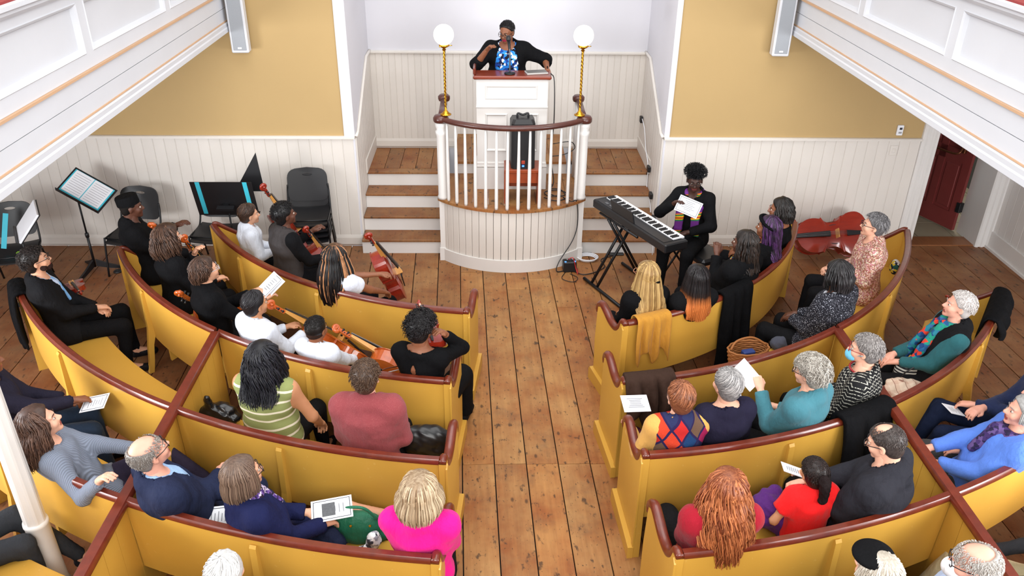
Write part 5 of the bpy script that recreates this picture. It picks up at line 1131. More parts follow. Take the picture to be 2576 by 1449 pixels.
# ================= pulpit and keyboard =================
c = person('person speaking at the desk in a black cardigan over a blue patterned blouse', (0.177, 9.509, 2.462), -92, pose='stand', yaw=-26, pitch=-14, s=.96, w=1.42, skin='brown', lip=(170, 20, 70), glasses=True, zoff=.93, hair=H_((18, 16, 17), (34, 30, 30), N=520, T=.012, tuft=.010, curl=.004, r=.003, thprof=[40, 62, 84, 124], line=.004),
    hands=((-.46, .22, 1.16), (.22, .30, 1.38)), pole=((-.75, -.2, 1.1), (.60, .1, .85)),
    under=dict(mat=mat_blotch([(20, 26, 60), (34, 120, 206), (230, 236, 244), (24, 60, 140), (10, 14, 30), (60, 150, 226)], 34, 'blue_print'), name='blouse', o=.016, sleeve=False, neck=.10, ndeep=.02, belly=1.15, bust=1), top=dict(mat=BLK(24), name='cardigan', o=.032, neck=.11, open=.125, sleeve='elbow', long=.6, wr=.005, belly=1.1), bottom=dict(mat=BLK()))
MB().tube([tuple(c['J']['wr', 0] + np.array((0, .032 * math.cos(a), .032 * math.sin(a)))) for a in np.linspace(0, 2 * PI, 15)[:-1]], .006, 6, closed=True).build('bracelet', BLK(20), c['root'], True)
p = (2.115, 7.998, 1.270)
c = person('person in a black fur hat and bright woven stole, seated at the keyboard', p, -122, yaw=24, pitch=-10, lean=-6, s=1.0, w=1.0, seat=.52, skin='deep', glasses=True, hair=H_((14, 14, 15), (26, 24, 24), N=300, T=.010, tuft=.008, curl=.003, r=.0026), hands=((-.06, .28, .70), (.12, .26, .99)), pole=((-.6, .1, .6), (.6, 0, .6)), top=dict(mat=BLK(28), name='jacket', o=.02, neck=.085, vneck=.12, long=.3), bottom=dict(mat=BLK()))
FUR = c; N_ = c['N']
before = set(o.name for o in c['root'].children); make_hair(c, H_((12, 12, 13), (34, 34, 38), N=1100, T=.02, tuft=.024, curl=.003, r=.0028, ax=(.092, .106, .052), cen=(0, -.012, .095), thprof=[108, 108, 112, 128], line=.09, low=.055, nape=0, ears=0, sag=.2))
for o in c['root'].children:
    if o.name not in before: o.name = 'fur_hat'
blob(c, 'fur_hat_lining', [('e', c['hl']((0, -.012, .095)), np.array((.092, .108, .066)), 1)], BLK(20), .008)
pr_ = [('c', N_ + np.array((.085 * math.cos(a), .075 * math.sin(a) + .0, .015 - .02 * math.sin(a))), N_ + np.array((.085 * math.cos(a + .5), .075 * math.sin(a + .5), .015 - .02 * math.sin(a + .5))), .026, .026) for a in np.arange(-.6, 3.6, .5) + PI]
for sd in (-1, 1):
    pts = [N_ + np.array((sd * .085, .03, .01)), c['sp']((sd * .10, .10, .40)), c['sp']((sd * .085, .155, .28)), c['sp']((sd * .09, .165, .14)), c['P0'] + np.array((sd * .10, .17, .08))]
    for a_, b_ in zip(pts[:-1], pts[1:]):
        for dx in (-.028, 0, .028): pr_.append(('c', a_ + np.array((dx, 0, 0)), b_ + np.array((dx, 0, 0)), .018, .018))
blob(c, 'stole', pr_, mat_kente(), .009)
sheet('printed programme held up by the keyboard player', c, (-.05, .35, 1.08), (-.1, .85, .5), (-.2, -.2, 1), .25, .17)
# ================= right of the aisle =================
p = (1.300, 6.076, 1.184)
c = person('person with very long blond braids half tied back, black top, front pew by the aisle', p, 112, yaw=14, pitch=4, s=.96, w=1.0, skin='tan', glasses=(176, 120, 90), hair=H_((120, 88, 48), (206, 172, 112), N=260, T=.02, L=.50, r=.0058, ns=5, wide=1.0, beads=1, blunt=1, open=62, spread=.05, lmin=.85, allback=1), hands='lap', legs=(((-.02, .43, .505), (-.02, .45, .09)), ((.16, .43, .505), (.16, .45, .09))), top=dict(mat=BLK(20), name='top', o=.016), bottom=dict(mat=BLK()))
MB().tube([c['hl']((.088 * math.cos(a), -.03 + .10 * math.sin(a), .01 + .02 * math.sin(a))) for a in np.linspace(PI, 2 * PI, 16)], .009, 6).build('hair_tie', fabric((150, 116, 66)), c['root'], True)
MB().box(-.02, .02, -.008, .008, -.008, .008, M=Matrix.Translation(Vector(c['hl']((0, -.135, -.01))))).build('hair_clip', BLK(20), c['root'])
p = (1.722, 6.076, 1.184)
c = person('person with sleek black hair fading to orange tips, black top', p, 108, yaw=10, pitch=2, s=.96, w=1.05, skin='brown', hair=H_((16, 14, 16), (34, 28, 30), N=640, T=.02, L=.36, r=.0044, open=52, spread=.03, lmin=.9, allback=1, tip=(206, 120, 62), tip0=.58, seg=.9), hands='lap', top=dict(mat=BLK(24), name='top', o=.016, neck=.10), bottom=dict(mat=BLK()))
p = (2.272, 6.630, 1.215)
c = person('person with dark twists pinned up and a bright beaded collar, black coat', p, 128, yaw=14, pitch=2, s=1.0, w=1.15, skin='dark', hair=H_((20, 17, 17), (54, 42, 36), N=150, T=.024, L=.26, r=.0068, ns=5, wide=1.0, beads=1, blunt=1, open=66, lmin=.5, curl=.006, allback=1), hands=((-.02, .26, 1.0), (.05, .29, .68)), top=dict(mat=BLK(24), name='coat', o=.024), bottom=dict(mat=BLK()))
blob(c, 'bead_collar', [('c', c['N'] + np.array((.10 * math.cos(a), .085 * math.sin(a) + .02, -.0)), c['N'] + np.array((.10 * math.cos(a + .4), .085 * math.sin(a + .4) + .02, -.0)), .016, .016) for a in np.arange(0, 6.2, .4)], mat_blotch([(230, 180, 40), (30, 110, 60), (30, 60, 150), (200, 60, 40), (20, 20, 20)], 80), .007)
p = (2.598, 6.990, 1.200)
c = person('person with purple-tinted locks under a black headband, gold hoop earring', p, 138, yaw=8, pitch=4, s=.98, w=1.0, skin='brown', hair=H_((22, 18, 22), (86, 48, 100), N=230, T=.024, L=.34, r=.0058, ns=5, wide=1.0, beads=1, blunt=1, open=70, curl=.006, gather=.2, allback=1), hands='lap', top=dict(mat=BLK(22), name='top', o=.016), bottom=dict(mat=BLK()))
MB().tube([c['hl']((-.084, -.01 + .026 * math.cos(a), -.065 + .026 * math.sin(a))) for a in np.linspace(0, 2 * PI, 15)[:-1]], .0028, 5, closed=True).build('earring', M_BRASS, c['root'], True)
MB().tube([c['hl']((.093 * math.cos(a), -.01 + .10 * math.sin(a), .055 + .045 * math.sin(a))) for a in np.linspace(0, 2 * PI, 28)[:-1]], .016, 6, closed=True).build('headband', BLK(20), c['root'], True)
p = (2.842, 7.414, 1.200)
c = person('person with short black twists in an off-shoulder black top, last on the front right pew', p, 150, yaw=10, pitch=0, s=.98, w=.98, skin='brown', glasses=(170, 120, 110), hair=H_((18, 16, 16), (36, 30, 28), N=190, T=.026, L=.12, r=.0075, ns=5, wide=1.0, beads=1, blunt=1, open=62, lmin=.5, curl=.008), hands='lap', top=dict(mat=BLK(20), name='top', o=.014, neck=.125, ndeep=.02), bottom=dict(mat=BLK()))
p = (3.597, 6.995, 1.215)
c = person('person with short grey hair and glasses in a pink and cream flowered jacket', p, 166, yaw=0, pitch=8, s=1.0, w=1.15, skin='pale', glasses=True, hair=H_((84, 82, 84), (162, 160, 162), N=640, T=.022, tuft=.034, curl=.004, sag=1.0, r=.0034, thprof=[56, 72, 86, 124]), hands=((-.10, .24, .80), (.05, .29, .72)), top=dict(mat=mat_blotch([(176, 116, 100), (226, 210, 190), (196, 140, 150), (150, 90, 80), (210, 170, 150), (140, 110, 90)], 105, 'flower_print'), name='flowered_jacket', o=.022, neck=.075, long=.2), bottom=dict(mat=BLK(36)))
blob(c, 'dotted_cuff', [('c', c['J']['el', 0] * .45 + c['J']['wr', 0] * .55, c['J']['el', 0] * .08 + c['J']['wr', 0] * .92, .056, .05)], mat_blotch([(226, 216, 196), (226, 216, 196), (34, 38, 80), (226, 216, 196)], 44, 'dotted_lining'), .009)
p = (2.874, 5.988, 1.230)
c = person('person with chin-length black locks in a black and white flecked jacket', p, 128, yaw=2, pitch=-8, lean=-10, s=1.02, w=1.22, skin='dark', hair=H_((16, 15, 16), (44, 40, 42), N=170, T=.024, L=.14, r=.0072, ns=5, wide=1.0, beads=1, blunt=1, open=56, lmin=.6, curl=.006), hands='lap', under=dict(mat=WHT, name='blouse', o=.012, collar=1), top=dict(mat=fabric((34, 34, 40), .95, .2, 120, .4, 'flecked_wool', (176, 178, 190)), name='flecked_jacket', o=.026, neck=.10, ndeep=.01, long=.3), bottom=dict(mat=BLK(30)))
p = (3.655, 5.496, 1.215)
c = person('person with cropped white hair, teal sleeves, black gilet and bright blue scarf', p, 168, yaw=-2, pitch=10, lean=8, s=1.0, w=1.1, skin='pink', hair=H_((190, 182, 178), (236, 230, 226), N=680, T=.018, tuft=.024, curl=.006, sag=.9, r=.0034, thprof=[50, 68, 88, 126]), hands='lap', under=dict(mat=fabric((40, 92, 98), .9, .12), name='jumper', o=.018), top=dict(mat=BLK(32), name='gilet', o=.030, sleeve='none', neck=.085, open=.045), bottom=dict(mat=BLK(34)))
SC_ = mat_blotch([(30, 84, 130), (40, 120, 140), (206, 62, 46), (60, 96, 150), (34, 140, 120), (24, 60, 110)], 30, 'bright_scarf')
blob(c, 'scarf', [('c', c['N'] + np.array((.085 * math.cos(a), .085 * math.sin(a) + .01, .015)), c['N'] + np.array((.085 * math.cos(a + .6), .085 * math.sin(a + .6) + .01, .015)), .032, .032) for a in np.arange(0, 6.2, .6)] + [('c', c['sp']((sx, .11, .46)), c['sp']((sx * 1.4, .17, .25)), .034, .034) for sx in (-.05, .05)] + [('c', c['sp']((sx * 1.4, .17, .25)), c['sp']((sx * 1.5, .20, .06)), .034, .03) for sx in (-.05, .05)], SC_, .009, .004)
p = (2.668, 4.887, 1.200)
c = person('person with short grey hair, blue surgical mask, black zigzag knit and red beads', p, 150, yaw=2, pitch=2, s=.98, w=1.22, skin='pale', glasses=(150, 40, 40), hair=H_((112, 106, 104), (176, 170, 166), N=660, T=.02, tuft=.03, curl=.003, sag=1.0, r=.0034, thprof=[54, 72, 88, 124]), hands='lap', top=dict(mat=mat_zigzag(), name='zigzag_top', o=.018, neck=.10), bottom=dict(mat=BLK(30)))
blob(c, 'face_mask', [('e', c['hl']((0, .072, -.058)), np.array((.052, .050, .050)), 1), ('c', c['hl']((-.05, .05, -.04)), c['hl']((-.08, .0, -.01)), .0035, .0035), ('c', c['hl']((.05, .05, -.04)), c['hl']((.08, .0, -.01)), .0035, .0035)], fabric((110, 186, 216), .8), .006)
m = MB(); [m.lathe([(.002, -.008), (.008, -.003), (.008, .003), (.002, .008)], 8, M=Matrix.Translation(Vector(c['N'] + np.array((.098 * math.cos(a), .09 * math.sin(a) + .01, .012))))) for a in np.linspace(0, 2 * PI, 37)[:-1]]; m.build('bead_necklace', plain((150, 24, 34), .3), c['root'], True)
p = (2.171, 4.594, 1.215)
c = person('person with curly silver hair in a teal jumper, reading a white sheet', p, 130, yaw=6, pitch=-4, lean=-2, s=1.0, w=1.12, skin='pale', glasses=True, hair=H_((130, 122, 112), (206, 200, 190), N=700, T=.036, tuft=.04, curl=.012, freq=3, r=.0040, noise=.004, sag=.9, thprof=[60, 76, 92, 128]), hands=((-.08, .30, .94), (.14, .24, .70)), top=dict(mat=fabric((64, 116, 128), .95, .1), name='jumper', o=.02, neck=.07), bottom=dict(mat=BLK(30)))
sheet('white folded sheet held up by the curly silver-haired person', c, (-.10, .36, 1.02), (-.3, -.6, .6), (-.3, .5, .8), .14, .20, False, lines=False, name='paper_sheet', cat='paper')
p = (1.569, 4.466, 1.200)
c = person('person with straight grey hair in a plain dark navy top', p, 106, yaw=6, pitch=2, s=.98, w=1.12, skin='pale', hair=H_((112, 110, 110), (184, 180, 178), N=680, T=.02, r=.0038, seg=1.0, swirl=.7, thprof=[60, 78, 92, 128]), hands=((-.08, .30, .74), (.22, .30, .72)), top=dict(mat=fabric((34, 32, 50), .9), name='top', o=.016, neck=.105), bottom=dict(mat=BLK(30)))
sheet('white sheet at the right hand of the person in the navy top', c, (.30, .30, .80), (.2, -.4, .9), (.3, .9, .2), .14, .20, False, name='paper_sheet', cat='paper')
p = (1.238, 4.368, 1.169)
c = person('person with auburn hair in a colourful diamond patchwork vest and mustard sleeves', p, 98, yaw=6, pitch=2, s=.94, w=1.1, skin='pale', hair=H_((110, 62, 40), (168, 108, 74), N=640, T=.022, r=.0038, seg=1.0, swirl=.3, thprof=[60, 80, 94, 126]), hands=((-.24, .26, .76), (.05, .29, .68)), under=dict(mat=fabric((204, 156, 82), .9, .1), name='jumper', o=.018, collar=1), top=dict(mat=mat_diamond(), name='patchwork_vest', o=.027, sleeve='none', neck=.082), bottom=dict(mat=fabric((64, 28, 44), .9)))
sheet('white programme held by the person in the patchwork vest', c, (-.16, .34, .86), (.1, -.35, .93), (0, .9, .3), .2, .14, False, name='paper_sheet', cat='paper')
p = (1.314, 3.469, 1.215)
c = person('person with very long wavy red hair in a red cardigan', p, 94, yaw=4, pitch=4, s=1.0, w=1.1, skin='pale', hair=H_((112, 52, 30), (196, 120, 74), N=760, T=.030, L=.44, curl=.013, freq=1.7, r=.0050, open=54, spread=.06, lmin=.7, allback=1), hands='lap', top=dict(mat=fabric((150, 20, 38), .9, .12), name='cardigan', o=.02, long=.2), bottom=dict(mat=BLK(34)), shoes=((120, 118, 116), None))
MB().tube([c['hl']((.10 * math.cos(a), -.02 + .115 * math.sin(a), -.005 + .01 * math.cos(a * 3))) for a in np.linspace(PI * 1.25, PI * 1.75, 12)], .006, 6).build('hair_clip', BLK(20), c['root'], True)
p = (1.966, 3.819, 0.986)
c = person('child with a dark curly ponytail and pink hair tie in a red T-shirt', p, 98, yaw=4, pitch=-4, s=.72, w=1.05, skin='olive', hair=H_((26, 18, 18), (56, 42, 38), N=480, T=.018, tuft=.02, curl=.006, sag=1.0, thprof=[56, 70, 90, 124]), hands=((-.17, .16, .60), (.10, .20, .58)), pole=((-.5, -.2, .6), None), top=dict(mat=fabric((220, 24, 26), .85, .06), name='t_shirt', o=.024, sleeve='short', neck=.085, wr=.005), bottom=dict(mat=fabric((60, 40, 110), .9), name='leggings'), shoes=((90, 60, 130), 1))
blob(c, 'ponytail', [('e', c['hl']((0, -.135, .03)), np.array((.04, .035, .04))), ('c', c['hl']((0, -.15, .01)), c['hl']((0, -.15, -.12)), .036, .026)], fabric((30, 22, 22), .7, .4, 60, .9), .007, .006)
MB().tube([c['hl']((.022 * math.cos(a), -.118, .035 + .022 * math.sin(a))) for a in np.linspace(0, 2 * PI, 13)[:-1]], .008, 6, closed=True).build('hair_tie', plain((206, 120, 206), .5), c['root'], True)
p = (2.341, 3.793, 1.261)
c = person('person with a balding dark crown and glasses in a black hooded top, looking down', p, 136, yaw=4, pitch=-16, lean=-4, s=1.06, w=1.25, skin='pale', glasses=True, hair=H_((52, 44, 42), (96, 86, 82), N=640, T=.009, tuft=.010, curl=.003, r=.003, sag=.9, bald=.62, thprof=[60, 78, 88, 128]), hands=((-.04, .34, .76), (-.14, .36, .78)), top=dict(mat=fabric((42, 42, 48), .9, .12), name='hooded_top', o=.028, hood=1, neck=.08, wr=.006), bottom=dict(mat=BLK(34)))
sheet('folded pale programme between the fingers of the person in the hooded top', c, (-.06, .44, .80), (.2, -.3, .9), (-.6, .7, .2), .09, .16, False, name='paper_sheet', cat='paper')
c = person('person in dark jeans and navy top at the right edge, programme in hand', (3.938, 4.693, 1.240), 164, lean=16, s=1.04, w=1.0, skin='pink', hair=shortcut((60, 50, 44)), hands=((.02, .34, .74), (-.06, .32, .78)), top=dict(mat=NAVY, name='jumper', o=.02), bottom=dict(mat=fabric((30, 38, 62), .9, .15)), legs=(((-.13, .50, .56), (-.05, .62, .09)), ((.12, .50, .62), (-.02, .74, .12))))
sheet('white leaflet held by the person in dark jeans at the right edge', c, (.0, .44, .70), (.1, -.4, .9), (-.5, .8, .2), .11, .17, False, name='paper_sheet', cat='paper')
c = person('person in a black and white checked shirt and grey trousers, partly behind the blue sweater', (3.643, 4.362, 1.210), 164, lean=8, s=1.0, w=1.05, skin='pink', hair=shortcut((150, 146, 142)), hands='lap', top=dict(mat=mat_plaid((40, 40, 46), (150, 150, 156), (220, 220, 224), 16), name='checked_shirt', o=.02), bottom=dict(mat=fabric((72, 72, 74), .9)))
p = (3.425, 4.183, 1.200)
c = person('person with a silver bob, purple scarf and bright blue sweater at the right edge', p, 160, yaw=4, pitch=6, lean=10, s=.98, w=1.15, skin='pink', hair=H_((150, 148, 146), (214, 212, 210), N=620, T=.02, L=.07, r=.004, open=60, seg=.9, lmin=.9), hands=((-.10, .32, .72), (.02, .38, .74)), top=dict(mat=fabric((84, 122, 206), .9, .08), name='sweater', o=.022, belly=1.15, wr=.007, long=.25), bottom=dict(mat=fabric((56, 56, 54), .9)))
blob(c, 'scarf', [('c', c['N'] + np.array((.085 * math.cos(a), .085 * math.sin(a) + .01, .01)), c['N'] + np.array((.085 * math.cos(a + .6), .085 * math.sin(a + .6) + .01, .01)), .034, .034) for a in np.arange(0, 6.2, .6)] + [('c', c['sp']((0, .12, .46)), c['sp']((-.02, .17, .26)), .05, .03)], mat_blotch([(60, 42, 92), (36, 30, 60), (90, 70, 120)], 40), .009, .003)
p = (2.401, 2.881, 1.246)
c = person('person with a bald pink crown, grey fringe and white mask in the bottom right', p, 150, yaw=6, pitch=0, s=1.04, w=1.1, skin='pink', glasses=True, hair=H_((166, 158, 150), (214, 208, 202), N=460, T=.012, bald=.86, r=.0032, tuft=.024, curl=.004, sag=1.1, thprof=[84, 94, 100, 128], line=-.005), hands='lap', top=dict(mat=fabric((170, 186, 214)), name='shirt', collar=1), bottom=dict(mat=BLK(50)))
blob(c, 'face_mask', [('e', c['hl']((0, .072, -.055)), np.array((.056, .062, .056)), 1), ('c', c['hl']((-.05, .05, -.03)), c['hl']((-.08, .0, .0)), .003, .003), ('c', c['hl']((-.05, .05, -.07)), c['hl']((-.08, -.0, -.02)), .003, .003), ('c', c['hl']((.05, .05, -.03)), c['hl']((.08, .0, .0)), .003, .003)], fabric((232, 230, 232), .8), .006)
p = (1.905, 2.852, 1.215)
c = person('person with white hair and a black beret at the bottom edge, right of the aisle', p, 112, yaw=10, pitch=4, s=1.0, skin='pale', hair=H_((176, 166, 150), (226, 216, 204), N=560, T=.02, L=.05, r=.004, seg=.9, curl=.006), hands='lap', top=dict(mat=BLK(60), name='jumper'), bottom=dict(mat=BLK(40)))
blob(c, 'beret', [('e', c['hl']((.0, .045, .085)), np.array((.105, .10, .04)))], BLK(24), .008)
c = person('person in black slip-on shoes with white soles, cut by the right edge', (3.283, 3.252, 1.210), 158, lean=4, s=1.0, skin='pale', hair=shortcut((120, 110, 100)), hands='thighs', top=dict(mat=BLK(60), name='jumper'), bottom=dict(mat=fabric((190, 176, 140), .9)), shoes=((26, 26, 30), 1), legs=(((-.20, .46, .52), (-.24, .74, .09)), ((.18, .46, .52), (.20, .62, .09))))

# ================= string instruments =================
def mat_varnish(c1, c2):
    key = ('varn', c1, c2)
    if key in MATS: return MATS[key]
    t = NT('violin_varnish'); v = t.co('Object', (6, 1, 6)); n = t.noise(v, 5, 5, .6); t.base(t.mix(n, lin(c1), lin(c2)), .28, 0, .5); t.b.inputs['Coat Weight'].default_value = .6; t.b.inputs['Coat Roughness'].default_value = .08; MATS[key] = t.m; return t.m
V_OR = mat_varnish((150, 56, 16), (214, 104, 34)); V_RED = mat_varnish((110, 24, 14), (166, 46, 24)); V_GOLD = mat_varnish((190, 130, 60), (220, 164, 92))
def outline(n=1):
    # right half of a violin body, y from bottom (0) to top (1), scaled later to .75 m long for a cello
    R_ = [(0, 0), (.10, .008), (.175, .05), (.215, .12), (.22, .20), (.205, .28), (.175, .335), (.185, .355), (.15, .385), (.128, .44), (.12, .50), (.126, .56), (.148, .60), (.178, .625), (.165, .645), (.172, .70), (.170, .78), (.148, .86), (.10, .93), (.045, .965), (.03, .972)]
    sp = [(x, y) for x, y, z in spline([(a, b, 0) for a, b in R_], 2)]
    return sp + [(-x, y) for x, y in sp[::-1]][0:]
def cello(label, scroll, tail, normal, L=1.12, v=None, cat='cello', group=None, thick=.12, name='cello', endpin=True):
    """scroll / tail = world points of the scroll top and the body bottom; normal = direction the front plate faces"""
    v = v or V_OR; s0, t0 = Vector(scroll), Vector(tail); y = (s0 - t0); Lr = y.length; y.normalize(); n = Vector(normal); n = (n - y * n.dot(y)).normalized(); x = y.cross(n); k = Lr / 1.17
    r = empty(name, (0, 0, 0), 0, label, cat, group); r.matrix_world = frame(t0, x, y, n); BL = .75; S = lambda p: tuple(q * k for q in p)
    out = [(a * 1.0, b * BL) for a, b in outline()]; m = MB(); th = thick
    def ring(z, sh): return [S((a * sh + 0, (b - .36) * (1 - (1 - sh) * .6) + .36, z)) for a, b in out]
    m.loft([ring(-th / 2 + .0, .93), ring(-th / 2, .95), ring(th / 2, .95)]); fixn(m.build('ribs', v, r)); 
    for nm, z0, sg in (('front_plate', th / 2, 1), ('back_plate', -th / 2, -1)):
        m = MB(); m.loft([ring(z0, 1.0), ring(z0 + sg * .006, 1.0), ring(z0 + sg * .008, .93), ring(z0 + sg * .018, .72), ring(z0 + sg * .024, .40), ring(z0 + sg * .025, .08)]); smooth_by_angle(fixn(m.build(nm, v, r)), 50)
    ft = th / 2 + .02
    for sx in (-1, 1):
        m = MB(); m.tube([S((sx * (.075 + .02 * math.sin(q * 3.1)), .26 + .17 * q, ft - .008 + .003)) for q in np.linspace(0, 1, 9)], .004 * k, 5); m.tube([S((sx * .062, .268, ft - .006)), S((sx * .056, .276, ft - .005))], .008 * k, 6); m.tube([S((sx * .09, .425, ft - .008)), S((sx * .082, .418, ft - .006))], .006 * k, 6); m.build('f_hole', M_INK, r, True)
    m = MB(); m.loft([[S(p) for p in ((-.016, .69, th / 2 - .02), (.016, .69, th / 2 - .02), (.018, .69, ft + .01), (-.018, .69, ft + .01))], [S(p) for p in ((-.014, .98, th / 2 - .012), (.014, .98, th / 2 - .012), (.015, .98, th / 2 + .012), (-.015, .98, th / 2 + .012))]]); fixn(m.build('neck', V_GOLD, r))
    m = MB(); m.loft([[S(p) for p in ((-.03, .42, ft + .045), (.03, .42, ft + .045), (.026, .42, ft + .058), (0, .42, ft + .064), (-.026, .42, ft + .058))], [S(p) for p in ((-.016, .98, th / 2 + .013), (.016, .98, th / 2 + .013), (.014, .98, th / 2 + .022), (0, .98, th / 2 + .025), (-.014, .98, th / 2 + .022))]]); fixn(m.build('fingerboard', M_BLACK, r))
    MB().box(*[q * k for q in (-.045, .045, .335, .345, ft - .006, ft + .075)], ch=.002).build('bridge', V_GOLD, r)
    m = MB(); m.loft([[S(p) for p in ((-.014, .02, ft + .0), (.014, .02, ft), (.014, .02, ft + .012), (-.014, .02, ft + .012))], [S(p) for p in ((-.03, .24, ft + .03), (.03, .24, ft + .03), (.026, .24, ft + .045), (-.026, .24, ft + .045))]]); fixn(m.build('tailpiece', M_BLACK, r))
    for q in (-.015, -.005, .005, .015): MB().tube([S((q, .24, ft + .045)), S((q, .34, ft + .078)), S((q * .7, .985, th / 2 + .03))], .0012 * k + .0004, 4).build('string', M_STEEL, r)
    z0 = th / 2; MB().box(*[q * k for q in (-.017, .017, .975, 1.10, z0 - .028, z0 + .006)], ch=.004 * k).build('pegbox', v, r)
    sp = []; 
    for a in np.linspace(0, 2 * PI * 1.6, 26): rr = .034 * (1 - a / (2 * PI * 1.6) * .72); sp.append(S((0, 1.125 + rr * math.cos(a + PI * 1.15), z0 - .008 + rr * math.sin(a + PI * 1.15))))
    MB().tube(sp, [(.020 - .006 * i / 25) * k for i in range(26)], 8).build('scroll', v, r, True)
    m = MB()
    MB().tube([S((-.03, 1.125, z0 - .010)), S((.03, 1.125, z0 - .010))], .011 * k, 8).build('scroll_eye', v, r, True)
    for q, sx in ((.995, 1), (1.02, -1), (1.045, 1), (1.07, -1)): MB().tube([S((-sx * .02, q, z0 - .014)), S((sx * .035, q, z0 - .014)), S((sx * .055, q, z0 - .014))], [.006 * k, .006 * k, .012 * k], 8).build('peg', M_BLACK, r, True)
    if endpin: MB().tube([S((0, 0, 0)), S((0, -.06, 0))], .006 * k + .001, 6).build('endpin', M_STEEL, r)
    return r
def up_to(p, L, tgt):  # tail point of an instrument of length L whose scroll is at p and which points towards tgt
    a, b = Vector(p), Vector(tgt); return a + (b - a).normalized() * L
cello('orange cello held by the person in the black cap', (-3.258, 7.171, 1.160), up_to((-3.258, 7.171, 1.160), 1.12, (-3.252, 7.853, 0.250)), (.5, -.35, .4))
cello('orange cello leaning between the knees of the curly-haired person', (-2.874, 6.906, 1.120), up_to((-2.874, 6.906, 1.120), 1.1, (-2.735, 7.340, 0.200)), (.25, .1, .7))
cello('cello whose orange scroll rises over the rail behind the polo-neck wearer', (-2.688, 6.107, 1.000), up_to((-2.688, 6.107, 1.000), 1.12, (-2.439, 6.718, 0.250)), (.2, -.4, .5))
cello('orange cello with its ribs up, across the lap of the person with straight black hair', (-1.845, 5.823, 1.020), up_to((-1.845, 5.823, 1.020), 1.1, (-1.486, 6.017, 0.600)), (.6, .6, .35))
cello('smaller orange cello lying behind the young person with faded hair', (-1.310, 5.725, 0.860), up_to((-1.310, 5.725, 0.860), 1.05, (-0.831, 5.708, 0.500)), (.35, .9, .35))
cello('red-brown cello whose scroll stands up behind the child with the bowl haircut', (-2.399, 7.980, 1.200), up_to((-2.399, 7.980, 1.200), 1.1, (-2.149, 8.431, 0.200)), (.6, .5, .5), v=V_RED)
cello('red-brown cello held by the person in the grey waistcoat', (-1.858, 7.361, 1.000), up_to((-1.858, 7.361, 1.000), 1.02, (-1.722, 7.949, 0.150)), (.6, .3, .5), v=V_RED)
cello('red-brown cello beside the person with long braids', (-1.198, 6.978, 1.120), up_to((-1.198, 6.978, 1.120), 1.1, (-0.953, 7.645, 0.120)), (.6, -.1, .6), v=V_RED)
# violin under the chin of the short-curled player: the scroll points ahead over the next pew
cello('red-brown viola held under the chin, scroll over the pew rail ahead', (-0.595, 5.833, 1.050), up_to((-0.595, 5.833, 1.050), .66, (-0.424, 5.133, 1.050)), (.1, .0, 1), v=V_RED, name='viola', cat='viola', thick=.08, endpin=False)
cello('violin with a dark red body edge behind the suited man on the left', (-3.615, 6.426, 0.800), up_to((-3.615, 6.426, 0.800), .58, (-4.316, 7.379, 0.500)), (.3, -.5, .6), v=V_RED, name='violin', cat='violin', thick=.08, endpin=False)
cello('dark red cello lying on its side on the floor against the right wall', (3.033, 8.620, 0.294), (4.407, 8.720, 0.330), (-.03, -.75, .55), v=V_RED, L=1.2, endpin=False)
def bow(label, a, b):
    r = empty('bow', a, 0, label, 'bow'); d = Vector(b) - Vector(a); n = Vector((0, -.01, -.012))
    MB().tube([(0, 0, 0), tuple(d * .5 - n * .4), tuple(d)], .0045, 6).build('stick', mat_wood((70, 30, 16), (110, 54, 30), .3, 'bow_stick'), r, True); MB().tube([tuple(n * 1.6), tuple(d + n * 1.6)], .003, 4).build('horsehair', M_PAPER, r); MB().box(-.012, .05, -.012, .008, -.022, .006, M=Matrix.Rotation(math.atan2(d.y, d.x), 4, 'Z')).build('frog', M_BLACK, r)
bow('dark bow resting along the top of the floor cello', (3.698, 8.700, 0.441), (4.373, 8.780, 0.508))
bow('thin bow near the right hand of the person playing under the chin', (-0.867, 5.127, 0.860), (-0.693, 5.294, 0.800))

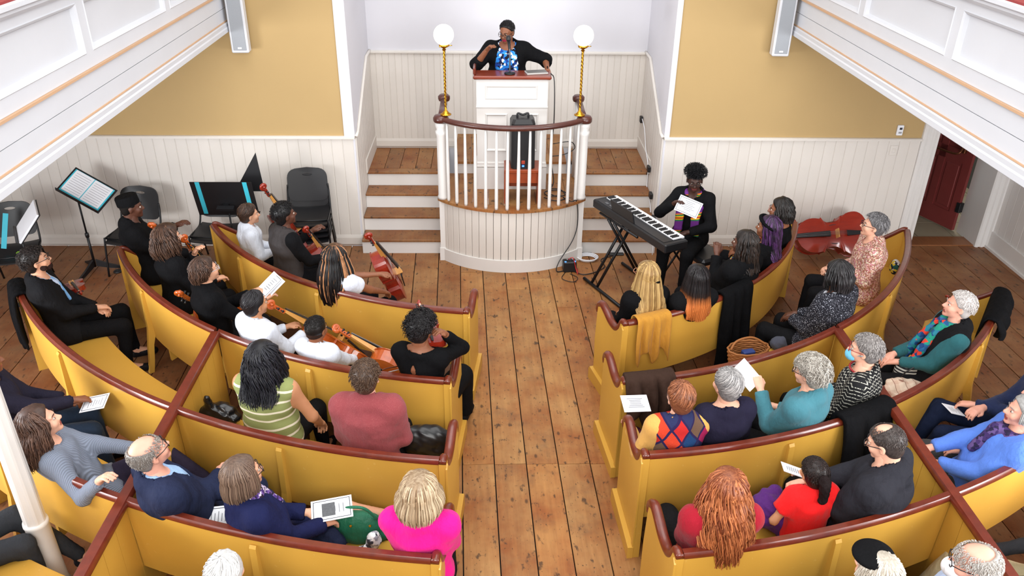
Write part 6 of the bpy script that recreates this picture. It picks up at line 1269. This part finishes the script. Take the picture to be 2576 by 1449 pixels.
# ================= stacking chairs =================
def chair_proto(name='stacking_chair'):
    r = empty(name, (0, 0, 0)); 
    m = MB(); rows = []
    for j in range(9):
        y = -.20 + .42 * j / 8; z = .44 + .012 * math.cos(j / 8 * PI) - (.0 if j < 7 else (.012 * (j - 6)))
        rows.append([(x * (.235 - .015 * abs(j - 4) / 4), y, z - .018 * (1 - x * x)) for x in np.linspace(-1, 1, 9)])
    v = [p for q in rows for p in q]; v2 = [(a, b, c - .014) for a, b, c in v]; n = len(v); f = []
    for j in range(8):
        for i in range(8): a = j * 9 + i; f.append((a, a + 1, a + 10, a + 9)); f.append((n + a + 9, n + a + 10, n + a + 1, n + a))
    bd = [i for i in range(9)] + [j * 9 + 8 for j in range(1, 9)] + [72 + i for i in range(7, -1, -1)] + [j * 9 for j in range(7, 0, -1)]
    for a, b in zip(bd, bd[1:] + bd[:1]): f.append((b, a, n + a, n + b))
    m.add(v + v2, f); smooth_by_angle(fixn(m.build('seat', M_BLACK, r)), 50)
    # backrest with an oval hand hole: ring of quads between the hole and the outer edge
    K = 28; hole = [(.055 * math.cos(a), .80 + .016 * math.sin(a)) for a in np.linspace(0, 2 * PI, K + 1)[:-1]]
    def edge(a):
        c_, s_ = math.cos(a), math.sin(a); x = .225 * (abs(c_) ** .35) * (1 if c_ > 0 else -1); z = .68 + (.175 if s_ > 0 else .17) * (abs(s_) ** .42) * (1 if s_ > 0 else -1); z += .02 * (1 - (x / .225) ** 2) * (1 if s_ > 0 else -.4); return x, z
    outer = [edge(a) for a in np.linspace(0, 2 * PI, K + 1)[:-1]]
    yy = lambda x, z: -.20 - (z - .5) * .22 - .035 * (1 - (x / .23) ** 2)
    m = MB(); m.loft([[(x, yy(x, z) + d, z) for x, z in q] for q, d in ((hole, 0), ([((a + c) / 2, (b + e) / 2) for (a, b), (c, e) in zip(hole, outer)], 0), (outer, 0), (outer, -.014), ([((a + c) / 2, (b + e) / 2) for (a, b), (c, e) in zip(hole, outer)], -.014), (hole, -.014))], False, closed=True); smooth_by_angle(fixn(m.build('backrest', M_BLACK, r)), 50)
    for sx in (-1, 1):
        MB().tube(spline([(sx * .245, .26, .0), (sx * .235, .20, .40), (sx * .235, .16, .435), (sx * .235, -.10, .43), (sx * .235, -.18, .47), (sx * .228, -.235, .62), (sx * .222, -.25, .70)], 4), .011, 7).build('side_frame', M_BLKMET, r, True)
        MB().tube(spline([(sx * .25, -.27, .0), (sx * .238, -.12, .38), (sx * .235, -.05, .43)], 4), .011, 7).build('leg', M_BLKMET, r, True)
    MB().tube([(-.235, .16, .425), (.235, .16, .425)], .010, 7).build('crossbar', M_BLKMET, r, True)
    return r
def copy_tree(o, parent=None):
    c = o.copy(); COL.objects.link(c); c.parent = parent
    for ch in list(o.children): copy_tree(ch, c)
    return c
ch0 = chair_proto(); used = [False]
def put_chair(x, y, rz, label, z=0, group=None):
    o = ch0 if not used[0] else copy_tree(ch0); used[0] = True; o.location = (x, y, z); o.rotation_euler = (0, 0, rz); tag(o, label, 'chair'); 
    if group: o['group'] = group
    return o
put_chair(-4.02, 8.50, PI - .12, 'black plastic stacking chair behind the person in the black cap', group='black stacking chairs by the wall')
put_chair(-3.12, 8.56, PI - .04, 'black plastic stacking chair under the stand with cyan stripes', group='black stacking chairs by the wall')
put_chair(-5.12, 8.05, PI + .30, 'black plastic stacking chair at the far left edge', group='black stacking chairs by the wall')
for k in range(4): put_chair(-2.06, 8.56 + .0, PI + .10, ('topmost', 'second from top', 'third from top', 'lowest')[3 - k] + ' black chair of the stack beside the left stairs', z=k * .068, group='black stacking chairs in the stack')
for i, (x, y, z, lab) in enumerate(((-3.02, 8.42, .462, 'lime green tag on the seat of the chair under the cyan-striped stand'), (-4.98, 7.95, .462, 'lime green tag on the seat of the far left chair'))): tag(MB().box(-.05, .05, -.02, .02, 0, .004, M=Matrix.Rotation(.1, 4, 'Z')).build('paper_tag', M_GREEN, None, False, (x, y, z)), lab, 'tag')

# ================= music stands =================
def stand(label, x, y, h, rz, tilt, dw=.50, dh=.33, roll=0):
    r = empty('music_stand', (x, y, 0), rz, label, 'music stand')
    MB().tube([(0, 0, .05), (0, 0, .45)], .014, 8).build('lower_tube', M_BLKMET, r, True); MB().tube([(0, 0, .42), (0, 0, h)], .010, 8).build('upper_tube', M_BLKMET, r, True); MB().lathe([(.02, .42), (.022, .45), (.02, .47)], 12).build('clutch', M_BLACK, r, True)
    for k in range(3):
        a = 2 * PI * k / 3 + .4; m = MB(); m.loft([[(.02 * math.cos(a) - w_ * math.sin(a) + (q - .02) * math.cos(a), .02 * math.sin(a) + w_ * math.cos(a) + (q - .02) * math.sin(a), z) for w_, z in ((-.012, zz), (.012, zz), (.012, zz + hh), (-.012, zz + hh))] for q, zz, hh in ((.02, .06, .08), (.16, .02, .05), (.29, .0, .02))]); fixn(m.build('foot', M_BLACK, r))
    M_ = Matrix.Translation((0, 0, h)) @ Matrix.Rotation(roll, 4, 'Y') @ Matrix.Rotation(tilt, 4, 'X')   # desk plane: x across, z up the desk, faces -y
    MB().box(-dw / 2, dw / 2, 0, .006, -.02, dh, M=M_).build('desk', M_BLACK, r); MB().box(-dw / 2, dw / 2, -.05, 0, -.02, -.012, M=M_).build('lip', M_BLACK, r); MB().box(-.03, .03, .006, .03, .08, .14, M=M_).build('bracket', M_BLKMET, r)
    return r, M_
r, M_ = stand('black music stand holding an open score with cyan edge, by the left wall', -4.50, 8.42, .86, -.15 + 0, -1.02, roll=.52)
sc = empty('score', (0, 0, 0), 0, 'open printed score in a cyan folder on the leftmost wall stand', 'sheet music'); sc.matrix_world = r.matrix_world; sc.location = r.location; sc.rotation_euler = r.rotation_euler
MB().box(-.23, .23, -.006, -.001, -.012, .31, M=M_).build('folder', M_CYAN, sc)
for a, b in ((-.215, -.005), (.005, .215)):
    MB().box(a, b, -.010, -.006, .02, .305, M=M_).build('page', M_PAPER, sc); m = MB()
    for q in range(9): m.box(a + .02, b - .02, -.0108, -.010, .045 + q * .028, .048 + q * .028, M=M_)
    m.build('printed_staves', plain((110, 112, 124), .9, var=0), sc)
r, M_ = stand('black music stand with two cyan stripes, its back to the wall chairs', -2.82, 8.22, .80, PI, -.28, .64, .42)
for q in (-.27, .22): MB().box(q, q + .045, .006, .010, .0, .42, M=M_).build('cyan_stripe', M_CYAN, r)
MB().box(-.09, .09, .03, .09, .10, .13, M=M_).build('clip_shelf', M_BLACK, r)
m = MB(); m.loft([[(x, y, z) for x, z in ((-2.78, .98), (-2.46, .98), (-2.50, 1.42))] for y in (8.40, 8.405)]); tag(fixn(m.build('black_folder', M_BLACK)), 'black triangular folder standing up behind the cyan-striped stand', 'folder')
r, M_ = stand('black music stand seen edge on beside the far left chair', -4.76, 7.66, .80, -1.05, -.70, .46, .34)
sc = empty('score', (0, 0, 0), 0, 'thick white score lying on the edge-on stand at the far left', 'sheet music'); sc.location = r.location; sc.rotation_euler = r.rotation_euler
MB().box(-.22, .22, -.022, -.002, -.01, .33, M=M_).build('pages', M_PAPER, sc); MB().box(-.23, .23, -.003, 0, -.012, .335, M=M_).build('folder', M_BLACK, sc)
cy = MB().box(-.025, .025, 0, .004, -.19, .19, M=Matrix.Rotation(-.25, 4, 'X')).build('cyan_strip', M_CYAN, None, False, (-5.16, 8.06, .66)); cy.rotation_euler = (0, .25, .3); tag(cy, 'cyan strip on the back of the far left chair', 'strip')
tag(MB().lathe([(.045, 0), (.048, .01), (.04, .018), (.012, .02), (.012, .024)], 20).build('end_pin_rest', M_BLACK, None, True, (-4.242, 8.386, 0.000)), 'round black rubber rest on the floor by the cap wearer\'s chair', 'puck')

# ================= keyboard =================
KA = math.atan2(7.30 - 8.47, 1.83 - 1.25)
kb = empty('keyboard', (1.54, 7.88, .80), KA, 'black electric piano slanting on a cross-legged stand', 'keyboard')
MB().box(-.66, .66, -.14, .14, 0, .095, ch=.012).build('case', M_BLACK, kb)
MB().box(-.60, .60, -.02 + .0, .10, .095, .10).build('panel_deck', plain((34, 34, 38), .5), kb)
WK = plain((236, 236, 238), .3, var=0, name='white_keys')
m = MB(); nk = 45
for i in range(nk): a = -.60 + 1.2 * i / nk; m.box(a + .0008, a + 1.2 / nk - .0008, .0 - .0, .0, 0, 0) if False else m.box(a + .0008, a + 1.2 / nk - .0008, -.135, -.0, .095, .112)
tag(m.build('white_keys', WK, kb), kind='stuff')
m = MB()
for i in range(nk):
    if i % 7 in (0, 1, 3, 4, 5): a = -.60 + 1.2 * (i + 1) / nk; m.box(a - .006, a + .006, -.085, -.0, .112, .124)
tag(m.build('black_keys', M_BLACK, kb), kind='stuff')
for child in [c for c in kb.children if c.name.startswith(('white_keys', 'black_keys'))]: child.rotation_euler = (0, 0, PI) ; child.location = (0, 0, 0)
MB().box(-.60, .60, -.12, -.01, .095, .099).build('control_panel', plain((30, 30, 34), .4), kb)
MB().box(-.30, .10, -.10, -.085, .10, .26, M=Matrix.Rotation(.25, 4, 'X')).build('music_rest', M_BLACK, kb)
for a in (-.22, .0): MB().box(a - .05, a + .04, -.082, -.080, .12, .25, M=Matrix.Rotation(.25, 4, 'X')).build('sheet', M_PAPER, kb)
for q in (-.5, -.42, -.34): MB().box(q, q + .05, -.09, -.06, .099, .104).build('button', plain((90, 92, 96), .4), kb)
xs = empty('keyboard_stand', (1.54, 7.88, 0), KA, 'black folding cross-legged stand under the keyboard', 'stand')
for sy, sgn in ((-.02, 1), (.02, -1)):
    for q in (-.33, -.22): MB().tube([(q + sy, sgn * -.30, .02), (q + sy, sgn * .16, .79)], .016, 8).build('cross_leg', M_BLKMET, xs, True)
for sgn in (-1, 1):
    MB().tube([(-.62 if sgn > 0 else -.5, sgn * .30, .02), (.25, sgn * .30, .02)], .018, 8).build('floor_bar', M_BLKMET, xs, True); MB().tube([(-.5, sgn * .14, .79), (.2, sgn * .14, .79)], .014, 8).build('top_bar', M_BLKMET, xs, True)
bn = empty('keyboard_bench', (2.22, 8.06, 0), KA, 'black padded bench under the person in the fur hat', 'bench')
MB().box(-.36, .36, -.17, .17, .42, .50, ch=.025).build('cushion', M_BLACK, bn)
for q in (-.28, .28):
    for sg in (1, -1): MB().tube([(q, sg * -.18, .015), (q, sg * .12, .42)], .013, 8).build('leg', M_BLKMET, bn, True)

# ================= coats, bags and small things =================
def drape(name, label, row, a0, a1, out_len, in_len, mat, cat, seed=1, thick=.02, wob=.02, ragged=.05, n=26, slide=0.0, over=.03):
    """cloth hung over a pew rail: inner flap, over the cap, outer flap"""
    c = CIR[row]; R = c[2]; rr = np.random.RandomState(seed); V = []; F = []; K = 26; ph = rr.uniform(0, 6, 6)
    for i in range(n):
        u_ = i / (n - 1); a = math.radians(a0 + (a1 - a0) * u_); lo_ = out_len * (1 - ragged * abs(math.sin(u_ * 7 + ph[0])) * 2); li = in_len * (1 - ragged * abs(math.sin(u_ * 5 + ph[1])))
        for j in range(K):
            q = j / (K - 1)
            if q < .3: t = q / .3; dr = -.045 - .01 * (1 - t); z = .915 - li * (1 - t)
            elif q < .45: t = (q - .3) / .15; dr = -.045 + .09 * t; z = .915 + .018 * math.sin(PI * t)
            else: t = (q - .45) / .55; dr = .045 + over * math.sin(t * 2.2); z = .915 - lo_ * t
            amp = wob * min(1, abs(q - .37) * 3); fold = amp * (math.sin(u_ * 21 + ph[2] + q * 2) + .6 * math.sin(u_ * 37 + ph[3]))
            aa = a + (slide * max(0, q - .45) + .03 * math.sin(q * 9 + ph[4]) * .3) / R
            x, y = cpt(c, aa, R + dr + (fold if dr > 0 else -abs(fold) * .4) + (.012 if dr > 0 else -.006)); V.append((x, y, z))
    for i in range(n - 1):
        for j in range(K - 1): b = i * K + j; F.append((b, b + 1, b + K + 1, b + K))
    o = mesh_obj(name, np.array(V), np.array(F), mat); md = o.modifiers.new('thickness', 'SOLIDIFY'); md.thickness = thick; md.offset = 0; md2 = o.modifiers.new('soft', 'SUBSURF'); md2.levels = 1; md2.render_levels = 1
    return tag(o, label, cat)
drape('scarf', 'mustard cloth hanging over the rail behind the blond braids', 'R1', 17.6, 23.5, .46, .16, fabric((176, 124, 44), .85, .1), 'scarf', 4, .012, .018, .18)
drape('coat', 'long black coat hanging over the front right pew', 'R1', 34.5, 42, .84, .25, BLK(16), 'coat', 7, .03, .03, .06)
drape('coat', 'dark brown suede coat over the aisle end of a right pew', 'R2', 7.6, 13.0, .52, .42, fabric((56, 40, 33), .8, .2), 'coat', 9, .035, .035, .25, over=.06)
drape('coat', 'black quilted coat with a white label over a right pew by the partition', 'R3', 22.5, 28.6, .80, .3, BLK(20), 'coat', 11, .04, .03, .04, over=.10)
tag(MB().box(-.03, .03, -.002, .002, -.03, .03, M=Matrix.Rotation(.3, 4, 'Y')).build('coat_label', M_PAPER, None, False, (2.686, 4.653, 0.450)), 'small white printed label on the black quilted coat', 'label')
drape('jacket', 'black jacket with a zip slung over the end of the right side pew', 'R3', 50, 58.5, .22, .55, BLK(22), 'jacket', 13, .03, .028, .15)
drape('coat', 'black coat hanging behind the suited man on the far left pew', 'L3', -57.5, -54, .60, .1, BLK(20), 'coat', 15, .03, .02, .1)
def soft(name, label, cat, prims, mat, hh=.01, wr=.004, extra=None):
    P = np.array([q for p in prims for q in ((p[1], p[2]) if p[0] == 'c' else (p[1],))]); m_ = max((p[3] if p[0] == 'c' else max(p[2])) for p in prims) + .03; F = Field(P.min(0) - m_, P.max(0) + m_, hh)
    for p in prims:
        if p[0] == 'c': F.cap(p[1], p[2], p[3], p[3], .02)
        else: F.ell(p[1], p[2], .02)
    if wr: F.wrinkle(wr, 26, 3, (1, 1, 1))
    V, Fq = F.mesh(); base = np.array((V[:, 0].mean(), V[:, 1].mean(), V[:, 2].min())); r = empty(name, tuple(base), 0, label, cat); mesh_obj('body', V - base, Fq, mat, r); r['b'] = 0; del r['b']; return r, base
A = np.array
p = A((-0.847, 3.853, 0.520))
r, b = soft('handbag', 'dark green leather handbag beside the person in pink', 'bag', [('e', p + A((0, .02, .02)), A((.17, .07, .12))), ('e', p + A((.03, .02, -.04)), A((.18, .08, .07)))], fabric((30, 96, 70), .45, .1), wr=.002)
MB().tube(spline([tuple(p - b + A(q)) for q in ((-.12, -.0, .08), (-.08, -.02, .20), (.05, -.03, .22), (.13, -.0, .10))], 6), .010, 8).build('strap', fabric((34, 104, 76), .4), r, True)
for q in (-.03, .09): MB().lathe([(.008, 0), (.008, .006)], 10, M=Matrix.Translation(Vector(p - b + A((q, -.055, .09))))).build('stud', M_BRASS, r)
p = A((-0.731, 3.739, 0.550)); r, b = soft('cloth_bundle', 'white and grey printed cloth stuffed in the green bag', 'cloth', [('e', p, A((.05, .05, .07))), ('e', p + A((-.06, -.03, -.05)), A((.05, .03, .04)))], mat_blotch([(210, 210, 214), (150, 150, 160), (60, 60, 70), (230, 230, 232)], 40), wr=.006)
p = A((-1.047, 3.759, 0.560)); soft('folded_jacket', 'folded dark navy jacket on the seat beside the crossed legs', 'jacket', [('c', p + A((-.10, .02, -.02)), p + A((.10, -.04, -.02)), .055), ('c', p + A((-.04, .03, .02)), p + A((.06, .0, .02)), .045)], fabric((32, 38, 60), .8), wr=.008)
p = A((-2.062, 5.018, 0.580)); r, b = soft('handbag', 'glossy black knotted bag on the seat beside the striped top', 'bag', [('e', p + A((.0, .02, -.02)), A((.14, .08, .08))), ('c', p + A((-.05, .0, .04)), p + A((-.04, -.02, .14)), .028), ('e', p + A((.10, .0, -.05)), A((.08, .07, .05)))], plain((20, 20, 22), .25), wr=.010)
p = A((-2.301, 5.190, 0.500)); bt = empty('paper_packet', (p[0], p[1], .46), .2, 'small white printed packet standing by the partition', 'packet'); MB().box(-.045, .045, -.02, .02, 0, .10, ch=.003).build('packet', M_PAPER, bt); MB().box(-.02, .02, -.021, -.02, .04, .06).build('print', plain((150, 170, 200), .8, var=0), bt)
p = A((-0.478, 4.654, 0.600)); soft('handbag', 'large black leather bag beside the dusty red sweatshirt', 'bag', [('e', p + A((0, 0, .0)), A((.20, .09, .12))), ('e', p + A((.08, 0, -.06)), A((.12, .09, .08)))], plain((22, 22, 25), .35), wr=.006)
p = A((2.174, 5.809, 0.550))
r = empty('basket', (p[0], p[1], .457), .25, 'brown woven basket on the seat of the second right pew', 'basket'); m = MB()
for k in range(9):
    rad = .15 + .004 * k; m.tube([((rad + .005 * math.sin(12 * a + k * PI)) * math.cos(a), .62 * (rad + .005 * math.sin(12 * a + k * PI)) * math.sin(a), .012 + .019 * k) for a in np.linspace(0, 2 * PI, 49)[:-1]], .0095, 6, closed=True)
m.build('woven_side', mat_wood((120, 70, 30), (170, 110, 56), .7, 'wicker', (20, 20, 20), 0), r, True); MB().lathe([(.14, 0), (.14, .01)], 24, M=Matrix.Diagonal((1, .62, 1, 1))).build('bottom', M_DARK, r)
MB().tube(spline([(-.17, 0, .17), (-.10, .03, .23), (.05, .04, .235), (.17, 0, .17)], 6), .010, 8).build('handle', mat_wood((120, 70, 30), (170, 110, 56), .7, 'wicker', (20, 20, 20), 0), r, True); MB().box(-.05, .06, -.03, .03, .08, .14, ch=.008).build('blue_notebook', plain((40, 60, 120), .6), r)
p = A((3.424, 5.509, 0.580))
r, b = soft('backpack', 'small backpack printed with rows of dark lettering on pale cloth', 'bag', [('e', p, A((.13, .09, .13))), ('e', p + A((0, -.03, -.05)), A((.12, .08, .09)))], mat_stripes((28, 28, 32), (176, 174, 166), 42, .5, .0, .05), wr=.002)
MB().tube(spline([tuple(p - b + A(q)) for q in ((-.11, -.06, -.05), (-.09, -.10, .06), (0, -.10, .12), (.10, -.08, .05), (.12, -.05, -.05))], 5), .006, 6).build('zip', M_BLACK, r, True); MB().tube(spline([tuple(p - b + A(q)) for q in ((-.03, 0, .12), (0, 0, .17), (.03, 0, .12))], 5), .008, 6).build('loop_handle', M_BLACK, r, True)
p = A((3.291, 5.317, 0.520)); soft('blanket', 'cream blanket with a faint brown plaid beside the backpack', 'blanket', [('c', p + A((-.10, .0, .0)), p + A((.14, .06, .0)), .065), ('c', p + A((-.06, -.08, -.02)), p + A((.12, -.0, .01)), .06), ('e', p + A((.02, .04, .04)), A((.14, .08, .04)))], mat_plaid((226, 206, 186), (200, 160, 140), (150, 110, 96), 12), wr=.009)
p = A((1.800, 3.920, 0.580)); soft('bundled_coat', 'bundled purple coat beside the child in red', 'coat', [('e', p + A((0, 0, .02)), A((.13, .12, .12))), ('e', p + A((.08, -.03, -.03)), A((.12, .10, .09))), ('c', p + A((-.06, .05, .05)), p + A((.04, .08, .08)), .06)], fabric((76, 30, 104), .8, .15), wr=.010)
p = A((1.052, 4.575, 0.600)); soft('bundled_coat', 'maroon bundle at the aisle side of the patchwork vest wearer', 'coat', [('e', p + A((0, .0, .0)), A((.07, .10, .11))), ('e', p + A((.0, .04, -.12)), A((.07, .09, .09)))], fabric((66, 26, 40), .85), wr=.008)
p = A((2.636, 6.105, 0.500)); soft('folded_jacket', 'grey folded jacket on the seat beside the flecked jacket wearer', 'jacket', [('c', p + A((-.12, -.04, .0)), p + A((.12, .03, .0)), .06)], fabric((70, 72, 84), .85), wr=.008)
p = A((4.178, 6.438, 0.780)); 
p = A((4.095, 7.297, 0.720)); bk = empty('book', (p[0], p[1], .46), .9, 'white-covered book leaning in the corner of the right side pew', 'book'); MB().box(-.07, .07, -.012, .012, 0, .21, M=Matrix.Rotation(.2, 4, 'X'), ch=.002).build('cover', M_PAPER, bk)
p = A((4.036, 7.222, 0.660)); soft('fabric_pouch', 'small multicoloured pouch beside the white book', 'pouch', [('e', p, A((.05, .07, .08)))], mat_blotch([(40, 90, 80), (220, 190, 60), (30, 34, 60), (210, 210, 214)], 40), wr=.003)
for i, (q, lab) in enumerate((((1.583, 6.583, 0.000), 'clear drinking glass on the floor behind the front right pew'), ((1.330, 6.383, 0.000), 'clear drinking glass nearer the aisle, behind the front right pew'))):
    g = NT('clear_glass'); g.base((.9, .95, .97), .05); g.b.inputs['Transmission Weight'].default_value = .95
    r = empty('drinking_glass', q, 0, lab, 'glass'); MB().lathe([(.028, 0), (.034, .09), (.031, .09), (.026, .008), (.001, .008)], 18).build('bowl', g.m, r, True)
# leaning violin shape behind the white haired woman: dark red scroll end
cello('dark red violin end showing beside the cropped white hair', (4.104, 6.402, 0.800), up_to((4.104, 6.402, 0.800), .55, (4.351, 6.497, 0.500)), (-.3, -.4, .6), v=V_RED, name='violin', cat='violin', thick=.08, endpin=False)

# shared group phrases for things that repeat
GRP = {'pew': 'curved ochre pews facing the pulpit', 'person': 'people seated in the pews', 'cello': 'cellos of the young orchestra', 'violin': 'violins among the pews', 'globe_lamp': 'globe lamps on the balustrade', 'wall_loudspeaker': 'wall loudspeakers beside the galleries',
       'gallery_front': 'gallery fronts', 'stairs': 'stairs beside the pulpit', 'music_stand': 'music stands by the left wall', 'program': 'printed programmes in hands', 'paper_sheet': 'white sheets in hands', 'drinking_glass': 'glasses on the floor', 'pew_partition': 'partitions between the pews'}
for o in list(COL.objects):
    if o.parent is None and 'label' in o and 'group' not in o:
        k = o.name.split('.')[0]
        if k in GRP and not (k == 'person' and ('speaking at the desk' in o['label'] or 'at the keyboard' in o['label'])): o['group'] = GRP[k]
